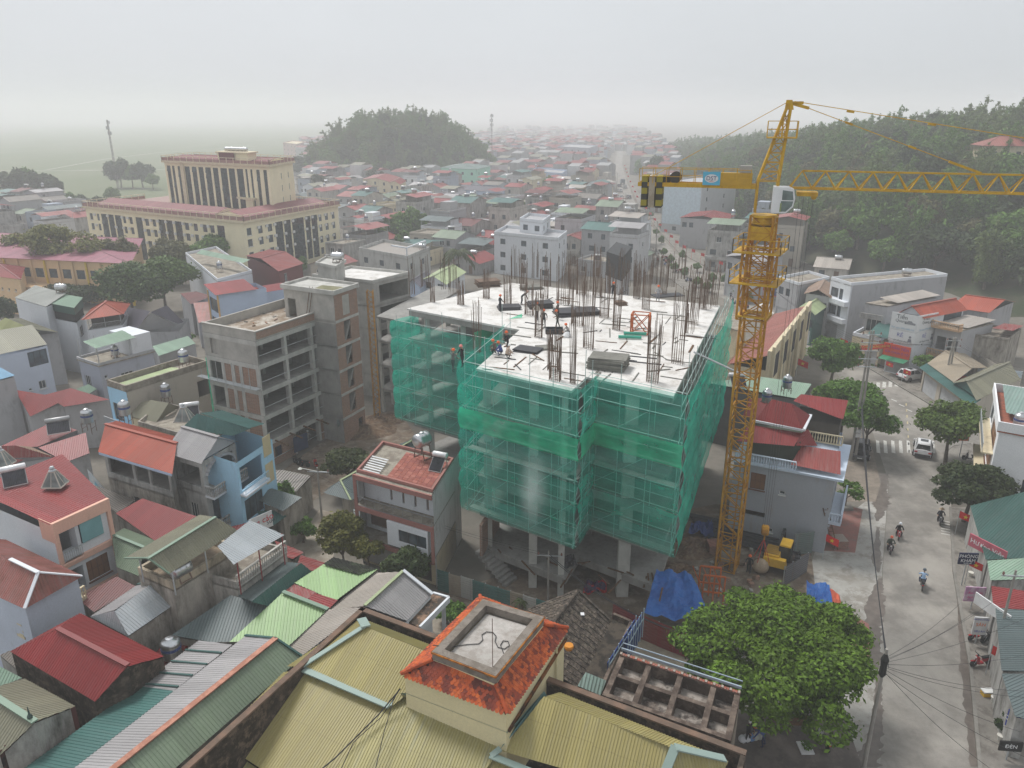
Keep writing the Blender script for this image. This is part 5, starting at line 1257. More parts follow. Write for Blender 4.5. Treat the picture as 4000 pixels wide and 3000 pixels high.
pr=lambda w:[tuple(cb+JX*x-JY*w+Z*z)for x,z in prof]
n=len(prof);a_,b_=pr(.55),pr(-.65);m.add(a_+b_,[tuple(range(n)),tuple(range(n,2*n))[::-1]]+[(i,(i+1)%n,n+(i+1)%n,n+i)for i in range(n)])
cab=crn.part('cab',m,plain((.72,.72,.72),.35,0,.06));g=MB()
gp=lambda x,z,w:tuple(cb+JX*x-JY*w+Z*z)
g.poly([gp(.0,30.42,.565),gp(.38,30.42,.565),gp(.76,30.82,.565),gp(.82,31.15,.565),gp(.0,31.15,.565)]);g.poly([gp(.05,31.22,.565),gp(.83,31.22,.565),gp(.72,31.82,.565),gp(.05,31.9,.565)])
for i in(1,2,3):(x0,z0),(x1,z1)=prof[i],prof[i+1];g.poly([gp(x0+.02,z0+.04,.48),gp(x0+.02,z0+.04,-.58),gp(x1+.02,z1-.04,-.58),gp(x1+.02,z1-.04,.48)])
crn.part('window',g,glass_m((.10,.13,.12),.15),cab)
crn.part('operator_seat',MB().box(cb.x-.2,cb.y-.56,30.4,cb.x+.3,cb.y-.52,31.0),plain((.25,.3,.12)))
m=MB();lt=C0-MX*.3-MY*.3
for i in range(70):z=.5+i*.4;m.bar(lt+MX*-.18+Z*z,lt+MX*.18+Z*z,.03)
m.bar(lt-MX*.18,lt-MX*.18+Z*29,.04).bar(lt+MX*.18,lt+MX*.18+Z*29,.04);crn.part('ladder',m,M_MAST)
single('brace_tube',MB().tube(W(2710,1375,18.6),V(CB.x-.6,CB.y+.4,17.6),.08,6),M_GALV,'steel strut tying the crane mast to the slab','strut')
t=T('excavator','small yellow excavator with black cab parked by the crane foot','excavator',W(3035,2205));o=t.o;ex=Matrix.Rotation(-.5,3,'Z')
def XP(x,y,z):return o+ex@V(x,y,z)
def xbox(m,x0,y0,z0,x1,y1,z1,k=0):return m.hexa([XP(x0,y0,z0),XP(x1,y0,z0),XP(x1,y1,z0),XP(x0,y1,z0),XP(x0+k,y0+k,z1),XP(x1-k,y0+k,z1),XP(x1-k,y1-k,z1),XP(x0+k,y1-k,z1)])
MY_=plain((.62,.36,.03),.45);MK_=plain((.02,.02,.022),.5)
for s_ in(-1,1):
 m=MB();xbox(m,s_*1.0-.22,-1.3,0,s_*1.0+.22,1.3,.6,.12);t.part('track',m,MK_)
 m=MB()
 for i in range(11):xbox(m,s_*1.0-.24,-1.2+i*.23,.58,s_*1.0+.24,-1.08+i*.23,.63)
 t.part('track_pads',m,plain((.08,.06,.05)))
m=MB();xbox(m,-1.05,-1.6,.75,.35,.3,1.65,.1);xbox(m,-1.0,-1.9,.8,.95,-1.2,1.5,.1);t.part('engine_cover',m,MY_)
m=MB();xbox(m,-1.0,-1.5,.62,1.0,.8,.76);t.part('deck',m,MK_);m=MB();xbox(m,-.95,-1.3,1.66,.2,.2,1.7)
for i in range(5):xbox(m,-.85,-1.25+i*.28,1.7,.1,-1.12+i*.28,1.73)
t.part('engine_grille',m,plain((.3,.17,.02)))
m=MB();xbox(m,.1,-.6,.78,1.0,.8,2.2,.05);cb_=t.part('cab',m,glass_m((.03,.04,.045),.15));m=MB();xbox(m,.08,-.62,2.2,1.02,.82,2.32,.04);t.part('roof',m,MY_,cb_)
m=MB()
for x,y in((.1,-.6),(1,-.6),(1,.8),(.1,.8)):m.bar(XP(x,y,.78),XP(x*.95+.03,y*.96,2.22),.09)
t.part('cab_frame',m,MK_,cb_);t.part('boom',MB().bar(XP(-.1,.6,1.0),XP(-.1,1.9,1.9),.24,.3).bar(XP(-.1,1.9,1.9),XP(-.1,3.0,1.9),.22,.26),MK_)
t.part('arm',MB().bar(XP(-.1,3.0,1.95),XP(-.1,3.2,.7),.2,.24),MK_);m=MB();xbox(m,-.45,2.9,.1,.25,3.5,.7,.08);t.part('bucket',m,MK_)
for i in range(17):
 a=W(2690+i*3.0,2010+i*4.5,.1+(i%3)*.1);b=W(3110+i*1.5,2095+i*6.5,.1+(i%3)*.1)
 single('steel_pipe',MB().tube(a+Z*.1,b+Z*.1,.11,7),plain((.035,.035,.04),.5),'long dark pipe in the rack below the grey house wall','pipe',a,'dark pipes stacked below the grey house wall')
def tarp(name,label,pts,mat,nx=14,ny=10,am=.35,seed=1):
 """crumpled sheet over corners (px, py, z)"""
 c=[W(*p)for p in pts];vs=[];fs=[]
 for j in range(ny+1):
  for i in range(nx+1):
   u,v=i/nx,j/ny;p=c[0].lerp(c[1],u).lerp(c[3].lerp(c[2],u),v);k=am*noise2(u*4+seed,v*4+seed)+am*.4*noise2(u*11,v*11+seed);vs.append((p.x,p.y,max(.05,p.z+k)))
 for j in range(ny):
  for i in range(nx):q=j*(nx+1)+i;fs.append((q,q+1,q+nx+2,q+nx+1))
 return single(name,MB().add(vs,fs),mat,label,'tarpaulin',c[0],None,None,False)
M_TARP=blotch((.035,.11,.36),(.05,.17,.48),.9,.4,.6,.4);M_RT=blotch((.42,.02,.02),(.02,.03,.1),1.4,.48,.52,.6)
tarp('tarpaulin','large blue tarpaulin sheeted over the site by the red tin fence',[(2515,2400,1.6),(2790,2440,1.6),(2700,2240,2.6),(2565,2225,2.8)],M_TARP,20,14,.45,3)
tarp('tarpaulin','blue tarpaulin behind the crown of the big tree',[(3150,2480,.8),(3270,2470,.8),(3240,2280,1.4),(3150,2270,1.4)],M_TARP,12,10,.4,5)
tarp('tarpaulin','orange edge cloth of the tarpaulin by the street',[(3262,2475,.9),(3300,2440,.5),(3280,2320,.5),(3225,2285,1.3)],plain((.6,.12,.06)),8,10,.2,6)
tarp('tarpaulin','crumpled dark blue tarpaulin on the pipe rack',[(2690,2070,.9),(2790,2100,.6),(2780,2040,1.0),(2705,2030,.9)],plain((.03,.06,.2),.5),12,10,.8,7)
tarp('tarpaulin','red and navy cloth thrown on the ground floor of the site',[(2270,2320,.2),(2370,2310,.2),(2370,2270,.4),(2290,2275,.4)],M_RT,12,10,.5,9)
tarp('tarpaulin','dark sheet lying on the first floor edge',[(2190,2215,2.5),(2260,2210,2.5),(2240,2165,2.7),(2195,2175,2.6)],M_FORMD,10,8,.4,11)
tarp('tarpaulin','grey-blue cloth hanging at the foot of the brick frame',[(1325,1700,.2),(1350,1695,.3),(1322,1640,3.2),(1315,1645,3.2)],plain((.22,.27,.32)),8,8,.2,13)
t=T('crane_section','orange lattice crane section partly hidden by the big tree','crane section',W(2740,2360));o=t.o
for s_ in(0,1):
 for(a,b)in(((0,0),(1.6,-.3)),((0,1.3),(1.6,1.0))):
  t.part('rail',MB().bar(o+V(a[0],a[1],1.2+s_*1.5),o+V(b[0],b[1],1.2+s_*1.5),.12),M_OR)
for x in(0,.8,1.6):
 for y in(0,1.3):t.part('post',MB().bar(o+V(x,y-x*.19,0),o+V(x,y-x*.19,2.7),.1).bar(o+V(x,y-x*.19,1.2),o+V(x-.6,y-x*.19,2.7),.06),M_OR)
def fence(name,label,px,h,mat,z=0,pitch=.2,n=None):
 t=T(name,label,'fence',W(*px[0],z))
 for i in range(len(px)-1):
  a,b=W(*px[i],z),W(*px[i+1],z);L=(b-a).length;k=max(1,int(L/1.1));ms=mat if isinstance(mat,list)else[mat]
  for j in range(k):
   p,q=a.lerp(b,j/k),a.lerp(b,(j+1)/k);hh=h*(1+.05*noise2(j*3.3,i));dn=(b-a).cross(Z).normalized()
   mb=MB();nn=int(hh/pitch);vs=[]
   for r in range(nn*2+1):zz=z+hh*r/(nn*2);off=dn*(.035 if r%2 else 0)+dn*(.03*(j%2));vs+=[p+off+Z*(zz-z),q+off+Z*(zz-z)]
   mb.add(vs,[(2*r,2*r+1,2*r+3,2*r+2)for r in range(len(vs)//2-1)],[((v.x+v.y),v.z)for v in vs]);t.part('panel',mb,ms[(j*7+i*3)%len(ms)])
  for j in range(k+1):q=a.lerp(b,j/k)+(b-a).cross(Z).normalized()*-.08;t.part('post',MB().bar(q,q+Z*h,.06),M_GALV)
 return t
fence('sheet_fence','horizontal corrugated tin fence, teal to rusty tan, along the alley before the site',[(1710,2305),(2145,2440)],2.0,[sheet_m((.05,.14,.13),.2),sheet_m((.05,.15,.14),.15),sheet_m((.30,.26,.20),.4),sheet_m((.06,.16,.15),.2),sheet_m((.36,.36,.34),.2)])
fence('sheet_fence','dark red corrugated tin fence between yard and blue tarpaulin',[(2390,2450),(2690,2575)],2.1,[sheet_m((.25,.035,.035),.25),sheet_m((.22,.03,.04),.3),sheet_m((.24,.05,.045),.35)])
fence('sheet_fence','leaning grey-green sheet gate panels beside the grey house',[(3100,2170),(3170,2160)],2.2,sheet_m((.12,.16,.15),.3))
fence('sheet_fence','two dark grey site gate panels behind the excavator',[(3060,2290),(3150,2235)],1.9,sheet_m((.10,.10,.11),.1))
for i in range(40):
 px,py=rr.uniform(2660,2990),rr.uniform(2060,2330);c=W(px,py);a=rr.random()*6
 single('rubble_piece',MB().prism([c+V(math.cos(a+k*1.57)*rr.uniform(.1,.35),math.sin(a+k*1.57)*rr.uniform(.1,.3),0)for k in range(4)],0,rr.uniform(.1,.45)),rr.choice((M_EARTH,brick_m(),M_CONC,M_FORM)),'lump of rubble or timber on the churned site ground','rubble',c,'rubble around the crane foot')
for i,(px,py,nx,ny,nz)in enumerate([(3262,2145,5,3,6),(2770,2170,4,3,7)]):
 t=T('brick_pallet',['stack of red bricks on the red paving','stack of red bricks near the crane foot'][i],'bricks',W(px,py));o=t.o
 for a in range(nx):
  for b in range(ny):
   for c in range(nz):t.part('brick',MB().box(o.x+a*.23,o.y+b*.45,o.z+c*.13,o.x+a*.23+.215,o.y+b*.45+.43,o.z+c*.13+.12),brick_m((.28,.10,.07)))
# === UNFINISHED BRICK FRAME (left of the netted block)
M_BR=brick_m()
cf=House('unfinished_building','unfinished five-storey concrete frame with brick infill and open bays',(788,1274),(996,1312),(1306,1208),15.2,'building')
FH=[0,3.2,6.2,9.1,12.0,14.6];w,d=cf.w,cf.d
for z in FH[1:]:cf.slab(z,.22,.02,M_CC)
nb=3;tower_w=4.6
for z0,z1 in zip(FH[:-1],FH[1:]):
 for j in range(nb+1):
  y=d*j/nb
  for x in(w-.25,w/2,.25):cf.part('column',MB().prism([cf.p(x-.25,y-.18 if j else y),cf.p(x+.25,y-.18 if j else y),cf.p(x+.25,y+.2),cf.p(x-.25,y+.2)],z0,z1-.2),M_COLM)
  if j<nb:cf.part('rail',MB().tube(cf.p(w+.05,y+.2,z0+.95),cf.p(w+.05,y+d/nb,z0+.95),.035,5),M_GALV)
 cf.part('edge_beam',MB().bar(cf.p(w-.1,0,z1-.3),cf.p(w-.1,d,z1-.3),.26,.5).bar(cf.p(0,.1,z1-.3),cf.p(w,.1,z1-.3),.26,.5),M_COLM)
 cf.part('brick_wall',MB().prism([cf.p(.3,d*.75),cf.p(w*.7,d*.75),cf.p(w*.7,d*.77),cf.p(.3,d*.77)],z0,z1-.2),M_BR)
for k,(z0,z1)in enumerate(zip(FH[:-1],FH[1:])):
 if k<4:
  for x0,x1 in((w*.34,w*.62),(w*.68,w-.5)):cf.part('brick_wall',MB().prism([cf.p(x0,.08),cf.p(x1,.08),cf.p(x1,.3),cf.p(x0,.3)],z0,z1-.22),M_BR)
  cf.part('pilaster',MB().prism([cf.p(w*.62,.02),cf.p(w*.68,.02),cf.p(w*.68,.3),cf.p(w*.62,.3)],z0,z1-.2),M_COLM)
  cf.part('pilaster',MB().prism([cf.p(w*.28,.04),cf.p(w*.34,.04),cf.p(w*.34,.3),cf.p(w*.28,.3)],z0,z1-.2),M_COLM)
 else:cf.walls(concrete((.44,.42,.385),.3),z0,z1-.2,f=[(1.0,z0+.3,1.1,2.2,'o')],box=(0,-.02,w,.2),name='rendered_wall')
 cf.part('back_wall',MB().wall(cf.p(w,d*1.0),cf.p(0,d),z0,z1-.2).wall(cf.p(0,d),cf.p(0,0),z0,z1-.2),M_CC)
cf.part('brick_wall',MB().wall(cf.p(w,0),cf.p(w,d*.33),0,2.9,[(1,.8,1.2,1.3)]).wall(cf.p(w,d*.68),cf.p(w,d),0,2.9,[(1,1,.9,1.2),(2.8,1,.9,1.2)]),M_BR)
cf.parapet(14.6,15.6,concrete((.46,.44,.40),.3),.2);cf.part('brick_parapet',MB().prism([cf.p(w+.004,.15),cf.p(w+.06,.15),cf.p(w+.06,d),cf.p(w+.004,d)],14.75,15.5),M_BR)
cf.part('coping',MB().bar(cf.p(w-.05,-.1,15.64),cf.p(w-.05,d,15.64),.34,.08).bar(cf.p(0,.05,15.65),cf.p(w,.05,15.65),.34,.08),concrete((.5,.48,.44),.2))
cf.part('roof_screed',MB().poly([cf.p(.25,.25,14.63),cf.p(w-.25,.25,14.63),cf.p(w-.25,d-.2,14.63),cf.p(.25,d-.2,14.63)]),blotch((.50,.46,.40),(.22,.16,.11),.55,.42,.52,c3=(.30,.23,.17)))
for i in range(26):
 c=cf.p(rr.uniform(.6,w-.6),rr.uniform(3,d-.6),14.65);a=rr.random()*3
 single('debris',MB().bar(c+Z*.05,c+V(math.cos(a),math.sin(a),0)*rr.uniform(.2,.9)+Z*.08,.12,.08),rr.choice((M_WOOD,M_CONC,brick_m(),M_FORM)),'bit of debris on the flat roof of the brick frame','debris',c,'debris on the brick frame roof')
W2=House('stair_tower','bare concrete stair tower with brick sides and a wet flat roof',(1105,1112),(1301,1138),(1386,1110),18.4,'building');w,d=W2.w,max(W2.d,4.4);W2.d=d
W2.walls(concrete((.46,.44,.40),.3),14.6,18.2,f=[(.5,14.7,1.2,2.2,'o')],l=(),r=[],name='rendered_wall')
bw=MB()
for z0,z1 in zip([0,3.2,6.2,9.1,12.0,15.0],[3.2,6.2,9.1,12.0,15.0,18.0]):bw.wall(W2.p(w+.02,0),W2.p(w+.02,d),z0,z1,[(1.5,z0+.3,1.3,2.3)]if z0>1 else[(3.0,.1,.9,2)],.2)
W2.part('brick_wall',bw,M_BR);W2.part('wall',MB().wall(W2.p(0,0),W2.p(w,0),0,14.6).wall(W2.p(w,d),W2.p(0,d),0,18).wall(W2.p(0,d),W2.p(0,0),0,18),M_CC)
for z in(3.2,6.2,9.1,12.0,15.0):W2.part('floor_slab',MB().prism([W2.p(w*.3,0),W2.p(w+.08,0),W2.p(w+.08,d),W2.p(w*.3,d)],z-.3,z),M_COLM)
for z in(3.2,6.2,9.1,12.0):W2.part('stair',MB().bar(W2.p(w-.5,1.5,z),W2.p(w-.5,2.8,z+2.4),.9,.25),M_CC)
W2.slab(18.2,.2,.25,M_COLM,'roof_deck');W2.parapet(18.2,18.5,M_COLM,.18,None,'parapet',.25)
W2.part('roof_water',MB().poly([W2.p(w*.55,.3,18.216),W2.p(w-.1,.1,18.216),W2.p(w-.1,d*.7,18.216),W2.p(w*.5,d*.6,18.216)]),blotch((.13,.12,.03),(.2,.18,.07),.8,rough=.3))
W2.part('ladder',MB().bar(W2.p(w*.45,-.35,14.7),W2.p(w*.55,-.02,18.6),.06).bar(W2.p(w*.45+.4,-.35,14.7),W2.p(w*.55+.4,-.02,18.6),.06),M_WOOD)
rw=House('unfinished_building','bare concrete wing with a pale flat roof behind the brick frame',(1219,1080),(1455,1106),(1600,1070),16.0,'building');w,d=rw.w,rw.d
wm=concrete((.40,.385,.355),.5);rw.part('wall',MB().wall(rw.p(0,0),rw.p(w,0),0,16,[(w*.55,z,1.3,2.3)for z in(1,4.2,7.4,10.6,13.2)],.25).wall(rw.p(0,d),rw.p(0,0),0,16).wall(rw.p(w,d),rw.p(0,d),0,16),wm)
rw.part('wall',MB().wall(rw.p(w,0),rw.p(w,d),0,16,[(1.2,z,d-1.6,2.3)for z in(.4,3.7,7.0,10.2,13.2)],.3),wm)
for z in(3.3,6.6,9.8,12.9):rw.slab(z,.25,0,M_CC)
rw.flat(M_SLAB,M_COLM,16.0,.35)
tbx=House('roof_hut','small concrete hatch hut on the pale roof of the bare wing',(1240,1035),(1310,1048),(1345,1025),18.3,'hut');tbx.walls(M_COLM,16,18.3,cap=True);tbx.slab(18.45,.15,.3,M_COLM,'roof_deck');tbx.parapet(18.45,18.7,M_COLM,.15,None,'parapet',.3)
rw2=House('unfinished_building','open concrete floors joining the bare wing to the netted block',(1470,1235),(1580,1255),(1800,1130),12.9,'building')
for z in(3.3,6.6,9.8,12.9):rw2.slab(z,.3,0,M_CC)
for x in(.2,rw2.w-.2):
 for y in(.2,3,6):rw2.part('column',MB().prism([rw2.p(x-.2,y-.2),rw2.p(x+.2,y-.2),rw2.p(x+.2,y+.2),rw2.p(x-.2,y+.2)],0,12.7),M_COLM)
m=MB();hc=W(1463,1640)
for a,b in((0,0),(.7,0),(.7,.7),(0,.7)):m.bar(hc+V(a,b,0),hc+V(a,b,16.8),.08)
for i in range(28):
 z=i*.6
 for(a,b),(c,e)in(((0,0),(.7,0)),((.7,0),(.7,.7)),((.7,.7),(0,.7)),((0,.7),(0,0))):m.bar(hc+V(a,b,z),hc+V(c,e,z+.6),.045)
single('material_hoist',m,M_MAST,'slim rusty orange hoist mast against the bare concrete wing','hoist',hc)
m=MB();gs=cf.p(.7,-.8);m.poly([gs+Z*0.5,gs+V(.5,-.3,.5),gs+V(.3,-.2,12),gs+V(.1,0,12)]);single('safety_net',m,NM[2],'narrow strip of green netting hanging on the brick frame corner','net',gs)
m=MB()
for i in range(5):a=cf.p(-.8,-.9+i*.15,9.6);m.tube(a,cf.p(cf.w+.3,-.9+i*.15,9.5),.04,5)
for i in range(7):a=cf.p(i*cf.w/6.5,-.9,9.0 if i%2 else 9.4);m.tube(a,a+Z*(2.6 if i>1 else 1.2),.035,5);m.tube(a,cf.p(i*cf.w/6.5,.1,9.4),.035,5)
single('scaffolding',m,M_GALV,'small tube scaffold hung on the white-rendered top of the brick frame','scaffold',cf.p(0,-1))
for i in range(5):c=cf.p(cf.w,1.2+i*2.3,3.0);single('timber_beam',MB().bar(c-cf.ux*.6,c+cf.ux*1.9-Z*.3,.16,.12),M_WOOD,f'brown beam sticking out above the ground floor of the brick frame, number {i + 1} from the front','beam',c,'beams sticking out of the brick frame')
for i,(px,py)in enumerate([(1150,1770),(1085,1780)]):c=W(px,py,.6);single('tarpaulin',MB().poly([c,c+V(1.2,1.6,0),c+V(1.2,1.6,1.9),c+V(0,0,1.9)]),plain((.02,.035,.09)),['right','left'][i]+' of two navy cloths over the openings at the foot of the brick frame','tarpaulin',c)
# === OFFICE BLOCK with tower (cream, dark glass bands)
M_CREAM=plaster((.76,.69,.48),.04);M_CRT=plain((.60,.52,.36),.8);M_MAR=sheet_m((.25,.07,.075),.05);G_B=glass_m((.010,.022,.026),.15)
hz=13.2;off=House('office_block','long cream office block with dark glass bands and maroon roof terrace',(333,812),(953,872),(1320,806),hz,'building');w,d=off.w,off.d
def face_ops(L,seq,x0,x1,flip=False):
 out=[]
 for a,b,k in seq:
  u0=L*(a-x0)/(x1-x0);ww=L*(b-a)/(x1-x0)
  if k=='g':out.append((u0,1.2,ww,10.9,'G',1,1))
  else:
   for fz in(1.6,4.6,7.6,10.2):out.append((u0,fz,ww,1.75,k,1,1))
 return out
fs_=face_ops(w,[(95,125,'w'),(165,188,'k'),(205,262,'g'),(270,322,'g'),(332,390,'g'),(405,430,'k'),(463,490,'k'),(518,576,'g'),(600,632,'k'),(664,692,'k'),(714,768,'g'),(778,832,'g'),(850,906,'g'),(930,962,'k'),(1000,1030,'k'),(1072,1104,'k'),(1128,1160,'k'),(1180,1236,'g')],65,1385)
rs_=face_ops(d,[(1398,1432,'w'),(1478,1510,'k'),(1548,1582,'k'),(1605,1665,'g'),(1674,1728,'g'),(1738,1836,'g'),(1848,1892,'g'),(1900,1952,'g'),(1966,1992,'k'),(2022,2050,'k'),(2086,2112,'k')],1385,2150)
def glassband(t_,p0,p1,ops):
 L=(p1-p0).length;dd=(p1-p0)/L;inn=V(-dd.y,dd.x,0)
 for(x,z,ww,h,k,*_q)in ops:
  if k!='G':continue
  a=V(p0.x,p0.y,0)+dd*x+inn*.1;fr=MB();
  f=t_.part('window',MB().prism([a,a+dd*ww,a+dd*ww+inn*.08,a+inn*.08],z,z+h),plain((.012,.02,.022),.4))
  nr=max(3,int(h/1.35));nc=max(1,round(ww/1.3))
  for i in range(nr):
   for j in range(nc):
    b=a+dd*(ww*j/nc+.05)-inn*.02;e=dd*(ww/nc-.1);tz=z+h*i/nr;tip=inn*(-.22 if rr.random()<.07 else 0)
    t_.part('pane',MB().add([b+Z*(tz+.06)+tip,b+e+Z*(tz+.06)+tip,b+e+Z*(tz+h/nr-.06),b+Z*(tz+h/nr-.06)],[(0,1,2,3)]),G_B,f)
off.walls(M_CREAM,0,hz,f=[o for o in fs_],r=rs_,each=False);glassband(off,off.p(0,0),off.p(w,0),fs_);glassband(off,off.p(w,0),off.p(w,d),rs_)
off.part('cornice',MB().prism([off.p(-.6,-.6),off.p(w+.6,-.6),off.p(w+.6,d+.6),off.p(-.6,d+.6)],hz,hz+.45),M_CRT)
off.part('terrace',MB().poly([off.p(-.4,-.4,hz+.46),off.p(w+.4,-.4,hz+.46),off.p(w+.4,d+.4,hz+.46),off.p(-.4,d+.4,hz+.46)]),plain((.30,.20,.18)))
off.gable(M_MAR,hz+.9,1.2,'x',.1,.4,(2.2,2.2,w*.8,11.5),M_CREAM,'roof',False);off.gable(M_MAR,hz+.9,1.2,'y',.1,.4,(w-12,2.4,w-2.2,d-2),M_CREAM,'roof',False)
def top_rail(t_,pts,z,h=1.35,step=2.2):
 for i in range(len(pts)-1):
  a,b=pts[i],pts[i+1];L=(b-a).length;n=max(1,int(L/step));m=MB();m.bar(a+Z*(z+h),b+Z*(z+h),.16,.12);m.bar(a+Z*z,b+Z*z,.16,.1)
  for k in range(n+1):q=a.lerp(b,k/n);m.bar(q+Z*z,q+Z*(z+h),.14)
  t_.part('balustrade',m,plain((.66,.58,.42),.8));pn=MB();pn.poly([a+Z*(z+.05),b+Z*(z+.05),b+Z*(z+h*.62),a+Z*(z+h*.62)]);t_.part('red_panel',pn,plain((.32,.17,.15)))
top_rail(off,[off.p(-.4,d*.55),off.p(-.4,-.4),off.p(w+.4,-.4),off.p(w+.4,d+.3),off.p(w*.6,d+.3)],hz+.48)
for x in(140,263,327,395,446,505,583,647,706,772,838,912,975,1060,1110):
 u=w*(x-65)/1320
 for z in(5.6,8.7,11.4):
  if rr.random()<.12:continue
  q=off.p(u,-.35,z);single('air_conditioner',MB().hexa([tuple(q+off.ux*a+off.uy*b+Z*c)for c in(0,.6)for a,b in((0,0),(.85,0),(.85,.3),(0,.3))]),plain((.6,.6,.58)),'small white air conditioner box on the long front of the cream office block','air conditioner',q,'air conditioners on the long office front')
for x in(1470,1530,1590,1668,1732,1842,1896,1958,2012,2075):
 u=d*(x-1385)/765
 for z in(5.6,8.7,11.4):
  q=off.p(w+.35,u,z);single('air_conditioner',MB().hexa([tuple(q+off.uy*a-off.ux*b+Z*c)for c in(0,.6)for a,b in((0,0),(.85,0),(.85,.3),(0,.3))]),plain((.6,.6,.58)),'small white air conditioner box on the right end of the cream office block','air conditioner',q,'air conditioners on the office end wall')
tw_z=24.5;tw=House('office_tower','cream tower with tall dark glass strips rising behind the office block',(641,634),(1050,652),(1143,636),tw_z,'building',hz);w2=tw.w;d2=max(tw.d,9);tw.d=d2
sq=[(740,772,'g'),(785,808,'g'),(835,856,'g'),(895,940,'g'),(958,998,'g'),(1014,1056,'g'),(1072,1118,'g'),(1134,1178,'g'),(1196,1250,'g'),(1262,1312,'g'),(1328,1378,'g'),(1396,1412,'g'),(1434,1450,'g'),(1480,1506,'g'),(1534,1560,'g')]
fo=[(w2*(a-722)/858,hz+.4,w2*(b-a)/858,tw_z-hz-1.2,'G',1,1)for a,b,k in sq]
tw.walls(M_CREAM,0,tw_z,f=fo,r=[(d2*f,z,.6,1.5,'w',1,1)for f in(.45,.75)for z in(15,18,21)],each=False);glassband(tw,tw.p(0,0),tw.p(w2,0),fo)
tw.part('cornice',MB().prism([tw.p(-.7,-.7),tw.p(w2+.7,-.7),tw.p(w2+.7,d2+.7),tw.p(-.7,d2+.7)],tw_z,tw_z+.5),M_CRT);top_rail(tw,[tw.p(-.5,d2),tw.p(-.5,-.5),tw.p(w2+.5,-.5),tw.p(w2+.5,d2+.5),tw.p(0,d2+.5)],tw_z+.5,1.3,2.4)
for(a,b,c)in((.03,.0,0),(.24,.0,0)):tw.part('pilaster',MB().prism([tw.p(w2*.165,-.3),tw.p(w2*.195,-.3),tw.p(w2*.195,.0),tw.p(w2*.165,.0)],hz,tw_z),M_CRT)if a<.1 else None
tw.gable(M_MAR,tw_z+.8,.8,'x',.1,.4,(1.5,1.2,w2-1.5,d2-1),M_CREAM,'roof',False)
pc=House('roof_hut','cream lift hut with a maroon panel on the office tower roof',(w2*.52,1,0),(w2*.78,1,0),(0,0,0),28,'hut')if False else None
hut=T('roof_hut','cream lift hut with a maroon panel on the office tower roof','hut',tw.p(w2*.52,2,tw_z+.5));hp=[tw.p(w2*.52,1.5),tw.p(w2*.8,1.5),tw.p(w2*.8,7),tw.p(w2*.52,7)]
hut.part('wall',MB().prism(hp,tw_z+.6,tw_z+2.9),M_CREAM);hut.part('roof',MB().prism(offset(hp,.5),tw_z+2.9,tw_z+3.2),M_CRT);hut.part('maroon_panel',MB().prism([tw.p(w2*.54,.9),tw.p(w2*.68,.9),tw.p(w2*.68,1.1),tw.p(w2*.54,1.1)],tw_z+.6,tw_z+3),plain((.13,.03,.035)))
for i in range(5):make_tank_h(tw.p(w2*(.58+.04*i),4,tw_z+3.2),.45,1.6,.2,f'steel tank on the tower hut, number {i + 1} in its row',rz=-.4)
hut2=T('roof_hut','cream stair hut with wide eaves on the office block corner','hut',off.p(w-9,12,hz+.5));hp=[W(889,770,hz+3),W(990,785,hz+3),W(1060,765,hz+3),W(960,752,hz+3)]
hut2.part('wall',MB().prism(offset([p.xy.to_3d()for p in hp],-.8),hz+.5,hz+3),M_CREAM);hut2.part('roof',MB().prism([p.xy.to_3d()for p in hp],hz+3,hz+3.5),M_CRT)
for i,(px,py)in enumerate([(925,752),(962,756),(1000,760)]):make_tank_h(W(px,py,hz+3.5),.45,1.7,.25,['left','middle','right'][i]+' steel tank of three on the cream stair hut',rz=-.3)
# === CIVIC HALL (olive corrugated roof) with orange tile tower
M_OLV=sheet_m((.37,.315,.12),.10,(.14,.13,.06),.10);M_OLV2=sheet_m((.34,.30,.115),.16,(.10,.15,.13),.12);M_FL=sheet_m((.36,.48,.43),.2,(.2,.24,.22),.2);M_FLD=blotch((.13,.25,.24),(.10,.18,.18),1.2,.42,.6,.6,c3=(.20,.30,.28))
M_MOULD=blotch((.035,.028,.022),(.09,.07,.055),1.3,.45,.62,c3=(.16,.12,.09));M_COP=blotch((.20,.13,.095),(.12,.09,.07),1.2,.4,.6)
hall=T('civic_hall','large hall roofed in olive corrugated sheets with pale blue flashings','building',W(1900,2900))
for m_,pts in[(M_OLV,[(1428,2449,11),(1760,2582,11),(1530,2760,9.55),(1180,2607,9.55)]),(M_OLV,[(1172,2615,9.3),(1512,2765,9.3),(1230,3140,7.5),(890,2919,7.7)]),(M_OLV2,[(895,2932,7.4),(1290,3180,7.2),(900,3300,6.2),(560,3160,6.2)]),(M_OLV,[(1426,2445,10.95),(1176,2609,9.5),(1120,2600,8.4),(1395,2422,9.4)]),(M_OLV,[(1170,2616,9.25),(886,2922,7.65),(800,2935,6.9),(1110,2628,8.5)]),(M_OLV2,[(1428,2449,11),(1760,2582,11),(1790,2560,10),(1433,2425,10)]),(M_OLV2,[(1552,2702,9.6),(1992,2872,9.6),(1760,3200,7.9),(1240,3090,7.9)]),(M_OLV,[(1925,2958,8.9),(2300,3110,8.9),(2150,3260,8),(1790,3170,8)]),(M_OLV,[(2128,2722,10.9),(2640,2925,10.9),(2570,3110,9.3),(1955,2932,9.3)]),(M_OLV,[(2128,2722,10.9),(2640,2927,10.9),(2840,2968,9.9),(2185,2703,9.9)]),(M_OLV,[(2640,2927,10.9),(2838,2970,9.9),(2800,3090,9.3),(2575,3110,9.3)])]:
 hall.part('roof_sheet',MB().sheet([W(*q)for q in pts],.145,.028),m_)
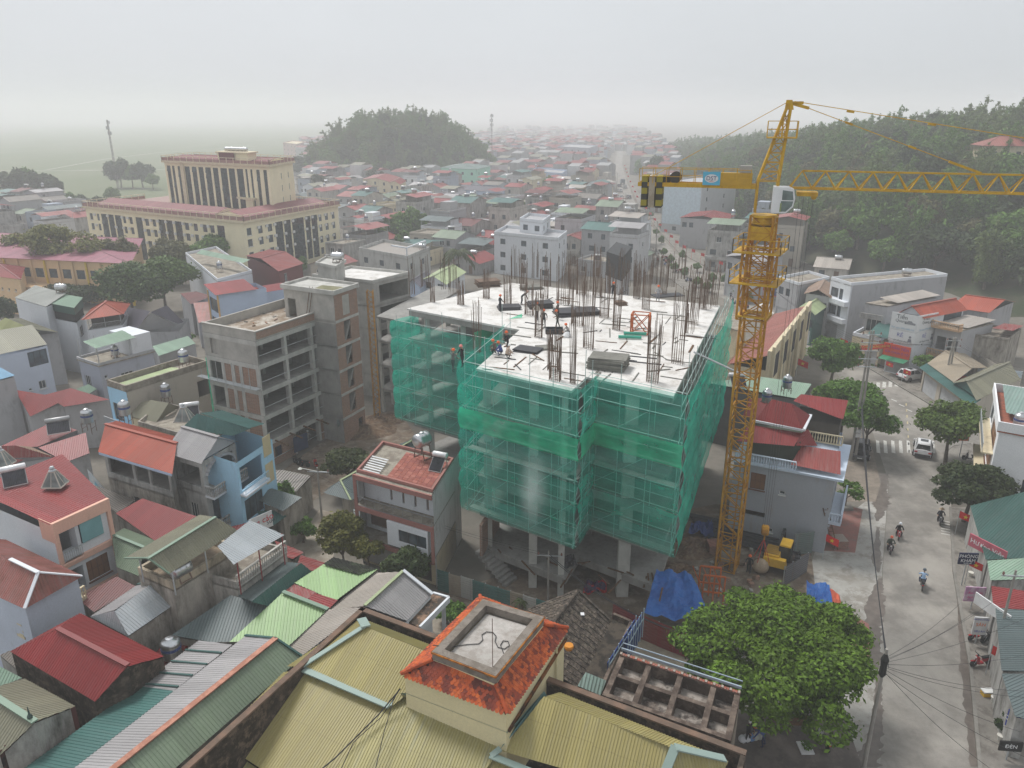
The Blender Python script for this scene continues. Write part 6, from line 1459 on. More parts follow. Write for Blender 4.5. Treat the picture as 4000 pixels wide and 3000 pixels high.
for a,b,wd in[((1172,2612,9.5),(1525,2762,9.5),.42),((1428,2447,11.05),(1176,2609,9.6),.3),((1412,2420,10.6),(1430,2452,11.1),.5),((1172,2614,9.35),(888,2921,7.75),.22),((888,2925,7.5),(560,3160,6.3),.34),((1915,2955,9.2),(2200,3070,9.1),.34),((1955,2928,9.4),(1918,2958,9.2),.3),((2638,2921,11.0),(2570,3090,9.4),.42),((2638,2923,11.0),(2832,2968,9.98),.4),((1520,2757,9.5),(1562,2700,9.8),.3)]:
 hall.part('flashing',MB().bar(W(*a)+Z*.07,W(*b)+Z*.07,wd,.07),M_FL)
PW=[(2918,2932),(1413,2370),(800,2919),(540,3150)]
pw=[W(*p,9.9)for p in PW];pw[2]=V(pw[2].x,pw[2].y,9.9)
for i in range(3):
 a,b=pw[i],pw[i+1];a=V(a.x,a.y,0);b=V(b.x,b.y,0);dn=(b-a).cross(Z).normalized()*-.28
 hall.part('wall',MB().prism([a,b,b+dn,a+dn],0,9.8),M_MOULD);hall.part('coping',MB().prism([a-dn*.1,b-dn*.1,b+dn*1.1,a+dn*1.1],9.8,9.9),M_COP)
e_=W(2918,2932,9.9);f_=W(2870,3120,9.9);dn=V(-.28,-.05,0);hall.part('wall',MB().prism([V(e_.x,e_.y,0),V(f_.x,f_.y,0),V(f_.x,f_.y,0)+dn,V(e_.x,e_.y,0)+dn],0,9.85),M_MOULD)
gut=MB();g0=[W(1413,2370,9.0),W(2918,2932,9.0)];dn=(g0[1]-g0[0]).cross(Z).normalized();gut.prism([g0[0].xy.to_3d()+dn*.25,g0[1].xy.to_3d()+dn*.25,g0[1].xy.to_3d()+dn*2.2,g0[0].xy.to_3d()+dn*2.2],8.0,8.6);hall.part('gutter_slab',gut,M_MOULD)
g1=[W(1413,2370,8.2),W(560,3140,8.2)];dn=(g1[1]-g1[0]).cross(Z).normalized()*-1;hall.part('gutter_slab',MB().prism([g1[0].xy.to_3d()+dn*.2,g1[1].xy.to_3d()+dn*.2,g1[1].xy.to_3d()+dn*1.6,g1[0].xy.to_3d()+dn*1.6],5.5,5.9),M_MOULD)
tt=T('tile_roof_tower','cream stair tower with orange fish-scale tile skirt round a flat deck','tower',W(1984,2792))
EV=[W(*p,11.5)for p in[(1567,2634),(1982,2790),(2217,2455),(1875,2330)]];DK=[W(*p,12.7)for p in[(1688,2556),(1936,2652),(2125,2420),(1886,2350)]]
M_CW=plaster((.66,.58,.36),.12);ev0=[V(p.x,p.y,0)for p in EV];dk0=[V(p.x,p.y,0)for p in DK]
tt.part('wall',MB().prism(offset(ev0,-.12),6.5,11.42),M_CW);tt.part('parapet_wall',MB().prism(offset(dk0,-.02),11.3,12.08),M_CW)
m=MB()
for i in range(4):a,b=offset(dk0,-.02)[i],offset(dk0,-.02)[(i+1)%4];m.poly([a+Z*11.9,b+Z*11.9,b+Z*12.78,a+Z*12.78])
tt.part('parapet_wall',m,M_CW)
dm=blotch((.48,.45,.42),(.30,.27,.24),.9,.42,.6,c3=(.40,.38,.35));tt.part('deck',MB().prism(offset(dk0,-.5),12.1,12.42),dm)
ki=offset(dk0,-.42);m=MB()
for i in range(4):j=(i+1)%4;m.hexa([dk0[i]+Z*12.4,dk0[j]+Z*12.4,ki[j]+Z*12.4,ki[i]+Z*12.4,dk0[i]+Z*12.86,dk0[j]+Z*12.86,ki[j]+Z*12.86,ki[i]+Z*12.86])
tt.part('kerb_wall',m,blotch((.17,.145,.12),(.24,.21,.18),1.4));ko=offset(dk0,.03);m=MB()
for i in range(4):j=(i+1)%4;m.bar(ko[i]+Z*12.8,ko[j]+Z*12.8,.05,.08)
tt.part('rust_strip',m,blotch((.45,.17,.03),(.2,.08,.03),2))
TM=[blotch((.52,.11,.035),(.40,.075,.03),1.3,.4,.6,.7,c3=(.17,.05,.035)),blotch((.58,.14,.045),(.42,.085,.03),1.5,.45,.6,.7,c3=(.22,.06,.04)),blotch((.33,.07,.035),(.16,.045,.035),.9,.4,.6,.7),blotch((.12,.04,.032),(.2,.06,.04),1.2)]
def tile_mesh(mat):
 m=MB();n=6;top=[];w_,L_=.104,.26
 ol=[(-w_,0),(w_,0),(w_,-L_*.6)]+[(w_*math.cos(a),-L_*.6-L_*.4*math.sin(a))for a in(math.pi*k/n for k in range(1,n))]+[(-w_,-L_*.6)]
 k=len(ol);m.add([(x,y,.02-y*.13)for x,y in ol]+[(x,y,-.012-y*.13)for x,y in ol],[tuple(range(k))[::-1]]+[(i,(i+1)%k,k+(i+1)%k,k+i)for i in range(k)])
 o=m.build('tile',mat);me=o.data;D.objects.remove(o);return me
TMS=[tile_mesh(m_)for m_ in TM];cnt=0;bulk=MB();tl=[]
for i in(0,1,3,2):
 a,b,c,e=EV[i],EV[(i+1)%4],DK[(i+1)%4],DK[i];c=V(c.x,c.y,12.35);e=V(e.x,e.y,12.35);mid=a.lerp(b,.5);um=e.lerp(c,.5);slope=um-mid;u=(b-a).normalized();n=u.cross(slope).normalized();y=n.cross(u)
 L=slope.dot(y);rows=int(L/.155);Mx=Matrix((u,y,n)).transposed().to_4x4()
 tt.part('roof_board',MB().poly([a-n*.16,b-n*.16,c-n*.16,e-n*.16]),M_DARK)
 for r in range(rows+1):
  f=(r+1)/(rows+1);p0=a.lerp(e,min(1,f));p1=b.lerp(c,min(1,f));Lr=(p1-p0).length;k=int(Lr/.215)
  for q in range(k+(r%2==0)):
   pos=p0+u*((q+(.5 if r%2 else 0))*.215+.1)
   if(pos-p0).length>Lr:continue
   tl.append((pos,Mx,i))
for idx,(pos,Mx,i)in enumerate(tl):
 mi=rr.choice((2,2,3))if noise2(pos.x*1.1+5,pos.y*1.1)>.2 else rr.choice((0,0,1,1,2))
 if idx<300:
  o=D.objects.new('tile',TMS[mi]);COL.objects.link(o);o.parent=tt.e;M4=Mx.copy();M4.translation=pos-tt.o;o.matrix_local=M4
 else:
  M4=Mx.copy();M4.translation=pos;vs=[tuple(M4@v.co)for v in TMS[0].vertices];bulk.cm=mi;bulk.add(vs,[tuple(p.vertices)for p in TMS[0].polygons])
o=tt.part('tiles',bulk,TM);o['kind']='stuff'
for i in range(4):tt.part('hip_cap',MB().tube(EV[i]+Z*.06,V(DK[i].x,DK[i].y,12.42),.11,8),TM[0])
b0=offset(ev0,-.1)
tt.part('base_flashing',MB().poly([b0[0]+Z*10.35,b0[1]+Z*10.35,W(1990,2878,9.75),W(1556,2708,9.75)]),M_FLD)
tt.part('base_flashing',MB().poly([b0[1]+Z*10.3,W(2125,2700,10.9),W(2136,2716,10.6),W(1955,2925,9.5),W(1985,2872,9.6)]),M_FLD)
tt.part('rust_ledge',MB().bar(b0[1].lerp(b0[2],.02)+Z*10.3+V(.05,0,0),b0[2]+Z*10.9+V(.08,0,0),.12,.16),blotch((.22,.09,.03),(.06,.04,.03),1.6))
tt.part('down_pipe',MB().tube(b0[1].lerp(b0[2],.82)+V(.06,-.04,7),b0[1].lerp(b0[2],.82)+V(.06,-.04,11.2),.05,6),M_CW)
mc=W(1925,2628,12.45);single('lightning_rod',MB().tube(mc,mc+Z*3.0,.018,5),plain((.12,.06,.04)),'thin rusty rod standing on the tower deck','rod',mc)
pts=[W(x,y,12.9 if x<1720 else 12.46)for x,y in[(1690,2520),(1710,2522),(1735,2527),(1760,2531),(1790,2522),(1830,2517),(1870,2515),(1886,2500),(1882,2480),(1900,2468),(1925,2470),(1938,2485),(1934,2505),(1945,2528),(1970,2535),(1990,2522),(1985,2505),(1965,2503),(1955,2520),(1965,2545),(1972,2565)]]
single('cable',MB().path(pts,.022,5),plain((.05,.05,.05)),'loose black cable curling over the tower deck','cable',pts[0])
o=W(2222,2525,9.8);single('orange_bowl',MB().lathe(o,[(.05,-.25),(.2,-.18),(.28,0),(.24,.1)],12),plain((.55,.22,.03)),'orange bowl-shaped lamp on the tower wall edge','lamp',o)
for i,pp in enumerate([[(1564,2690,10.1),(1480,2790,9.2),(1400,2870,8.7),(1310,2960,8.2),(1200,3050,7.8)],[(1560,2690,10.2),(1535,2740,9.9),(1500,2860,9.2),(1465,3010,8.6)],[(1563,2692,10.1),(1490,2800,9.1),(1380,2900,8.6),(1330,3010,8)]]):
 P_=[W(q[0],q[1],q[2]+.35)for q in pp];single('cable',MB().path(P_,.035 if i==0 else.02,5),plain((.03,.03,.03)),['thick black cable running down the roof valley','thin black cable on the olive sheets','second black cable beside the valley cable'][i],'cable',P_[0])
o=W(1855,2900,8.9);single('dead_branch',MB().path([o,o+V(.15,.15,.1),o+V(.1,.4,.08),o+V(.3,.5,.12)],.05,5),plain((.05,.04,.03)),'dark broken branch lying on the olive roof','branch',o)
gr=House('unfinished_slab','blackened concrete roof grid of eight open bays beside the tower',(2351,2725),(2853,2905),(2893,2712),7.6,'building');w,d=gr.w,gr.d;M_GB=blotch((.075,.055,.045),(.16,.125,.10),1.1,.45,.6,c3=(.20,.155,.125))
gr.slab(7.0,.25,0,blotch((.36,.32,.28),(.05,.04,.035),.9,.45,.56,c3=(.22,.18,.15)));gr.walls(plaster((.32,.27,.22),.9),0,7.0)
for x in(0,w*.235,w*.5,w*.77,w-.3):gr.part('beam',MB().prism([gr.p(x,0),gr.p(x+.3,0),gr.p(x+.3,d),gr.p(x,d)],7.0,7.75),M_GB)
for k,y in enumerate((0,d*.48,d-.28)):gr.part('beam',MB().prism([gr.p(0,y),gr.p(w,y),gr.p(w,y+.28),gr.p(0,y+.28)],7.0,7.7+.08*(k!=1)),M_GB)
for k in range(46):gr.part('brick',MB().prism([gr.p(w*k/46+.01,d-.3),gr.p(w*(k+.9)/46,d-.3),gr.p(w*(k+.9)/46,d-.1),gr.p(w*k/46+.01,d-.1)],7.79,7.87+.04*(k%3==0)),brick_m((.30,.09,.06)))
single('pole',MB().tube(gr.p(w*.82,d*.1,7.1),gr.p(w*.78,d*.75,7.7),.03,5),M_WOOD,'long stick leaning across a bay of the concrete grid','stick')
gr.part('lattice_rail',MB().bar(gr.p(0,d+.1,7.95),gr.p(w,d+.1,7.95),.08,.16).bar(gr.p(0,d+.45,8.1),gr.p(w,d+.45,8.1),.05),plain((.30,.36,.42)))
ot=T('old_tile_house','old house under a blackened clay tile roof beside the tower','house',W(2240,2500));OM=[blotch((.10,.08,.065),(.035,.03,.027),2.2,.4,.6,c3=(.19,.155,.125)),blotch((.17,.14,.11),(.06,.05,.04),2.5)]
def tile_rows(t_,a,b,c,e,step,wd,mats,cap=300,name='tile'):
 """eave a-b, ridge e-c: overlapping tile courses"""
 a,b,c,e=[W(*q)for q in(a,b,c,e)];u=(b-a).normalized();sl=e.lerp(c,.5)-a.lerp(b,.5);n=u.cross(sl).normalized();n=n if n.z>0 else-n;L=sl.length;rows=int(L/step);bulk=MB();k_=0
 t_.part('roof_board',MB().poly([a-n*.2,b-n*.2,c-n*.2,e-n*.2]),M_DARK)
 for r in range(rows):
  p0,p1=a.lerp(e,r/rows),b.lerp(c,r/rows);q0,q1=a.lerp(e,min(1,(r+1.25)/rows)),b.lerp(c,min(1,(r+1.25)/rows));kk=int((p1-p0).length/wd)
  for j in range(kk):
   f0,f1=(j+.04)/kk,(j+.96)/kk;hgt_=n*(.05+.02*rr.random()+(.03 if j%2 else 0));lo=n*.02
   v=[p0.lerp(p1,f0)+hgt_,p0.lerp(p1,f1)+hgt_,q0.lerp(q1,f1)+lo,q0.lerp(q1,f0)+lo,p0.lerp(p1,f0)-lo,p0.lerp(p1,f1)-lo];f=[(0,1,2,3),(4,5,1,0),(4,0,3),(5,2,1)]
   if k_<cap:m=MB();m.add(v,f);t_.part(name,m,mats[0 if rr.random()<.8 else 1]);k_+=1
   else:bulk.cm=0 if rr.random()<.75 else 1;bulk.add(v,f)
 if bulk.v:o=t_.part(name+'s',bulk,mats);o['kind']='stuff'
tile_rows(ot,(2256,2690,4.6),(2390,2428,4.6),(2258,2306,6.6),(2060,2560,6.6),.24,.24,OM,200);tile_rows(ot,(2062,2383,4.6),(1940,2540,4.6),(2060,2560,6.6),(2258,2306,6.6),.26,.26,OM,100)
ot.part('ridge_cap',MB().tube(W(2258,2306,6.68),W(2060,2560,6.68),.12,7),OM[0]);ot.part('verge',MB().bar(W(2258,2306,6.68),W(2390,2428,4.7),.2,.12).bar(W(2258,2306,6.68),W(2062,2383,4.7),.2,.12),OM[0])
ww_=[W(2256,2300,6.4),W(2380,2425,4.6),W(2250,2680,4.6),W(2075,2385,4.6)];m=MB();m.poly([ww_[0],V(ww_[1].x,ww_[1].y,4.5),V(ww_[1].x,ww_[1].y,0),V(ww_[3].x,ww_[3].y,0),V(ww_[3].x,ww_[3].y,4.5)]).wall(ww_[1],ww_[2],0,4.5);ot.part('wall',m,plaster((.3,.26,.2),.9))
for i,(px,py)in enumerate([(2275,2400),(2240,2452)]):c=W(px,py,6.0-i*.4);single('paper_packet',MB().box(c.x-.12,c.y-.15,c.z,c.x+.12,c.y+.15,c.z+.05).box(c.x-.12,c.y-.15,c.z+.051,c.x+.12,c.y-.05,c.z+.06),plain((.7,.7,.72)),['upper','lower'][i]+' white packet lying on the blackened tiles','litter',c)
dr=T('dark_roof_strip','narrow soot-black flat roof between tile house and blue fence','roof',W(2380,2560));q=[W(*p,4.9).xy.to_3d()for p in[(2275,2655),(2355,2690),(2465,2445),(2395,2415)]]
dr.part('deck',MB().prism(q,0,4.9),blotch((.03,.026,.022),(.08,.065,.05),1.2));dr.part('parapet',MB().bar(q[1]+Z*5.1,q[2]+Z*5.1,.2,.4).bar(q[2]+Z*5.1,q[3]+Z*5.1,.2,.4),M_GB)
t=T('blue_fence','tall blue sheet fence on a steel frame beside the concrete yard','fence',W(2440,2600))
for(a,b,hh)in(((2370,2625,4.9),(2475,2455,4.9),1.6),((2445,2545,5.0),(2505,2440,5.0),1.9)):
 A_,B_=W(*a),W(*b);t.part('panel',MB().prism([V(A_.x,A_.y,0),V(B_.x,B_.y,0),V(B_.x+.05,B_.y+.02,0),V(A_.x+.05,A_.y+.02,0)],a[2]-1.0,a[2]+hh-.9),plain((.03,.07,.25)))
 m=MB();
 for i in range(7):q_=A_.lerp(B_,i/6);m.bar(q_+V(.12,0,-1),q_+V(.12,0,hh-.6),.05)
 m.bar(A_+V(.12,0,.5),B_+V(.12,0,.5),.05);t.part('frame',m,plain((.4,.5,.55)))
sheets_house('lean_to','small aqua corrugated lean-to roof between tile house and grid',[(sheet_m((.42,.58,.53),.15),[(2256,2679,5.2),(2347,2716,5.2),(2368,2658,6.0),(2287,2625,6.0)])],'shed',M_MOULD,walls=[(2256,2679,5.2),(2347,2716,5.2),(2368,2658,6.0),(2287,2625,6.0)])
# === HOUSES OF THE NEAR QUARTERS
RED=sheet_m((.25,.022,.022),.08,(.10,.03,.025),.08);REDP=sheet_m((.27,.04,.035),.2,(.45,.33,.28),.35);ORR=sheet_m((.42,.075,.035),.15,(.16,.05,.03),.12);DRED=sheet_m((.15,.022,.02),.35,(.02,.012,.01),.06)
TEAL=sheet_m((.055,.15,.135),.12,(.04,.07,.065),.08);SLATE=sheet_m((.11,.145,.145),.15,(.07,.08,.08),.1);GRN=sheet_m((.30,.46,.20),.16,(.12,.14,.06),.12);PGR=sheet_m((.25,.37,.27),.1,(.14,.2,.15),.14)
SAGE=sheet_m((.20,.26,.175),.1,(.11,.13,.09),.1);KHK=sheet_m((.235,.225,.155),.12,(.12,.11,.08),.1);LIL=sheet_m((.36,.345,.345),.15,(.22,.19,.18),.15);SIL=sheet_m((.40,.43,.45),.12,(.25,.25,.25),.15)
BEI=sheet_m((.40,.355,.31),.15,(.25,.2,.16),.15);LIME=sheet_m((.42,.50,.27),.06,(.3,.34,.2),.1);RUST=sheet_m((.42,.15,.13),.75,(.16,.055,.03),.45);FIB=sheet_m((.19,.165,.14),.4,(.08,.065,.05),.25)
PUR=sheet_m((.11,.10,.125),.1,(.07,.07,.08),.08);PEACH=sheet_m((.36,.24,.17),.3,(.2,.13,.1),.2)
MOLD=plaster((.42,.38,.33),.85,(.06,.055,.045));MOLDG=plaster((.40,.39,.37),.65);WHT=plaster((.62,.64,.67),.12);PBL=plaster((.42,.50,.64),.12);LIB=plaster((.36,.38,.44),.2);LBL=plaster((.36,.58,.74),.12)
PINK=plaster((.66,.40,.31),.12);GRY=plaster((.36,.36,.37),.3);BGE=plaster((.42,.38,.32),.22);CRM=plaster((.60,.52,.36),.3);SKB=plaster((.48,.53,.62),.15);PEA=plaster((.66,.46,.27),.1);LCONC=blotch((.30,.27,.22),(.20,.17,.14),.7,c3=(.38,.34,.28))
def sh(label,sheets,wall=None,walls=None,name='house',cat='house',pitch=.2,caps=(),**k):return sheets_house(name,label,sheets,cat,wall,0,walls,None,pitch,caps,**k)
sh('long market shed with grey-lilac and green slopes and a pink ridge strip',[(SAGE,[(1076,2497,8),(1180,2567,6.9),(560,3110,6.9),(297,3120,8)]),(LIL,[(1076,2497,8),(297,3120,8),(148,3112,6.7),(958,2484,6.7)]),(LIL,[(908,2519,6.65),(679,2699,6.65),(540,2682,5.6),(776,2502,5.6)]),(TEAL,[(679,2699,6.65),(148,3112,6.65),(-60,3112,5.6),(540,2682,5.6)])],MOLD,[(776,2502,5.6),(-60,3112,5.6),(560,3110,6.9),(1180,2567,6.9),(1076,2497,7.9)],'market_shed','shed',caps=[(blotch((.50,.25,.18),(.36,.17,.12),1.5),(1078,2495,8),(297,3122,8),.34),(TEAL,(958,2484,6.75),(1076,2495,8.02),.14),(TEAL,(1076,2495,8.02),(1182,2567,6.95),.14)]+[(TEAL,(865-56*i,2553+44*i,6.66),(725-56*i,2541+44*i,5.66),.1)for i in range(4)])
sh('bright green corrugated shed roof with brown leaf stains',[(GRN,[(1107,2314,6.5),(1279,2381,6.1),(1130,2523,5.4),(888,2514,5.6)])],MOLD,[(1107,2314,6.5),(888,2514,5.6),(1130,2523,5.4),(1279,2381,6.1)],'market_shed','shed',caps=[(PGR,(1105,2313,6.6),(1281,2382,6.2),.3)])
t=sh('green shed roof with red patches and a scorched black far end',[(GRN,[(1150,2280,6.3),(1310,2345,6.1),(1478,2225,6.3),(1300,2178,6.7)]),(REDP,[(1115,2308,6.25),(1200,2340,6.2),(1235,2314,6.2),(1150,2280,6.3)]),(RED,[(1200,2340,6.2),(1288,2376,6.1),(1320,2344,6.1),(1235,2314,6.2)])],MOLD,[(1115,2308,6.2),(1288,2376,6.0),(1478,2225,6.2),(1300,2178,6.5)],'market_shed','shed')
t.part('scorched_sheet',MB().sheet([W(1262,2205,6.66),W(1400,2243,6.45),W(1478,2222,6.36),W(1302,2175,6.76)],.2),blotch((.02,.02,.018),(.07,.09,.05),1.0,.45,.7))
sh('pale grey gabled roof with lime ridge beside the portico',[(LIL,[(1575,2232,7.6),(1686,2323,6.3),(1590,2425,6.3),(1425,2368,7.6)]),(BEI,[(1575,2232,7.6),(1475,2240,6.2),(1288,2385,6.2),(1425,2368,7.6)]),(BEI,[(1425,2368,7.6),(1288,2385,6.2),(1120,2540,5.7),(1182,2566,6.2)])],WHT,[(1575,2232,7.5),(1475,2240,6.2),(1120,2540,5.7),(1182,2566,6.2),(1590,2425,6.3),(1686,2323,6.3)],caps=[(LIME,(1575,2232,7.65),(1425,2368,7.65),.22),(WHT,(1575,2230,7.7),(1690,2323,6.4),.25)])
t=T('portico','white-columned portico with a mouldy flat roof','portico',W(1700,2460));q=[W(*p,6.0).xy.to_3d()for p in[(1590,2425),(1640,2452),(1754,2336),(1692,2318)]]
t.part('roof_slab',MB().prism(q,5.75,6.0),blotch((.07,.055,.045),(.28,.18,.12),1.2));t.part('fascia',MB().bar(q[1]+Z*5.9,q[2]+Z*5.9,.16,.42).bar(q[2]+Z*5.9,q[3]+Z*5.9,.16,.42),WHT)
for f in(.1,.9):c=q[1].lerp(q[2],f)-V(.2,0,0);t.part('column',MB().box(c.x-.13,c.y-.13,0,c.x+.13,c.y+.13,5.75),WHT)
t.part('wall',MB().wall(q[1]-V(1.2,0,0),q[2]-V(1.2,0,0),0,5.75,[(.8,3.6,1.1,1.4)]),WHT)
sh('dark slate-green roof below the khaki roofed house',[(SLATE,[(899,2320,6.5),(1050,2368,6.0),(888,2516,5.3),(672,2486,5.3)])],MOLD,[(899,2320,6.4),(672,2486,5.2),(888,2516,5.2),(1050,2368,5.9)],'market_shed','shed')
sh('teal gabled market roof with a dark ridge line',[(TEAL,[(1171,2199,7.1),(1232,2240,6),(1050,2370,6),(985,2350,7.1)]),(SLATE,[(1100,2195,5.9),(1171,2199,7.1),(985,2350,7.1),(915,2324,5.8)])],MOLD,[(1100,2195,5.8),(915,2324,5.7),(1050,2370,5.9),(1232,2240,5.9)],'market_shed','shed')
sh('low red corrugated roof by the alley mouth',[(REDP,[(1174,2173,5),(1296,2202,4.6),(1233,2237,4.6),(1155,2215,5.2)])],MOLD,[(1174,2173,4.8),(1155,2215,5),(1233,2237,4.5),(1296,2202,4.5)],'market_shed','shed')
sh('small red roof beside the silver roofed terrace',[(REDP,[(1071,2118,5.2),(1189,2151,5),(1141,2191,4.8),(1100,2160,5.3)])],MOLD,[(1071,2118,5),(1100,2160,5.1),(1141,2191,4.7),(1189,2151,4.9)],'market_shed','shed')
h=House('terrace_house','house with a silver corrugated canopy on posts over its terrace',(700,2240),(930,2300),(1120,2160),6.6);h.walls(plaster((.5,.47,.42),.7));h.flat(LCONC,plaster((.45,.42,.38),.8),6.6,.5);h.balusters(h.w,0,h.w,h.d,6.65,.95,plaster((.5,.48,.44),.5))
h.part('roof',MB().sheet([W(975,2036,9.8),W(1112,2086,9.1),W(912,2210,9.1),W(850,2130,9.9)],.18),SIL)
for p in((1100,2085),(1010,2145),(925,2195)):q=W(*p,9.1);h.part('post',MB().tube(V(q.x,q.y,6.6),q,.045,6),plain((.25,.05,.05)))
h=House('terrace_house','narrow mould-streaked house under a khaki gabled canopy on posts',(542,2243),(679,2305),(924,2153),7.8);h.walls(MOLD,l=[(1.0,4.6,.9,1.2,'w',2,1)]);h.flat(blotch((.34,.27,.19),(.24,.19,.14),.8),plaster((.45,.38,.28),.7),7.8,.55,t=.22)
h.part('roof',MB().sheet([W(840,2020,10.7),W(930,2072,9.5),W(662,2241,9.5),W(578,2180,10.7)],.18).sheet([W(840,2020,10.7),W(578,2180,10.7),W(487,2180,9.7),W(780,2012,9.7)],.18),KHK)
h.part('ridge_cap',MB().bar(W(842,2018,10.76),W(576,2182,10.76),.22,.06).bar(W(578,2180,10.76),W(662,2241,9.56),.1).bar(W(578,2180,10.76),W(487,2180,9.76),.1),PGR)
for p in((672,2235),(800,2152),(915,2078),(546,2186)):q=W(*p,9.5);h.part('post',MB().tube(V(q.x,q.y,7.8),q,.05,6),M_GALV)
make_tank_h(W(712,2262,7.95),.5,1.2,.3,'steel tank with blue lettering under the khaki canopy',rz=1.0)
sh('small silver gabled roof with green verge between red roof and terrace house',[(SIL,[(603,2273,7.3),(692,2353,6.3),(500,2486,6.3),(447,2386,7.3)]),(LIL,[(603,2273,7.3),(447,2386,7.3),(352,2408,6.3),(538,2286,6.3)]),(SIL,[(447,2386,7.3),(500,2486,6.3),(352,2408,6.3)])],MOLD,[(603,2273,7.2),(538,2286,6.2),(352,2408,6.2),(500,2486,6.2),(692,2353,6.2)],caps=[(TEAL,(603,2272,7.35),(694,2354,6.35),.2),(TEAL,(603,2272,7.35),(538,2284,6.35),.2)])
sh('large deep red gabled roof with pale streaks and a black gable wall',[(RED,[(224,2458,7.9),(500,2602,7.9),(371,2741,6.5),(40,2545,6.5)]),(RED,[(224,2458,7.9),(314,2395,6.7),(641,2566,6.7),(500,2602,7.9)]),(RED,[(224,2458,7.9),(40,2545,6.5),(314,2395,6.7)])],M_MOULD,[(500,2602,7.8),(641,2566,6.6),(314,2395,6.6),(40,2545,6.4),(371,2741,6.4)],caps=[(RED,(224,2456,7.95),(500,2601,7.95),.3)])
h=sh('khaki gabled shed with rust-striped end wall at the bottom left',[(KHK,[(-60,2697,7.6),(135,2821,7.6),(295,2758,6.4),(95,2652,6.4)]),(KHK,[(-60,2697,7.6),(135,2821,7.6),(0,2954,6.3),(-200,2840,6.3)])],None,[(135,2821,7.5),(295,2758,6.3),(95,2652,6.3),(-200,2840,6.2),(0,2954,6.2)],'market_shed','shed',caps=[(PGR,(-60,2696,7.65),(137,2822,7.65),.34)])
a,b=W(0,2954,6.2),W(295,2758,6.3)
for i in range(14):q0,q1=a.lerp(b,i/14),a.lerp(b,(i+.92)/14);dn=V(.05,-.06,0);hh=6.3+1.1*(1-abs((i+.5)/14-.46)/.54);h.part('wall_sheet',MB().prism([q0.xy.to_3d()+dn,q1.xy.to_3d()+dn,q1.xy.to_3d()+dn*.2,q0.xy.to_3d()+dn*.2],0,hh),(blotch((.07,.03,.025),(.02,.018,.018),1.5),sheet_m((.16,.03,.03),.5),MOLDG)[i%3])
q=W(118,2806,7.7);single('roof_finial',MB().lathe(q,[(.1,0),(.14,.1),(.1,.22),(.05,.3),(.015,.75)],8),plain((.05,.08,.07)),'dark spiked finial on the khaki shed ridge','finial',q)
sh('faded pale green roof edge at the left frame border',[(PGR,[(-80,2560,6.6),(0,2604,6.6),(95,2652,6),(-60,2700,5.8)])],MOLDG,[(-80,2560,6.5),(-60,2700,5.7),(95,2652,5.9)],'market_shed','shed')
sh('grey fibre roof strip behind the deep red gable',[(FIB,[(0,2560,5.2),(40,2540,5.4),(125,2605,5.2),(95,2640,5)])],MOLDG,[(0,2560,5.1),(95,2640,4.9),(125,2605,5.1),(40,2540,5.3)],'market_shed','shed')
sh('low dark red roof under the pink house',[(DRED,[(455,2250,5),(535,2294,4.8),(367,2390,4.3),(300,2340,4.4)])],MOLD,[(455,2250,4.9),(300,2340,4.3),(367,2390,4.2),(535,2294,4.7)],'lean_to','shed')
tarp('plastic_sheet','white plastic sheet drooping under the deep red roof eave',[(228,2672,5.6),(368,2768,5.5),(366,2795,4.3),(235,2712,4.5)],plain((.6,.6,.6)),14,6,.3,21)
sh('flat little red roof behind the big steel tank',[(RED,[(650,2500,4.6),(745,2515,4.6),(640,2620,4.4),(600,2560,4.5)])],MOLD,[(650,2500,4.5),(600,2560,4.4),(640,2620,4.3),(745,2515,4.5)],'lean_to','shed')
make_tank_v(W(676,2575,4.5),.6,1.15,.25,'large upright steel tank with blue band beside the grey shed')
h=House('pink_house','white house with salmon pink street front and red metal roof',(-100,1917),(200,2043),(413,1946),9.3);d,w=h.d,h.w
h.walls(WHT,0,8.5,r=[(.25,6.3,d*.3,2.0,'o'),(d*.42,6.6,d*.42,1.8,'k',1,1),(d*.42,3.3,d*.42,1.7,'n',4,2),(.25,3.0,d*.3,2.0,'o')],depth=.9)
for z,t_ in((8.35,.95),(5.45,.45),(2.4,.4)):h.part('pink_band',MB().prism([h.p(w-.02,-.1),h.p(w+.25,-.1),h.p(w+.25,d+.1),h.p(w-.02,d+.1)],z,z+t_),PINK)
for y in(-.06,d*.36,d-.2):h.part('pink_pier',MB().prism([h.p(w,y),h.p(w+.22,y),h.p(w+.22,y+.28),h.p(w,y+.28)],0,8.4),PINK)if y!=d*.36 else None
h.part('pink_band',MB().prism([h.p(w-1.6,-.04),h.p(w+.1,-.04),h.p(w+.1,.02),h.p(w-1.6,.02)],7.6,9.25),PINK)
h.part('roof',MB().sheet([h.p(-.2,-.1,9.3),h.p(w+.15,-.1,9.3),h.p(w+.15,d+.1,9.0),h.p(-.2,d+3,9.6)],.18),RED);h.part('curtain',MB().prism([h.p(w+.1,d*.43),h.p(w+.13,d*.43),h.p(w+.13,d*.83),h.p(w+.1,d*.83)],6.7,8.3),plain((.17,.36,.38)))
h.rail(w+.3,.2,w+.3,d*.38,5.95,.8);h.part('balcony_floor',MB().prism([h.p(w,0),h.p(w+.4,0),h.p(w+.4,d*.38),h.p(w,d*.38)],5.75,5.9),PINK)
q=h.p(w+.3,d*.3,6.4);tree('potted shrubs on the pink house balcony',0,0,.1,.45,.35,.3,F_DARK,500,.09,61,k=6,cat='plant',name='potted_plant',pos=q)
make_solar(W(60,1880,9.5),'white tank solar heater on the red roof of the pink house',rz=.6,L=1.6,tc=(.75,.75,.75))
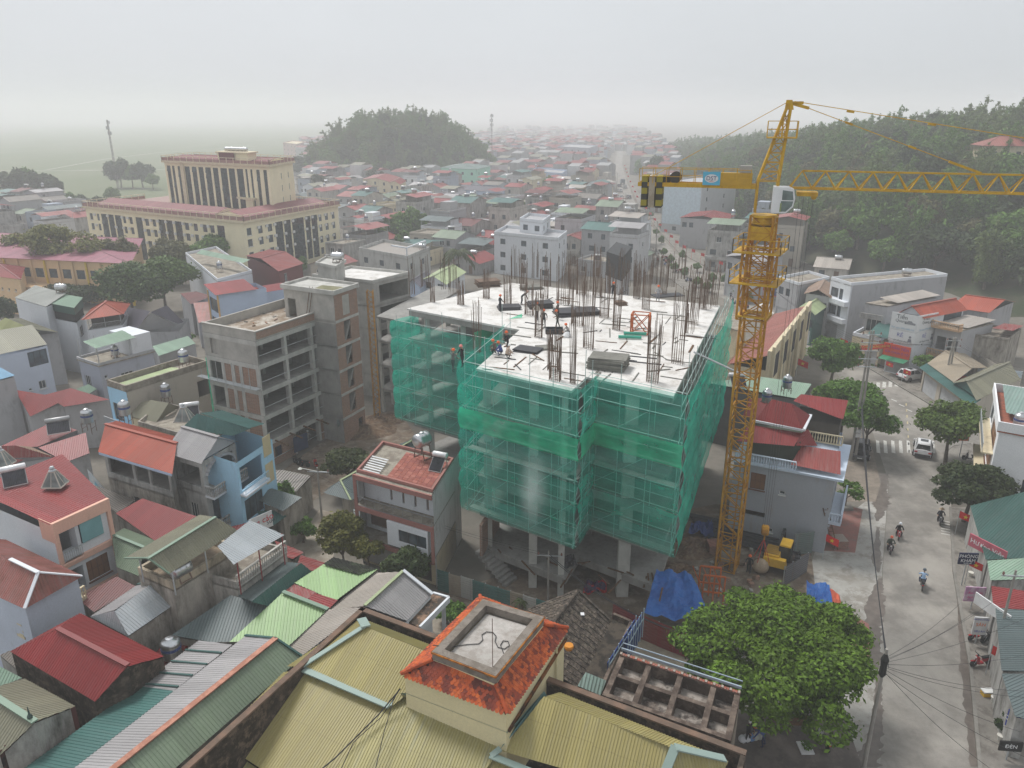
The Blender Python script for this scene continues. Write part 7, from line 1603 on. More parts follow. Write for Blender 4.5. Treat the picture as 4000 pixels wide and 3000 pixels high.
def skylight(px,py,z,label,s=1.0):
 o=W(px,py,z);t=T('roof_skylight',label,'skylight',o);c=[o+V(a*s,b*s,0)for a,b in((-.75,-.6),(.75,-.6),(.75,.6),(-.75,.6))];e=[o+V(a*.3*s,b*.3*s,1.15*s)for a,b in((-.75,-.6),(.75,-.6),(.75,.6),(-.75,.6))]
 for i in range(4):j=(i+1)%4;t.part('pane',MB().poly([c[i],c[j],e[j],e[i]]),glass_m((.16,.18,.17),.2));t.part('frame',MB().bar(c[i],e[i],.07).bar(c[i],c[j],.09).bar(e[i],e[j],.07).bar(c[i].lerp(c[j],.5),e[i].lerp(e[j],.5),.04),plain((.5,.46,.4)))
 t.part('cowl',MB().lathe(o+Z*1.15*s,[(.2,0),(.28,.08),(.15,.2),(.2,.3),(.12,.42)],12),M_GALV)
skylight(216,1893,9.6,'right glass pyramid skylight on the pink house roof');skylight(12,1812,9.7,'left glass pyramid skylight at the pink house roof end')
skylight(722,1640,8.8,'tall glass pyramid skylight beside the teal roof',1.1)
h=sh('pale blue house with a streaked rusty pink hip roof',[(RUST,[(-120,2110,9),(150,2240,9),(97,2379,7.4),(-160,2262,7.4)]),(RUST,[(150,2240,9),(321,2252,7.4),(97,2379,7.4)]),(RUST,[(-120,2110,9),(20,2105,7.6),(321,2252,7.4),(150,2240,9)])],SKB,[(97,2368,7.3),(-160,2255,7.3),(20,2115,7.3),(305,2250,7.3)],caps=[(WHT,(150,2238,9.05),(97,2380,7.5),.22),(WHT,(150,2238,9.05),(321,2252,7.5),.2),(WHT,(40,2186,9.05),(150,2239,9.05),.26)])
b_=House('balcony','cream balustraded balcony round the pale blue house',(-60,2400),(95,2490),(340,2330),4.6,'balcony');b_.slab(4.6,.2,0,CRM);b_.balusters(.1,.1,b_.w-.1,.1,4.6,.85,CRM);b_.balusters(b_.w-.1,.1,b_.w-.1,b_.d,4.6,.85,CRM)
sh('mid-red sheet roof with dirt patches left of the khaki canopy',[(RED,[(553,1942,6.6),(770,2022,6.4),(603,2109,5.6),(455,2010,5.6)])],MOLD,[(553,1942,6.5),(455,2010,5.5),(603,2109,5.5),(770,2022,6.3)])
sh('olive-grey gabled roof between pink house and khaki canopy',[(SAGE,[(437,2090,6.1),(560,2140,6.1),(545,2252,5),(455,2215,5)]),(SAGE,[(437,2090,6.1),(485,2064,5.4),(612,2112,5.4),(560,2140,6.1)])],MOLD,[(485,2064,5.3),(455,2215,4.9),(545,2252,4.9),(612,2112,5.3)],caps=[(PGR,(437,2089,6.15),(562,2140,6.15),.25)])
sh('old brown fibre roof in front of the mouldy two-storey house',[(FIB,[(345,1885,5),(530,1955,5.2),(462,2005,5),(310,1903,4.7)])],MOLD,[(345,1885,4.9),(310,1903,4.6),(462,2005,4.9),(530,1955,5.1)],pitch=.3,amp=.06)
h=House('open_loft_house','mould-blackened house with an open upper floor and orange-red roof',(402,1757),(660,1833),(690,1750),9.0);h.d=max(h.d,6.5);w,d=h.w,h.d
h.walls(MOLD,0,6.4,f=[(w*.35,3.6,.9,1.6,'w',1,1),(w*.8,3.2,.8,.5,'w',1,1)]);h.slab(6.4,.2);h.walls(MOLDG,6.4,9.0,f=[(.4,6.9,w*.38,1.75,'o'),(w*.47,6.9,w*.2,1.75,'o'),(w*.70,6.9,w*.27,1.75,'o')],name='upper_wall');h.gable(ORR,9.0,1.0,'x',.5,.18,None,MOLD);h.part('blue_fascia',MB().bar(h.p(-.4,-.5,8.78),h.p(w+.4,-.5,8.78),.06,.2),PBL)
q=W(452,1895,5.2);single('metal_awning',MB().prism([q,q+V(1.0,-.3,0),q+V(1.2,.3,0),q+V(.2,.6,0)],5.2,5.26).box(q.x,q.y,4.6,q.x+.9,q.y+.06,5.2),plain((.62,.6,.55)),'small white sheet awning on the mouldy wall','awning',q)
t=T('printed_banner','white printed sheet panel with green edge hanging on the mouldy wall','panel',W(375,1880,3.5));a=W(340,1830,5.0);b=W(418,1918,4.6);t.part('sheet',MB().poly([a-Z*2.2,b-Z*2.4,b,a]),blotch((.55,.57,.58),(.45,.5,.53),1.4));t.part('print',MB().poly([a.lerp(b,.3)-Z*1.1-V(0,.03,0),a.lerp(b,.7)-Z*1.3-V(0,.03,0),a.lerp(b,.7)-Z*.6-V(0,.03,0),a.lerp(b,.35)-Z*.5-V(0,.03,0)]),plain((.15,.38,.5)))
h=House('balcony_house','house with arched loggia, planted balconies and pale lilac roof',(655,1757),(785,1797),(918,1722),9.6);w,d=h.w,h.d
h.walls(MOLDG,0,9.4,f=[(w*.1,6.9,w*.8,1.9,'o'),(w*.45,3.6,1.0,1.5,'w',3,1)],r=[(.5,6.5,d-1,2.4,'o'),(.6,3.4,d-1.4,2.1,'k',4,1),(.6,.3,d-1.4,2.2,'s',1,1)])
h.gable(LIL,9.5,1.3,'x',.25,.2,None,GRY);h.slab(6.4,.2);h.slab(3.2,.2)
m=MB();n=12
for i in range(n):a0,a1=math.pi*i/n,math.pi*(i+1)/n;m.bar(h.p(w+.06,d/2-math.cos(a0)*(d/2-.4),8.0+math.sin(a0)*1.1),h.p(w+.06,d/2-math.cos(a1)*(d/2-.4),8.0+math.sin(a1)*1.1),.3,.22)
h.part('arch',m,GRY)
for z in(6.3,3.1):
 h.part('balcony_floor',MB().prism([h.p(w,-.1),h.p(w+1.1,-.1),h.p(w+1.1,d+.1),h.p(w,d+.1)],z-.15,z+.05),WHT);h.balusters(w+1.05,0,w+1.05,d,z+.05,.85,MOLDG);h.balusters(w,0,w+1.05,0,z+.05,.85,MOLDG)
 for k in range(5):q=h.p(w+.75,.5+k*d/5.2,z+.75);tree(['left','second','middle','fourth','right'][k]+' planter bush on the '+('upper' if z>5 else 'lower')+' balcony of the loggia house',0,0,.1,.5,.4,.4,F_MID,420,.1,70+k,k=6,cat='plant',name='potted_plant',pos=q)
h=House('blue_house','sky blue house with planted balconies under a teal gabled roof',(768,1748),(922,1800),(1062,1708),9.6);w,d=h.w,h.d
h.walls(LBL,0,9.4,r=[(.3,6.6,d*.62,2.2,'o'),(.4,3.6,d*.5,2.0,'k',3,1),(.4,.4,d*.6,2.2,'s',1,1)]);h.walls(LBL,0,1,box=(0,0,0,0))if False else None
h.part('roof',MB().sheet([W(696,1673,10.2),W(782,1616,11.4),W(972,1672,11.4),W(921,1703,10.2)],.18).sheet([W(782,1616,11.4),W(867,1602,10.4),W(1034,1657,10.4),W(972,1672,11.4)],.18),TEAL)
for z in(2.2,5.6,8.2):h.part('cream_tiles',MB().prism([h.p(w+.01,d*.72),h.p(w+.04,d*.72),h.p(w+.04,d*.94),h.p(w+.01,d*.94)],z,z+1.9),plaster((.55,.46,.28),.1))
h.rail(w+.7,0,w+.7,d*.66,6.5,.8,plain((.4,.6,.75)));h.part('balcony_floor',MB().prism([h.p(w,0),h.p(w+.75,0),h.p(w+.75,d*.68),h.p(w,d*.68)],6.3,6.48),WHT);h.part('balcony_floor',MB().prism([h.p(w,0),h.p(w+.9,0),h.p(w+.9,d*.9),h.p(w,d*.9)],3.2,3.4),plain((.16,.14,.12)))
for k in range(3):q=h.p(w+.5,.6+k*1.3,3.9+3*(k==2));tree(['lower left','lower right','upper'][k]+' balcony plants of the sky blue house',0,0,.1,.6,.45,.5,F_MID,500,.1,80+k,k=6,cat='plant',name='potted_plant',pos=q)
t=T('shop_sign','white roof sign with slanted red lettering ng cao Suo','sign',W(1000,2070,3));a,b=W(975,2052,4.4),W(1062,2005,4.6);u=(b-a).normalized()
t.part('sign_board',MB().prism([a.xy.to_3d(),b.xy.to_3d(),b.xy.to_3d()+V(-.03,.05,0),a.xy.to_3d()+V(-.03,.05,0)],3.4,4.9),plain((.7,.7,.7)));c=a.lerp(b,.45);c.z=4.3;nn=u.cross(Z)*.03
text('\u1ea2ng c\u00e1o',c+nn,u,Z,.8,plain((.6,.02,.04)),t.e,t.o);text('S\u01b0o',c+nn+u*1.0-Z*.45,u,Z,.5,plain((.03,.03,.05)),t.e,t.o);text('SI\u00caU',c+nn-Z*.6,u,Z,.25,plain((.1,.1,.3)),t.e,t.o)
sh('dark green corrugated roof below the sky blue house',[(SLATE,[(985,1945,4.6),(1060,1905,5.2),(1180,1945,4.8),(1105,1995,4.3)]),(TEAL,[(1000,2000,3.6),(1085,1990,3.8),(1120,2020,3.3),(1060,2055,3.1)])],MOLD,[(1060,1905,4.2),(985,1945,4.2),(1105,1995,4.0),(1180,1945,4.2)])
sh('small dark red roof under the white roof sign',[(RED,[(900,2060,4.0),(985,2035,4.4),(1010,2050,4.2),(915,2110,3.6)])],MOLD,[(900,2060,3.8),(915,2110,3.4),(1010,2050,4.0),(985,2035,4.2)])
sh('weathered fibre-cement roof beside the parked motorbikes',[(FIB,[(1010,1850,3.4),(1100,1830,4.0),(1215,1865,3.6),(1120,1955,3.0)])],MOLD,[(1010,1850,3.2),(1120,1955,2.9),(1215,1865,3.4),(1100,1830,3.8)],pitch=.3,amp=.06)
h=House('long_house','long beige-walled house with light blue front and lime roof',(420,1508),(494,1532),(815,1430),9.6);w,d=h.w,h.d
h.walls(BGE,0,9.6,f=[(w*.15,6.0,w*.5,1.9,'k',2,1),(w*.15,2.6,w*.5,1.9,'k',2,1)],r=[(-.2,6.3,1.6,1.9,'o')]);h.part('blue_front',MB().wall(h.p(-.02,-.03),h.p(w+.02,-.03),0,9.6,[(w*.15,6.0,w*.5,1.9),(w*.15,2.6,w*.5,1.9)]),LBL)
h.parapet(9.6,10.3,LCONC,.2);h.shed(LIME,9.75,9.95,'x',0,.25,(.6,.8,w-.1,d*.72));h.slab(9.62,.1,0,LCONC,'roof_deck');h.part('balcony',MB().prism([h.p(0,0),h.p(0,-1),h.p(w,-1),h.p(w,0)],5.4,5.6),LBL);h.rail(0,-1,w,-1,5.6,.9)
make_tank_v(W(722,1435,9.65),.55,1.25,.7,'tall steel tank on the beige long-walled house')
sh('khaki hipped roof between the beige wall and the teal roof',[(KHK,[(588,1562,8.6),(660,1575,8.6),(610,1650,7.2),(510,1628,7.2)]),(KHK,[(588,1562,8.6),(510,1628,7.2),(520,1580,7.4)]),(KHK,[(660,1575,8.6),(700,1590,7.4),(610,1650,7.2)])],CRM,[(588,1562,7.1),(510,1628,7.1),(610,1650,7.1),(700,1590,7.1)])
h=House('flat_roof','grimy flat concrete roof strip around the glass pyramid',(540,1660),(700,1705),(790,1620),7.2,'roof');h.walls(CRM);h.flat(LCONC,MOLD,7.2,.4)
for a,b,l in(((656,1590),.5,'steel tank on a brown stand behind the mouldy house'),((497,1662),.55,'steel tank with blue band at the corner of the blue balcony house'),((352,1690),.6,'steel tank with blue bands on a tall stand over the red roofs')):
 make_tank_v(W(*a,7.2 if b<.56 else 5),b,1.3,1.2,l)
make_solar(W(745,1620,7.3),'white solar heater tank behind the glass pyramid',rz=.4)
h=House('terrace_house','white two-storey house with pale green canopy over its roof terrace',(306,1402),(386,1428),(598,1372),8.4);w,d=h.w,h.d
h.walls(LIB,f=[(.8,5.0,1.3,1.5,'w',3,1)],r=[(d*.35,5.3,1.6,1.4,'w',3,1),(d*.06,6.6,.4,.4,'w',1,1)]);h.slab(8.4,.15,.15,LCONC,'roof_deck');h.parapet(8.4,8.7,GRY,.15,None,'parapet',.15);h.walls(WHT,8.4,11,box=(0,d*.62,w,d),cap=True)
h.part('roof',MB().sheet([W(323,1334,11.3),W(373,1362,10.9),W(530,1318,10.9),W(478,1290,11.3)],.2),PGR);h.posts(8.4,10.9,(.2,.2,w-.2,d*.6),n=(2,3))
make_tank_v(W(452,1392,8.5),.45,1.1,.2,'tank standing under the pale green canopy')
h=House('grey_blue_house','blue-grey house with barred open loft and khaki roof at the left',(-30,1392),(-8,1396),(184,1350),8.3);w,d=h.w,h.d
h.walls(SKB,r=[(-.2,6.0,d*.4,2.0,'k',3,1),(-1.1,2.8,.9,1.1,'w',2,1),(d*.45,3.0,.4,.3,'w',1,1)]);h.part('roof',MB().sheet([W(-120,1310,9.9),W(125,1268,9.9),W(184,1346,8.4),W(-90,1402,8.4)],.22),KHK)
h=House('grey_wall_house','tall bare grey-walled house with a blue roof edge at the frame edge',(-150,1445),(-60,1500),(56,1474),8.8);h.walls(GRY,cap=True);h.shed(plain((.2,.36,.5)),8.85,9.0,'y',.1,.3)
for l,s_,wl in(('deep red roof beside the bare grey wall',[(RED,[(63,1530,6.7),(205,1540,6.9),(255,1572,6.0),(112,1620,5.4)])],[(63,1530,6),(112,1620,5.2),(255,1572,5.8)]),('red roof with sagging eave left of the blue balcony house',[(RED,[(170,1545,6.2),(275,1515,6.9),(428,1562,6.2),(250,1588,5.6)])],[(170,1545,5.6),(250,1588,5.4),(428,1562,5.8),(275,1515,6)]),('wide red roof carrying a solar heater',[(RED,[(-20,1748,5.8),(205,1655,6.6),(300,1675,6.6),(150,1750,5.6)]),(RED,[(150,1750,6.0),(335,1688,6.6),(350,1772,5.4),(258,1804,5.2)])],[(-20,1748,5.5),(258,1804,5.1),(350,1772,5.3),(300,1675,6)]),('patched red and peach gabled roof at the left edge',[(REDP,[(-60,1745,6.5),(63,1740,6.6),(210,1785,5.6),(0,1790,5.4)]),(PEACH,[(63,1740,6.6),(120,1745,6.2),(210,1785,5.6)]),(REDP,[(-60,1745,6.5),(0,1790,5.4),(114,1800,5.2),(0,1830,4.8),(-80,1800,4.8)])],[(-60,1745,5.4),(-60,1820,4.8),(114,1800,5),(210,1785,5.4)]),('olive-yellow gabled roof behind the blue-grey house',[(sheet_m((.30,.31,.13),.15),[(25,1245,9.2),(152,1292,8.6),(120,1312,7.8),(-60,1290,8)]),(KHK,[(25,1245,9.2),(80,1245,8.2),(228,1296,8),(152,1292,8.6)])],[(-60,1290,7.8),(120,1312,7.6),(228,1296,7.8),(80,1245,8)]),('sage canopy shelter behind the beige long house',[(PGR,[(595,1353,6.2),(620,1390,5.6),(764,1342,5.6),(734,1312,6.2)])],[(595,1353,4.2),(620,1390,4.2),(764,1342,4.2),(734,1312,4.2)]),('small green lean-to behind the blue-fronted house',[(PGR,[(300,1520,5.4),(345,1500,6),(380,1520,5.6),(335,1545,5)])],[(300,1520,5),(335,1545,4.9),(380,1520,5.2),(345,1500,5.4)]),('rusty brown roofed hut left of the orange-trimmed house',[(DRED,[(705,1150,6.4),(765,1135,7),(830,1160,6.4),(745,1185,6)])],[(705,1150,6),(745,1185,5.8),(830,1160,6),(765,1135,6)]),('checked rusty red lean-to wall house in the lane',[(RUST,[(755,1185,6),(835,1175,6.2),(850,1250,4.6),(775,1260,4.6)])],[(755,1185,4.6),(775,1260,4.4),(850,1250,4.4),(835,1175,5)])):
 sh(l,s_,GRY,wl)
make_solar(W(232,1680,6.6),'long grey solar heater on the wide red roof',rz=.5,tc=(.35,.35,.35),L=2.0)
for a,b,c_,l in(((60,1165),(180,1200),(228,1178),'white house with a flat grey roof and blank side wall'),):
 h=House('white_house',l,a,b,c_,10.2);h.d=6;h.walls(WHT);h.shed(sheet_m((.33,.34,.31),.1),10.3,10.9,'y',.1,.3)
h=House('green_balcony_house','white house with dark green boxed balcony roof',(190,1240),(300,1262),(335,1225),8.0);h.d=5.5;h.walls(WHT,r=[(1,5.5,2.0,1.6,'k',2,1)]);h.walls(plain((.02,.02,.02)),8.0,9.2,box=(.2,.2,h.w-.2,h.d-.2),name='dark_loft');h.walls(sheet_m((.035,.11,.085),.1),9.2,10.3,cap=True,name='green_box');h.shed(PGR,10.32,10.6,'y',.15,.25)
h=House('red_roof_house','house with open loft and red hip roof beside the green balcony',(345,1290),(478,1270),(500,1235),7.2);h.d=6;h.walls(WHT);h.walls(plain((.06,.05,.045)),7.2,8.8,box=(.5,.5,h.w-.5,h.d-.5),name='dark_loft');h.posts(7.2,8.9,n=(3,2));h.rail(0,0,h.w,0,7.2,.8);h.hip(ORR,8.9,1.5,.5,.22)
h=House('slate_roof_house','house with purple slate-look gabled roofs and grey gable wall',(524,1300),(700,1295),(722,1265),6.4);h.d=8;h.walls(GRY);h.part('roof',MB().sheet([W(481,1195,7.6),W(590,1217,9.4),W(524,1296,6.6),W(470,1270,5.6)],.3).sheet([W(590,1217,9.4),W(648,1195,9.4),W(722,1256,6.8),W(690,1268,6.6)],.3),PUR);h.part('gable_wall',MB().poly([W(524,1300,6.3),W(690,1272,6.3),W(590,1221,9.3)]),GRY)
h=House('blue_white_house','pale blue house with orange-trimmed windows and red roof',(812,1130),(850,1152),(1040,1125),10.4);w,d=h.w,h.d;h.walls(PBL,f=[(.3,7.2,w-.6,2.2,'k',1,2),(.3,4.0,w-.6,2.2,'k',1,2)]);h.part('orange_trim',MB().bar(h.p(0,-.05,0),h.p(0,-.05,10.3),.25).bar(h.p(w,-.05,0),h.p(w,-.05,10.3),.22),plaster((.62,.38,.16),.1));h.shed(RED,11.2,10.5,'x',.5,.25,(0,0,w,d*.72))
sh('lower red roof of the pale blue house',[(RED,[(965,1126,9.8),(987,1151,9.2),(1110,1130,9.2),(1101,1104,9.8)])],PBL,[(965,1126,8.2),(987,1151,8.2),(1110,1130,8.2),(1101,1104,8.2)])
h=House('long_white_house','long white house with green-striped roof above the lane',(725,995),(850,1100),(985,1065),8.4);h.walls(WHT,f=[(2,5.8,.8,1.1,'w',1,1),(5,5.8,.8,1.1,'w',1,1)]);h.part('roof',MB().sheet([W(766,990,10.4),W(950,1028,10.4),W(978,1014,11),W(788,975,11)],.25),PGR);h.flat(LCONC,WHT,8.4,.5)
h=House('maroon_hut','maroon sheet-walled rooftop house with a dome water tank',(965,1000),(1090,1058),(1180,1030),9.2);h.walls(sheet_m((.20,.03,.03),.3),r=[(1.5,6.8,.9,1.6,'w',2,1)]);h.gable(REDP,9.2,.9,'y',.4,.25);
h=House('terrace_house','narrow white house with brown framed front and red tiled terrace',(1392,1835),(1690,1915),(1772,1790),9.0);w,d=h.w,h.d
h.part('side_wall',MB().wall(h.p(w,0),h.p(w,d+2),0,8.8,[(.3,3.8,.5,1.4)]).wall(h.p(0,d),h.p(0,0),0,8.8),plaster((.55,.54,.54),.35));BRN=plaster((.30,.14,.12),.15)
for z in(2.9,5.9,8.75):h.part('floor_slab',MB().prism([h.p(0,-.5),h.p(w,-.5),h.p(w,d),h.p(0,d)],z-.15,z),LCONC);h.part('brown_band',MB().bar(h.p(-.1,-.55,z-.12),h.p(w+.1,-.55,z-.12),.14,.42),BRN)
for x in(0,w):h.part('brown_pier',MB().bar(h.p(x,-.5,2.8),h.p(x,-.5,8.8 if x==0 else 6),.26),BRN)
h.walls(WHT,3,8.6,f=[(w*.05,3.3,w*.3,2.2,'d',1,1)]+[(w*(.36+.16*k),6.3,.22,2.1,'d',1,1)for k in range(4)],box=(.1,1.2,w-.05,d-.1),name='front_wall');h.walls(CRM,0,2.8,f=[(.3,.1,w*.45,2.3,'s',1,1),(w*.6,.1,w*.33,2.4,'o')],box=(0,.3,w,d),name='ground_wall')
h.walls(WHT,3.3,5.5,f=[(w*.15,3.9,w*.36,1.1,'k',3,1)],box=(w*.42,-.75,w*.95,1.1),name='bay_window',cap=True);h.rail(0,-.5,w,-.5,5.9,.9,plain((.2,.2,.2)),.9)
h.parapet(8.8,9.05,BRN,.2);h.part('terrace_bed',MB().poly([h.p(.2,.2,8.77),h.p(w-.2,.2,8.77),h.p(w-.2,d-.2,8.77),h.p(.2,d-.2,8.77)]),LCONC)
TL=[plain((.28,.085,.06),.7),plain((.34,.12,.09),.7),plain((.24,.07,.055),.7)];nx,ny=9,13
for i in range(nx):
 for j in range(ny):x0,y0=w*.38+i*(w*.57/nx),.35+j*((d-.9)/ny);h.part('floor_tile',MB().prism([h.p(x0,y0),h.p(x0+w*.57/nx-.025,y0),h.p(x0+w*.57/nx-.025,y0+(d-.9)/ny-.025),h.p(x0,y0+(d-.9)/ny-.025)],8.77,8.80),rr.choice(TL))
for k in range(7):h.part('skylight_slat',MB().prism([h.p(.4,.5+k*.35),h.p(w*.28,.5+k*.35),h.p(w*.28,.68+k*.35),h.p(.4,.68+k*.35)],8.85+.04*k,8.9+.04*k),plain((.6,.6,.6)))
make_tank_h(h.p(w*.62,d*.86,8.8),.62,1.3,1.1,'big horizontal steel tank on a red frame beside the green netting',rz=.9);make_solar(h.p(w*.9,d*.72,8.8),'small printed white solar tank next to the green netting',rz=-.4,L=1.1)
sh('long grey metal canopy roof with yellow-green ridge behind the terrace house',[(SLATE,[(1262,1925,3.6),(1330,1878,4.4),(1610,1722,4.4),(1560,1730,3.6)]),(SLATE,[(1330,1878,4.4),(1370,1955,3.5),(1650,1760,3.5),(1610,1722,4.4)]),(SLATE,[(1330,1878,4.4),(1262,1925,3.6),(1370,1955,3.5)])],MOLD,[(1330,1900,2.6),(1380,1940,2.6),(1640,1750,2.6),(1570,1740,2.6)],'canopy','canopy',caps=[(LIME,(1330,1878,4.45),(1610,1722,4.45),.2),(LIME,(1330,1878,4.45),(1370,1955,3.55),.16)])
sh('small dark green roof before the grey canopy',[(SLATE,[(1380,1990,2.9),(1440,1985,3.1),(1450,2070,2.5),(1395,2080,2.4)])],MOLD,[(1380,1990,2.5),(1395,2080,2.3),(1450,2070,2.4),(1440,1985,2.8)],'lean_to','shed')
h=House('grey_house','tall grey-walled house with maroon roofs and pale blue balustrade',(2868,1795),(3262,1870),(3298,1718),7.4);h.d=8.0;w,d=h.w,h.d;GW=plaster((.33,.345,.375),.22,(.32,.24,.16))
h.walls(GW,f=[(1.6,4.9,1.3,1.6,'n',3,2),(1.0,2.2,2.2,.5,'o'),(w*.49,4.9,.5,.35,'w',1,1),(w*.42,.9,.45,.4,'w',1,1)],r=[(.6,3.4,2.4,2.2,'d',1,1),(4,3.4,2.2,2.2,'k',2,1),(.6,.3,5.5,2.5,'s',1,1)]);SBL=plaster((.50,.57,.66),.15)
h.part('cornice',MB().prism([h.p(-.1,-.3),h.p(w+.7,-.3),h.p(w+.7,d),h.p(-.1,d)],7.3,7.5),SBL);h.balusters(.1,-.15,w*.62,-.15,7.5,.8,SBL);h.part('balcony_floor',MB().prism([h.p(w,0),h.p(w+1.0,0),h.p(w+1.0,d*.8),h.p(w,d*.8)],3.0,3.2),SBL);h.balusters(w+.95,0,w+.95,d*.8,3.2,.85,SBL);h.balusters(w,.05,w+.95,.05,3.2,.85,SBL)
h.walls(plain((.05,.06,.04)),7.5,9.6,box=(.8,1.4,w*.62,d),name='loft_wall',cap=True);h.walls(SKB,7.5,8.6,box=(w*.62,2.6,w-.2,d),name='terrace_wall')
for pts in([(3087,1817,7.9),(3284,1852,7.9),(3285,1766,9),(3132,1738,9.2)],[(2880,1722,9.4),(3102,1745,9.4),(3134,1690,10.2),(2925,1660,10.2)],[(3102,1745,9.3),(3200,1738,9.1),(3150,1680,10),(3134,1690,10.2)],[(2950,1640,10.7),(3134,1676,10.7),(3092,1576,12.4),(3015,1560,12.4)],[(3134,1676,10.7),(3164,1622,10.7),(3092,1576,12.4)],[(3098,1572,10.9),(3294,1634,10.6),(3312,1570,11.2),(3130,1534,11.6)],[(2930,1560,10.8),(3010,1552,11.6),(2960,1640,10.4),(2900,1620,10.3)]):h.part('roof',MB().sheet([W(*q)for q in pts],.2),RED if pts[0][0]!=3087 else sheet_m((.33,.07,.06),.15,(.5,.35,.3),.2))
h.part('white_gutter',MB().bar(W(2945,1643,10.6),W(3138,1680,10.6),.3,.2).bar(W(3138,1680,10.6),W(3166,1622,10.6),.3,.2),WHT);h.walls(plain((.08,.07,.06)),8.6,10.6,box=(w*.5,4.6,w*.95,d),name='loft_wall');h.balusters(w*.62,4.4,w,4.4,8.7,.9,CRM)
make_tank_v(W(3070,1535,10.6),.45,1.1,.6,'steel tank on a cream plinth over the maroon hip roof');make_tank_v(W(2990,1600,10.4),.45,1.1,.8,'shiny tank on a dark stand left of the maroon hip',rz=.3);make_solar(W(2875,1500,7.6),'rooftop steel tank rack on the pale green roof edge',rz=.1)
sh('pale green roofed block behind the maroon roofs',[(PGR,[(2760,1495,7.4),(3130,1560,7.4),(3170,1500,7.6),(2960,1470,7.6)])],plain((.12,.12,.12)),[(2760,1495,7.3),(3000,1545,7.3),(3130,1560,7.3),(3170,1500,7.4)])
h=House('tiled_hall','hall with pinkish red tiled roof and cream parapet gable on the street',(2838,1420),(2992,1448),(3152,1240),6.2);w,d=h.w,h.d;TILE=sheet_m((.40,.15,.12),.15,(.25,.1,.08),.12)
h.walls(CRM,0,6.2);tile_rows_pts=[h.p(0,0,6.0),h.p(w,0,8.2),h.p(w,d,8.2),h.p(0,d,6.0)];h.part('roof',MB().sheet(tile_rows_pts,.3,.05),TILE)
h.part('street_gable',MB().prism([h.p(w,-.3),h.p(w+.5,-.3),h.p(w+.5,d),h.p(w,d)],0,8.9),CRM)
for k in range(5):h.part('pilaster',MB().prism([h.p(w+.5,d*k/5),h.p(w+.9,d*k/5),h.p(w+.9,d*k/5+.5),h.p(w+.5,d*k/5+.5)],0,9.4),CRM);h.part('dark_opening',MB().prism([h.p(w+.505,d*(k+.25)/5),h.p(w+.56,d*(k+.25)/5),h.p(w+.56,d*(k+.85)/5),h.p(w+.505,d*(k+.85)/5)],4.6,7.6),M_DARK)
q=House('roof_hut','cream roof hut with blue door beside the tiled hall',(2795,1265),(2880,1290),(2920,1235),8.6,'hut');q.walls(CRM);q.slab(8.7,.15,.25,LCONC,'roof_deck')
def shop(name,label,A,B,C,z,wm,rm,**k):
 h=House(name,label,A,B,C,z);h.walls(wm,f=k.get('f',()),r=k.get('r',()),l=k.get('l',()));return h
h=shop('shop_house','white three-storey shop house with a long grey side wall',(3246,1092),(3325,1116),(3700,1080),9.9,WHT,None,f=[(.4,z,1.9,1.6,'k',2,1)for z in(7.2,4.2)]+[(2.6,z,.9,2.0,'k',1,1)for z in(6.9,3.9)]+[(.3,.1,3.0,2.5,'s',1,1)]);h.flat(LCONC,WHT,9.9,.5);h.part('side_skin',MB().wall(h.p(h.w+.02,.3),h.p(h.w+.02,h.d),0,9.9),GRY)
for z in(6.5,3.5):h.part('balcony',MB().prism([h.p(0,-.9),h.p(h.w,-.9),h.p(h.w,0),h.p(0,0)],z-.2,z+.6),WHT)
h=shop('shop_house','grey house with planted roof balcony and beige sheet roof',(3380,1183),(3468,1196),(3660,1160),8.6,GRY,None,f=[(.6,4.2,2.2,2.0,'w',3,1),(.3,.2,3.5,2.4,'s',1,1)]);h.slab(8.6,.2,0,LCONC);h.balusters(0,-.8,h.w,-.8,6.3,.8,MOLDG);h.balusters(0,-.8,h.w,-.8,3.3,.8,plaster((.4,.25,.22),.2));h.shed(BEI,9.4,8.9,'x',.3,.25,(h.w*.35,2.2,h.w,h.d))
for k in range(3):tree(['left','middle','right'][k]+' bush on the planted roof balcony',0,0,.2,.7,.5,.5,F_MID,500,.12,90+k,k=6,cat='plant',name='potted_plant',pos=h.p(.6+1.1*k,.3,9.1))
h=shop('sign_house','white house wrapped in car repair billboards under a red roof',(3490,1222),(3585,1240),(3765,1205),9.2,WHT,None,f=[(.2,.2,3.6,2.3,'s',1,1)],r=[(2,4.6,.5,.5,'w',1,1),(5,4.6,.5,.5,'w',1,1),(h.d*.5,7.6,4.5,1.5,'k',6,3)]);w,d=h.w,h.d;h.gable(ORR,9.2,1.2,'y',.4,.25,(w*.1,1.2,w,d),WHT)
BW_=plain((.68,.69,.70),.5,0,.03);BK=plain((.05,.06,.08),.5);LB_=plain((.30,.45,.58),.5);BR_=plain((.62,.07,.03),.5,0,.04);BLU=plain((.10,.10,.38),.5)
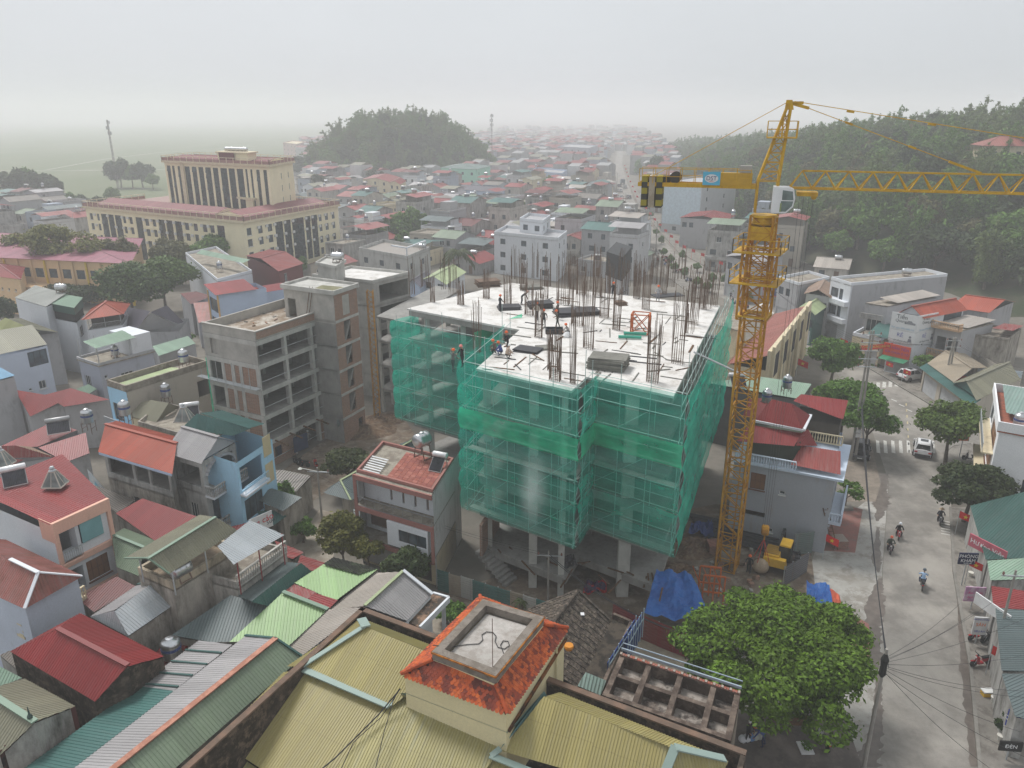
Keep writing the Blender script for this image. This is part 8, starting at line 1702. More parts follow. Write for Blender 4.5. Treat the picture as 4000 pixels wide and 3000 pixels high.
for i,(z0,z1)in enumerate(((6.9,9.4),(5.0,6.85))):
 b1=h.part('billboard',MB().prism([h.p(-.1,-.12),h.p(w+.1,-.12),h.p(w+.1,-.03),h.p(-.1,-.03)],z0,z1),BW_);b2=h.part('billboard',MB().prism([h.p(w+.03,-.1),h.p(w+.12,-.1),h.p(w+.12,d*.42),h.p(w+.03,d*.42)],z0,z1),BW_)
 for par,u,c,L in((b1,h.ux,h.p(w/2,-.14),w),(b2,h.uy,h.p(w+.14,d*.21),d*.42)):
  if i==0:
   text('Ti\u1ebfn',c+Z*(z1-.55)-u*.3,u,Z,.85,BK,par,h.o);text('Quang',c+Z*(z1-1.15)-u*.4,u,Z,.6,BK,par,h.o);text('G\u1ecdi ngay 0982.888.333',c+Z*(z0+.3),u,Z,.36,LB_,par,h.o)
   m=MB();q=c+Z*(z1-1.25)+u*(L*.26);m.add([tuple(q+u*a+Z*b)for a,b in((-.7,-.2),(.8,-.2),(.8,.08),(.4,.12),(.2,.34),(-.25,.34),(-.45,.1),(-.7,.05))],[tuple(range(8))]);h.part('car_picture',m,plain((.25,.26,.28)),par)
  else:
   text('R\u1eba',c+Z*(z1-.7)-u*.2,u,Z,.8,BLU,par,h.o);text('c\u1ee9u h\u1ed9 giao th\u00f4ng',c+Z*(z0+.35),u,Z,.3,BK,par,h.o);m=MB();q=c+Z*(z1-.9)+u*(L*.36)
   m.lathe(q+Z*.15,[(.18,-.01),(.18,.01)],12,tuple(u.cross(Z)));m.add([tuple(q+u*a+Z*b+u.cross(Z)*.01)for a,b in((-.3,-.6),(.3,-.6),(.2,-.1),(-.2,-.1))],[(0,1,2,3)]);h.part('portrait',m,plain((.2,.2,.24)),par)
rb=h.part('red_board',MB().prism([h.p(-.3,-.5),h.p(w+.1,-.5),h.p(w+.1,-.38),h.p(-.3,-.38)],2.8,4.7),BR_);text('V\u1ed4 V\u0102N TI\u1ebeN',h.p(w/2,-.52,4.15),h.ux,Z,.55,plain((.2,.02,.3)),rb,h.o);text('S\u1eeeA CH\u1eeeA \u00d4 T\u00d4',h.p(w/2,-.52,3.45),h.ux,Z,.45,plain((.2,.02,.3)),rb,h.o)
h.shed(sheet_m((.03,.26,.13),.05),2.4,2.9,'y',0,.25,(-.2,-1.6,w+.1,-.1),'green_awning')
h=shop('ornate_house','old house with ornate orange balustrades and grey side wall',(3655,1270),(3758,1290),(3880,1262),7.6,GRY,None,f=[(.5,4.2,1.3,1.9,'o'),(2.1,4.2,1.3,1.9,'o'),(.3,.2,3,2.3,'s',1,1)]);OB=plaster((.50,.33,.20),.3)
h.shed(BEI,7.8,8.1,'y',.2,.25,(0,1.2,h.w,h.d));h.slab(7.6,.15,.05,LCONC)
for z in(7.6,3.4):h.balusters(-.1,-.9,h.w,-.9,z,.85,OB);h.part('balcony_floor',MB().prism([h.p(-.1,-.95),h.p(h.w+.1,-.95),h.p(h.w+.1,0),h.p(-.1,0)],z-.2,z),OB);h.balusters(h.w,-.9,h.w,0,z,.85,OB)
h=shop('rear_house','mould-stained rear house with a small red roof',(3790,1310),(3940,1330),(3990,1290),6.2,MOLD,None);h.shed(REDP,7.6,6.9,'y',.2,.25,(h.w*.55,.5,h.w,h.d));h.flat(LCONC,MOLD,6.2,.3)
h=shop('rear_house','grey rear house with orange-red roof against the wooded slope',(3720,1200),(3860,1220),(3960,1180),8.6,GRY,None);h.gable(ORR,8.6,1.1,'x',.3,.25)
h=House('low_shop','low shop with a long beige and teal roof and shuttered front',(3610,1432),(3800,1572),(3990,1480),3.6);w,d=h.w,h.d;h.walls(BGE,f=[(.4,.1,w*.3,2.6,'s',1,1),(w*.4,.1,w*.5,2.6,'s',1,1)]);h.shed(TEAL,3.5,3.75,'y',.5,.22,(0,-.5,w,1.2));h.gable(sheet_m((.40,.33,.24),.1),3.8,.9,'x',.2,.22,(0,1.2,w*.55,d*.75));h.gable(KHK,4.0,1.2,'y',.4,.22,(w*.6,.8,w,d*.9),TEAL)
h=shop('corner_shop','small shop front with leafy roof terrace left of the teal awning',(3330,1310),(3440,1335),(3500,1300),4.2,CRM,None,f=[(.3,.1,1.6,2.4,'s',1,1),(2.3,.1,2.0,2.4,'s',1,1)]);h.flat(LCONC,WHT,4.2,.5)
for k in range(4):tree(['first','second','third','fourth'][k]+' bush from left on the low shop roof',0,0,.2,.8,.6,.5,F_MID,500,.12,95+k,k=6,cat='plant',name='potted_plant',pos=h.p(.6+1.2*k,.6,4.9))
sh('teal sheet roof between shop terrace and billboards',[(TEAL,[(3390,1300,5.4),(3480,1330,4.6),(3500,1270,5.6),(3440,1255,5.8)])],BGE,[(3390,1300,4.4),(3480,1330,4.4),(3500,1270,4.8),(3440,1255,5)])
for l,A,B,C,z,wm,rm,k in(('cream shop house with teal loft behind the crane mast',(3040,1090),(3120,1115),(3240,1090),7.6,GRY,None,0),('shop house with lime roof and glass front',(3120,1205),(3180,1225),(3235,1185),5.6,TEAL,LIME,1),('house with a brown-patched roof left of the white shop house',(3150,1145),(3240,1160),(3260,1120),7.2,GRY,PEACH,1),('long grey flat-roofed house behind the crane cab',(2660,850),(2830,862),(2870,840),8.5,GRY,RED,1),('house with curled grey eaves behind the mast',(2840,1000),(2960,1030),(3060,990),8.4,GRY,LIL,1)):
 h=House('shop_house',l,A,B,C,z);h.walls(wm,f=[(.5,z-2.6,1.4,1.4,'k',2,1),(2.6,z-2.6,1.2,1.4,'k',2,1),(.4,.1,3,2.4,'s',1,1)]);h.gable(rm,z,.9,'y',.4,.25)if rm else h.flat(LCONC,WHT,z,.5)
h=House('white_block','sharp white modern block with teal inner roof and red terrace',(3905,1680),(4080,1712),(4040,1555),9.0);w,d=h.w,h.d
h.walls(plaster((.74,.74,.75),.08),l=[(.4,6.2,d*.25,1.8,'k',1,1),(d*.35,3.2,d*.5,4.6,'n',2,2),(1,.2,d*.7,2.4,'k',4,1)],f=[(w*.75,2.6,1.4,2.0,'w',2,1)]);h.parapet(9.0,9.9,plaster((.74,.74,.75),.08),.15,None,'parapet',.25);h.slab(9.05,.2,.2,blotch((.40,.13,.08),(.25,.1,.07),1),'terrace')
h.part('roof',MB().sheet([h.p(.5,3.2,9.75),h.p(w,2.6,9.75),h.p(w,d-.3,10),h.p(.5,d-.3,10)],.3),sheet_m((.20,.30,.26),.1));h.part('balcony',MB().prism([h.p(-1.0,1),h.p(0,1),h.p(0,d-.6),h.p(-1.0,d-.6)],6.0,6.15).prism([h.p(-1.0,.3),h.p(0,.3),h.p(0,d-.6),h.p(-1.0,d-.6)],2.8,3.0),CRM);h.rail(-.95,1,-.95,d-.6,6.15,.9)
make_tank_v(h.p(w*.45,1.6,9.05),.55,1.2,.1,'steel tank with blue band on the white block terrace')
for l,m_,pts in(('wide teal sheet roof along the right pavement',sheet_m((.035,.10,.085),.1),[(3790,1975,3.9),(3850,2188,3.4),(4010,2178,3.6),(4010,1920,4.2)]),('faded green sheet roof below the teal one',PGR,[(3856,2190,3.5),(3868,2268,3.3),(4010,2262,3.5),(4010,2180,3.7)]),('dark red flat roof with litter on the right edge',RED,[(3872,2290,3.5),(3880,2372,3.4),(4010,2384,3.5),(4010,2308,3.7)]),('grey-teal sheet roof of the clinic shop',SLATE,[(3888,2375,3.6),(3912,2622,3.4),(4015,2624,3.5),(4015,2385,3.8)]),('grey sheet roof at the lower right edge',SLATE,[(3912,2630,3.5),(3965,2800,3.2),(4020,2810,3.3),(4015,2634,3.6)])):
 sh(l,[(m_,pts)],MOLDG,[(a+6,b,c-.1)for a,b,c in pts],'shop_shed','shed')
def sign(label,px,py,z0,w,h,rz,mat,lines,post=True,name='shop_sign',back=None):
 c=W(px,py,z0);t=T(name,label,'sign',V(c.x,c.y,0 if post else z0));u=V(math.cos(rz),math.sin(rz),0);n=u.cross(Z);b=t.part('board',MB().prism([c-u*w/2,c+u*w/2,c+u*w/2-n*.1,c-u*w/2-n*.1],z0,z0+h),mat)
 for s,txt,m_,dz,dx in lines:text(txt,c+n*.012+Z*(h*dz)+u*dx,u,Z,s,m_,b,t.o)
 if post:t.part('post',MB().bar(V(c.x,c.y,.1)-n*.15,V(c.x,c.y,z0+h*.8)-n*.15,.07),M_GALV)
 return t
WT_=plain((.75,.75,.75));RDT=plain((.6,.04,.03))
sign('dark blue clinic sign lettered PHONG KHAM',3778,2205,2.2,1.5,1.05,-.05,plain((.015,.02,.06)),[(.42,'PH\u00d2NG',WT_,.72,0),(.42,'KH\u00c1M',WT_,.33,0),(.12,'NGO\u00c0I GI\u1edc',WT_,.1,0)])
sign('white clinic board with orange word SAN by the red motorbike',3822,2480,1.0,1.0,1.5,-.1,plain((.6,.6,.6)),[(.17,'PH\u00d2NG KH\u00c1M',BLU,.88,0),(.36,'S\u1ea2N',plain((.7,.16,.02)),.58,0),(.2,'SI\u00caU \u00c2M',BLU,.2,0)])
sign('purple wedding shop board on the right pavement',3802,2350,.9,1.5,1.3,-.1,blotch((.42,.22,.36),(.55,.42,.5),2),[(.32,'\u00c1o c\u01b0\u1edbi',plain((.6,.05,.2)),.6,0),(.28,'Anh Vi\u1ec7n',plain((.6,.05,.2)),.3,0)])
sign('long pink roof-edge sign reading Huong Viet',3850,2165,3.0,3.2,1.1,-1.15,plain((.50,.12,.16)),[(.6,'H\u01b0\u01a1ng Vi\u1ec7t',WT_,.5,0)],False);sign('blank white fascia panel leaning out over the right pavement',3868,2400,2.9,3.0,.9,-1.3,plain((.68,.68,.68)),[],False)
sign('blue and white corner board at the lower right',3990,2880,1.4,2.2,1.2,-1.2,plain((.03,.05,.3)),[(.4,'QU\u1ea2NG C\u00c1O',WT_,.5,0)],False);sign('dark board lettered DEN at the lower right',3945,2935,.9,1.3,.7,-.1,plain((.02,.02,.02)),[(.36,'\u0110\u00c8N',WT_,.5,0)])
sign('navy shop billboard left of the red and white one',3055,1160,3.2,4.2,2.6,-.75,plain((.04,.06,.15)),[(.5,'\u0110\u1ea4T N\u1ec0N',WT_,.72,0),(.5,'CH\u00cdNH CH\u1ee6',WT_,.38,0)]);sign('white billboard with a red corner by the glass shop',3105,1190,2.6,4.8,3.4,-.75,blotch((.66,.66,.68),(.55,.2,.15),.35,.56,.6),[]);sign('orange awning board over the umbrella shop',3780,1500,2.6,3.2,1.0,-.6,plain((.55,.06,.03)),[(.45,'B\u00c1NH M\u00cc',plain((.7,.5,.05)),.5,0)],False)
sign('pale blue printed fence board above the umbrella',3900,1480,2.6,5.5,1.3,-.25,blotch((.62,.66,.70),(.3,.5,.62),.4,.5,.7),[],False);sign('small orange street notice under the corner tree',3763,1722,2.2,1.1,1.8,-.1,plain((.55,.10,.02)),[(.2,'GI\u1eeeA G\u00ccN',plain((.7,.5,.1)),.75,0),(.2,'TR\u1eacT T\u1ef0',plain((.7,.5,.1)),.5,0),(.2,'\u0110\u00d4 TH\u1eca',plain((.7,.5,.1)),.25,0)])
a,b=W(3300,1368,4.2),W(3486,1358,4.0);t=T('street_banner','red banner with yellow lettering slung between pole and shop','banner',V(a.x,a.y,0));mid=a.lerp(b,.42);up=Z*.75;bb=t.part('cloth',MB().poly([a,mid-Z*.2,mid-Z*.2+up,a+up]).poly([mid-Z*.2,b,b+up,mid-Z*.2+up]),plain((.62,.03,.02)))
u=(b-a).normalized();text('NHI\u1ec6T LI\u1ec6T CH\u00c0O M\u1eeaNG \u0110\u1ea0I H\u1ed8I',a.lerp(b,.5)+Z*.3+u.cross(Z)*.08,u,Z,.5,plain((.7,.5,.05)),bb,t.o)
def flag(px,py,z,label,s=1.0,pole_h=None,rz=-.6,hang=.5):
 q=W(px,py,z);t=T('flag',label,'flag',V(q.x,q.y,max(0,z-(pole_h or z))),'red flags with a yellow star');u=V(math.cos(rz),math.sin(rz),0)*s;dn=V(0,0,-.62*s);c=t.part('cloth',MB().add([q,q+u*.5-Z*hang*.2*s+u.cross(Z)*.08,q+u-Z*hang*.5*s,q+u+dn-Z*hang*.5*s,q+u*.5+dn-Z*hang*.2*s+u.cross(Z)*.08,q+dn],[(0,1,4,5),(1,2,3,4)]),plain((.62,.02,.02),.6,0,.04))
 cc=q+u*.5-Z*(.31+.22*hang)*s+u.cross(Z)*(.1 if s<3 else.3);r=.2*s;m=MB();m.add([tuple(cc+u.normalized()*(math.sin(k*.6283)*(r if k%2==0 else r*.4))+Z*(math.cos(k*.6283)*(r if k%2==0 else r*.4)))for k in range(10)],[tuple(range(10))]);t.part('star',m,plain((.75,.55,.03)),c)
 t.part('flag_pole',MB().tube(V(q.x,q.y,z-(pole_h or z)),q+Z*.1,.03,5),M_GALV)
for i,(px,py,z,l,s)in enumerate([(3228,2085,2.6,'red star flag hanging over the red paving',1.1),(3278,1752,3.0,'red star flag behind the black saloon',1.0),(3750,1995,2.6,'red star flag under the dark ficus',1.1),(3790,2182,2.6,'red flag beside the dark blue clinic sign',1.0),(3878,2520,2.6,'red star flag with a white lamp near the shop post',1.1),(3710,1520,2.6,'red flag beside the umbrella post',1.0),(3787,1535,2.6,'red flag right of the umbrella',1.0),(3462,1410,2.6,'red flag on the pavement before the green awning shop',1.0),(3530,1440,2.6,'red flag left of the parked hatchback',1.0),(3283,1320,3.0,'red flag under the street banner pole',1.2),(3118,1400,3.5,'long red flag on the tiled hall corner',1.5)]):flag(px,py,z,l,s,z)
q=WD(3700,445,300);flag_p=px_of(q);t=None
e=T('flag','large red star flag flying above the wooded hill','flag',V(q.x,q.y,20),'red flags with a yellow star');e.part('flag_pole',MB().tube(V(q.x,q.y,20),q+Z*.3,.12,5),M_GALV);c=e.part('cloth',MB().poly([q,q+V(2.6,0,-.9),q+V(2.6,0,-2.9),q+V(0,0,-2.1)]),plain((.6,.03,.03)));e.part('star',MB().poly([q+V(1.0,-.1,-.9),q+V(1.7,-.1,-1.3),q+V(1.3,-.1,-2.1),q+V(.8,-.1,-1.7)]),plain((.7,.5,.03)),c)
# === TOWN BEHIND
def mid(label,A,B,C,z,wm,roof,rm,name='house',cat='house',nf=2,pitch=.4,extra=None,st='k'):
 h=House(name,label,A,B,C,z,cat);fl=z/max(1,round(z/3.3));f=[];r=[]
 for k in range(max(1,round(z/3.3))):
  for i in range(nf):f.append((h.w*(i+.3)/nf,k*fl+1,min(1.5,h.w/nf*.5),1.3,st,2,1))
  for i in range(2):r.append((h.d*(i+.25)/2,k*fl+1,min(1.2,h.d*.3),1.3,st,2,1))
 h.walls(wm,f=f,r=r,each=False)
 if roof=='gx':h.gable(rm,z,1.1,'x',.4,pitch,None,wm)
 elif roof=='gy':h.gable(rm,z,1.1,'y',.4,pitch,None,wm)
 elif roof=='hip':h.hip(rm,z,1.6,.5,pitch)
 else:h.flat(rm,wm,z,.7)
 return h
MINT=plaster((.32,.60,.47),.1)
mid('mint green four-storey building with grey-green hip roof',(1722,655),(1863,662),(1915,648),11.5,MINT,'hip',sheet_m((.14,.21,.19),.05),nf=4,cat='building')
mid('white-grey block with square windows behind the starter bars',(1930,915),(2180,940),(2215,912),9.5,plaster((.58,.60,.63),.2),'flat',GRY,nf=3,cat='building');mid('upper room with white balcony frames on the white-grey block',(2030,862),(2120,872),(2150,850),12.3,WHT,'flat',GRY)
h=House('black_clad_building','grey building with a black mesh-clad top box beside the rebar',(2372,985),(2432,1005),(2466,965),11.5,'building');h.walls(GRY,f=[(1,2,1.2,1.3,'k',1,1)]);h.walls(plain((.012,.014,.016),.6),7.0,11.6,box=(-.2,-.2,h.w+.2,h.d+.2),name='black_cladding',cap=True)
mid('pale blue open-topped house in the hazy town',(2069,672),(2195,682),(2215,668),9,PBL,'flat',GRY,nf=4);mid('pale blue shed wall with a wide dark roof',(1790,740),(1960,752),(1985,735),6.5,PBL,'gx',PUR,nf=4)
mid('cream villa with a red gabled roof and long balcony',(1417,700),(1520,710),(1560,692),8.5,CRM,'gy',RED,nf=3);mid('tall cream house joined to the villa',(1520,715),(1562,720),(1585,706),9.5,CRM,'gy',RED)
h=mid('long concrete-walled house with white roof frames',(1402,978),(1590,1012),(1680,975),7.2,plaster((.42,.42,.40),.4),'flat',BEI,nf=3);h.part('white_frame',MB().bar(h.p(h.w,0,7.9),h.p(h.w,0,9.6),.3).bar(h.p(h.w,h.d*.8,7.9),h.p(h.w,h.d*.8,9.6),.3).bar(h.p(h.w,0,9.6),h.p(h.w,h.d*.8,9.6),.3).bar(h.p(h.w*.7,0,9.6),h.p(h.w,0,9.6),.3),WHT)
mid('white cottage with a lime gabled roof behind the slab',(1650,1092),(1740,1108),(1815,1062),5.2,WHT,'gy',LIME);mid('small purple-roofed cottage behind the slab',(1590,1110),(1640,1118),(1690,1085),4.8,PBL,'gy',PUR)
h=mid('big pale block with a blank blue-white wall on the street',(2592,712),(2745,722),(2878,700),16,plaster((.42,.43,.44),.15),'flat',GRY,nf=1,cat='building');h.part('pale_wall',MB().prism([h.p(.3,-.1),h.p(h.w-.3,-.1),h.p(h.w-.3,-.02),h.p(.3,-.02)],3,15.5),plain((.50,.60,.66),.6))
mid('hazy pinkish four-storey building beyond the office tower',(1105,560),(1160,566),(1195,556),13,plaster((.55,.42,.40),.1),'flat',CRM,nf=4,cat='building');mid('hazy grey block with many windows beside the street end',(2178,575),(2300,582),(2335,570),14,plaster((.38,.40,.45),.15),'flat',GRY,nf=5,cat='building')
sc_h=House('school','peach school block with a magenta hip roof behind airy trees',(-140,1000),(500,1030),(548,935),8.6,'school');L_=sc_h.w
sc_h.walls(PEA,f=[(L_*(i+.2)/12,z,L_/12*.6,1.9,'k',2,1)for i in range(12)for z in(1.2,4.9)],r=[(2,5,1.5,2,'k',1,1),(6,5,1.5,2,'k',1,1)],each=False);sc_h.hip(sheet_m((.30,.085,.13),.06),8.7,2.4,.8,.5)
for k in range(13):sc_h.part('pilaster',MB().bar(sc_h.p(L_*k/12,-.15,0),sc_h.p(L_*k/12,-.15,8.5),.5,.3),PEA if k%3 else plain((.65,.45,.05)))
sc_h.part('porch',MB().prism([sc_h.p(L_*.3,-5),sc_h.p(L_*.62,-5),sc_h.p(L_*.62,0),sc_h.p(L_*.3,0)],3.3,3.7),PEA)
h=House('school_annex','peach annex with small square vents at the left edge',(-120,1065),(75,1090),(92,1045),7.2,'school');h.walls(PEA,f=[(h.w-2-2.0*k,z,.5,.5,'w',1,1)for k in range(3)for z in(2,4.6)]);h.hip(RED,7.2,1.4,.5,.3)
OCC=[]
for o in D.objects:
 if o.parent is None and o.type=='EMPTY' and o.get('category')in('house','building','shed','school','canopy','hut','tower','portico','roof'):
  xs=[];
  for c in o.children:
   if c.type=='MESH' and c.name.split('.')[0]in('wall','roof','floor_slab','brick_wall'):
    for b in(c.bound_box[0],c.bound_box[6],c.bound_box[3],c.bound_box[5]):xs.append((b[0]+o.location.x,b[1]+o.location.y))
  if xs:OCC.append((min(x for x,y in xs),min(y for x,y in xs),max(x for x,y in xs),max(y for x,y in xs)))
TR=[(o.location.x,o.location.y)for o in D.objects if o.parent is None and o.get('category')in('tree','palm tree')and o.location.y<420 and abs(o.location.x)<200]
street=[((W(*LE[i])+W(*RE[i]))/2)for i in range(len(LE))]
def sdist(x,y):
 b_=1e9
 for i in range(len(street)-1):
  a,b=street[i],street[i+1];dx,dy=b.x-a.x,b.y-a.y;t=max(0,min(1,((x-a.x)*dx+(y-a.y)*dy)/(dx*dx+dy*dy)));b_=min(b_,math.hypot(x-a.x-t*dx,y-a.y-t*dy))
 return b_
def free(x,y,m=4.5):
 for a in OCC:
  if a[0]-m<x<a[2]+m and a[1]-m<y<a[3]+m:
   return False
 return all(math.hypot(x-tx,y-ty)>3.4 for tx,ty in TR)
rr=random.Random(11);cells=[];ga=math.radians(-29);GX=V(math.cos(ga),math.sin(ga),0);GY=V(-GX.y,GX.x,0)
for j in range(-40,110):
 for i in range(-90,60):
  q=GX*(i*8.4+rr.uniform(-.8,.8)+(j%2)*3)+GY*(j*11.6+rr.uniform(-1.2,1.2));px,py,zz=px_of((q.x,q.y,0))
  if zz<60 or px<-150 or px>4100 or py<575 or py>1215:continue
  if px<335 and not 815<py<1000:continue
  if 335<=px<1010 and not(1050<py<1215 and px>860):continue
  if 1010<=px<1190 and not(py>1000 or py<0):continue
  if 1190<=px<1340 and 800<py<960:continue
  if px<560 and 950<py<1215:continue
  if hill_r(q.x,q.y)>-.5 or hill_l(q.x,q.y)>-.5:continue
  sd_=sdist(q.x,q.y)
  if sd_<(8.2 if q.y<420 else 11):continue
  if 1180<px<2860 and py>1085:continue
  if px>2860 and py>1085:continue
  if q.y<420 and not free(q.x,q.y):continue
  if rr.random()<.05:continue
  cells.append((zz,q,px,py))
cells.sort(key=lambda c:c[0]);near,far=cells[:255],cells[255:]
ROOFS=[(RED,'red'),(RED,'red'),(REDP,'faded red'),(REDP,'faded red'),(DRED,'dark maroon'),(RED,'red'),(SAGE,'sage green'),(KHK,'khaki'),(SLATE,'slate green'),(TEAL,'teal'),(LIL,'pale grey'),(FIB,'grey-brown'),(BEI,'beige')]
WALLS=[(GRY,'grey'),(GRY,'grey'),(MOLDG,'mould-stained'),(MOLDG,'stained grey'),(plaster((.46,.46,.47),.3),'light grey'),(WHT,'white'),(plaster((.34,.38,.44),.35),'pale blue'),(CRM,'cream'),(plaster((.30,.29,.29),.5),'dark grey'),(BGE,'beige'),(plaster((.45,.42,.38),.5),'dingy')]
tk=make_tank_h((0,0,0),.5,1.5,.35,'x');tv=make_tank_v((0,0,0),.5,1.2,.7,'x');tsol=make_solar((0,0,0),'x')
rows={}
for c in near:rows.setdefault(int(c[0]//22),[]).append(c)
def ordi(n):return str(n)+('th' if 10<n%100<14 else{1:'st',2:'nd',3:'rd'}.get(n%10,'th'))
tn=0
for rk in sorted(rows):
 for idx,(zz,q,px,py)in enumerate(sorted(rows[rk],key=lambda c:c[2])):
  w,d=rr.uniform(5.2,8.2),rr.uniform(8,11.4);st_=rr.choices((1,2,3),(3,5,2.4 if sdist(q.x,q.y)<40 else.9))[0];z=st_*3.1+rr.uniform(-.2,.5);(rm,rn),(wm,wn_)=rr.choice(ROOFS),rr.choice(WALLS);kind=rr.choices(('gable','flat','loft'),(6,2,3))[0]
  jit=rr.uniform(-.07,.07);ux=V(math.cos(ga+jit),math.sin(ga+jit),0);uy=V(-ux.y,ux.x,0);a=q-ux*w/2-uy*d/2
  lab=f"{wn_} {'one two three'.split()[st_ - 1]}-storey house {'with flat roof' if kind == 'flat' else 'with ' + rn + ' roof'}, {ordi(idx + 1)} from left in town row {rk - 4} back"
  h=House('house',lab,(a.x,a.y),((a+ux*w).x,(a+ux*w).y),((a+ux*w+uy*d).x,(a+ux*w+uy*d).y),z,'house',0,'houses of the hazy town',True)
  nearh=zz<300;f=[];r=[]
  for k in range(st_):
   f.append((w*rr.uniform(.1,.3),k*3.1+.9,rr.uniform(.9,1.6),1.35,rr.choice('kkw'),2,1));
   if rr.random()<.6:f.append((w*rr.uniform(.58,.7),k*3.1+(.1 if k==0 else.9),1.1,2.1 if k==0 else 1.35,'d' if k==0 else 'k',1,1))
   if rr.random()<.55 and nearh:r.append((d*rr.uniform(.2,.7),k*3.1+1.2,.9,1.1,rr.choice('kw'),2,1))
  h.walls(wm,f=f,r=r,each=False);pt=.5 if nearh else 1.07
  if kind=='gable':h.gable(rm,z,rr.uniform(.8,1.5),rr.choice('xxy'),.4,pt,None,wm,'roof',None if nearh else False)
  elif kind=='flat':h.flat(LCONC,wm,z,rr.uniform(.4,1.0));(h.walls(wm,z,z+2.5,box=(w*.1,d*.5,w*.6,d*.95),name='stair_room',cap=True)if rr.random()<.5 else None)
  else:
   h.flat(LCONC,wm,z,.8);h.posts(z,z+2.3,n=(2,3));h.gable(rm,z+2.3,.7,rr.choice('xy'),.4,pt,None,None,'roof',False)
   if rr.random()<.6:h.walls(wm,z,z+2.2,box=(w*.1,d*.45,w*.9,d*.95),name='stair_room')
  if st_>1 and rr.random()<.45:h.part('balcony',MB().prism([h.p(0,-.9),h.p(w,-.9),h.p(w,0),h.p(0,0)],2.9,3.7),wm)
  if rr.random()<.5:
   zt=z+{'gable':1.0,'flat':.1,'loft':3.2}[kind];c=h.p(w*rr.uniform(.3,.7),d*rr.uniform(.4,.6));c.z=zt;m_=rr.choice((tk,tk,tv,tsol));tn+=1
   clone(m_,c,rr.uniform(-.6,.2),f"{'solar heater' if m_ is tsol else 'steel tank'} on the {wn_} house {ordi(idx + 1)} from left, town row {rk - 4} back")
for i,(px,py,z,m_)in enumerate([(1590,945,7.6,tk),(1650,975,7.5,tk),(1640,960,7.6,tv),(2060,818,8,tk),(2045,830,8,tk),(2140,835,8.4,tk),(2215,835,8.2,tk),(2290,862,7.6,tk),(240,1142,11,tk),(352,1162,10.6,tsol),(375,1165,10.4,tv),(560,1182,9,tv),(530,1192,9,tsol),(860,1062,9.4,tv),(960,1050,9.6,tk),(1050,1075,9.6,tk),(1320,1025,9,tk),(1190,975,9,tv),(1265,965,9,tk),(3380,1048,10.4,tv),(3475,1045,10.4,tv),(3430,1060,10.4,tsol),(3540,1078,10.4,tk),(3150,940,8.4,tk),(3085,930,8.4,tsol),(3200,950,8.6,tk),(2970,905,9,tk),(2845,812,9,tk),(245,1345,6.4,tsol),(262,1400,5.4,tv)]):
 hit=sc.ray_cast(bpy.context.evaluated_depsgraph_get(),cam.location,(W(px,py,z)-Vector((0,0,CAMH))).normalized())
 if not hit[0]or abs(hit[2].z)<.5 or hit[1].z<2.5:continue
 clone(m_,hit[1],-.4+.1*(i%5),f'rooftop tank or heater number {i + 1} among those placed by hand on the nearer roofs' if False else('solar heater' if m_ is tsol else 'upright steel tank' if m_ is tv else 'lying steel tank')+' on a near roof, '+ordi(sum(1 for k_ in range(30)if k_<=i))+' counting back to front')
for m_ in(tk,tv,tsol):
 for c in list(m_.children):
  for g in list(c.children):D.objects.remove(g)
  D.objects.remove(c)
 D.objects.remove(m_)
mb=MB();fm_l=[plaster((.32,.32,.32),.4),RED,plaster((.34,.37,.42),.2),KHK,plaster((.5,.5,.5),.2)]
ff=far+[(0,W(rr.uniform(1750,2900),rr.uniform(545,600),0),0,0)for _ in range(260)]+[(0,W(rr.uniform(1950,2800),rr.uniform(508,545),0),0,0)for _ in range(160)]
for zz,q,px,py in ff:
 if hill_r(q.x,q.y)>-.5 or sdist(q.x,q.y)<9:continue
 w,d,z=rr.uniform(5,9),rr.uniform(8,12),rr.choice((3.2,6.3,6.6,9.5,12));k=1 if q.y<900 else 1.6;w*=k;d*=k;p=[q-GX*w/2-GY*d/2,q+GX*w/2-GY*d/2,q+GX*w/2+GY*d/2,q-GX*w/2+GY*d/2]
 mb.cm=rr.choice((0,0,0,2,4));mb.prism(p,0,z);mb.cm=rr.choice((1,1,3,0));m0,m1=(p[0]+p[3])/2+Z*(z+1.2),(p[1]+p[2])/2+Z*(z+1.2);a=[v+Z*z for v in p]
 mb.add(a+[m0,m1],[(0,1,5,4),(2,3,4,5),(1,2,5),(3,0,4)])
tag(mb.build('distant_houses',fm_l),'mass of small hazy houses toward the end of the street','houses',None,'stuff')
mass('distant_trees','hazy trees scattered among the farthest houses',[(q.x,q.y,0)for q in[W(rr.uniform(1500,2900),rr.uniform(520,640))for _ in range(90)]if hill_r(q.x,q.y)<-.5 and sdist(q.x,q.y)>12],['mid','dark'],5)
hh_=[]
for(px,py,d_,w_,l)in((3850,570,215,22,'long red-tiled temple house on the wooded hill'),):
 q=WD(px,py,d_);h=House('hill_house',l,(q.x,q.y),(q.x+w_,q.y-3),(q.x+w_+2,q.y+6),q.z,'house',q.z-9,None,True);h.walls(CRM if w_>10 else GRY,q.z-9,q.z,f=[(2+3*k,q.z-3,1.2,1.6,'k',1,1)for k in range(3)],each=False);h.hip(sheet_m((.30,.08,.06),.1)if w_>10 else SLATE,q.z,2.4,.8,.6)
 for o in list(D.objects):
  if o.parent is None and o.get('group','').endswith('right hillside')and q.x-3<o.location.x<q.x+w_+3 and q.y-13<o.location.y<q.y+4:o.location.z-=3
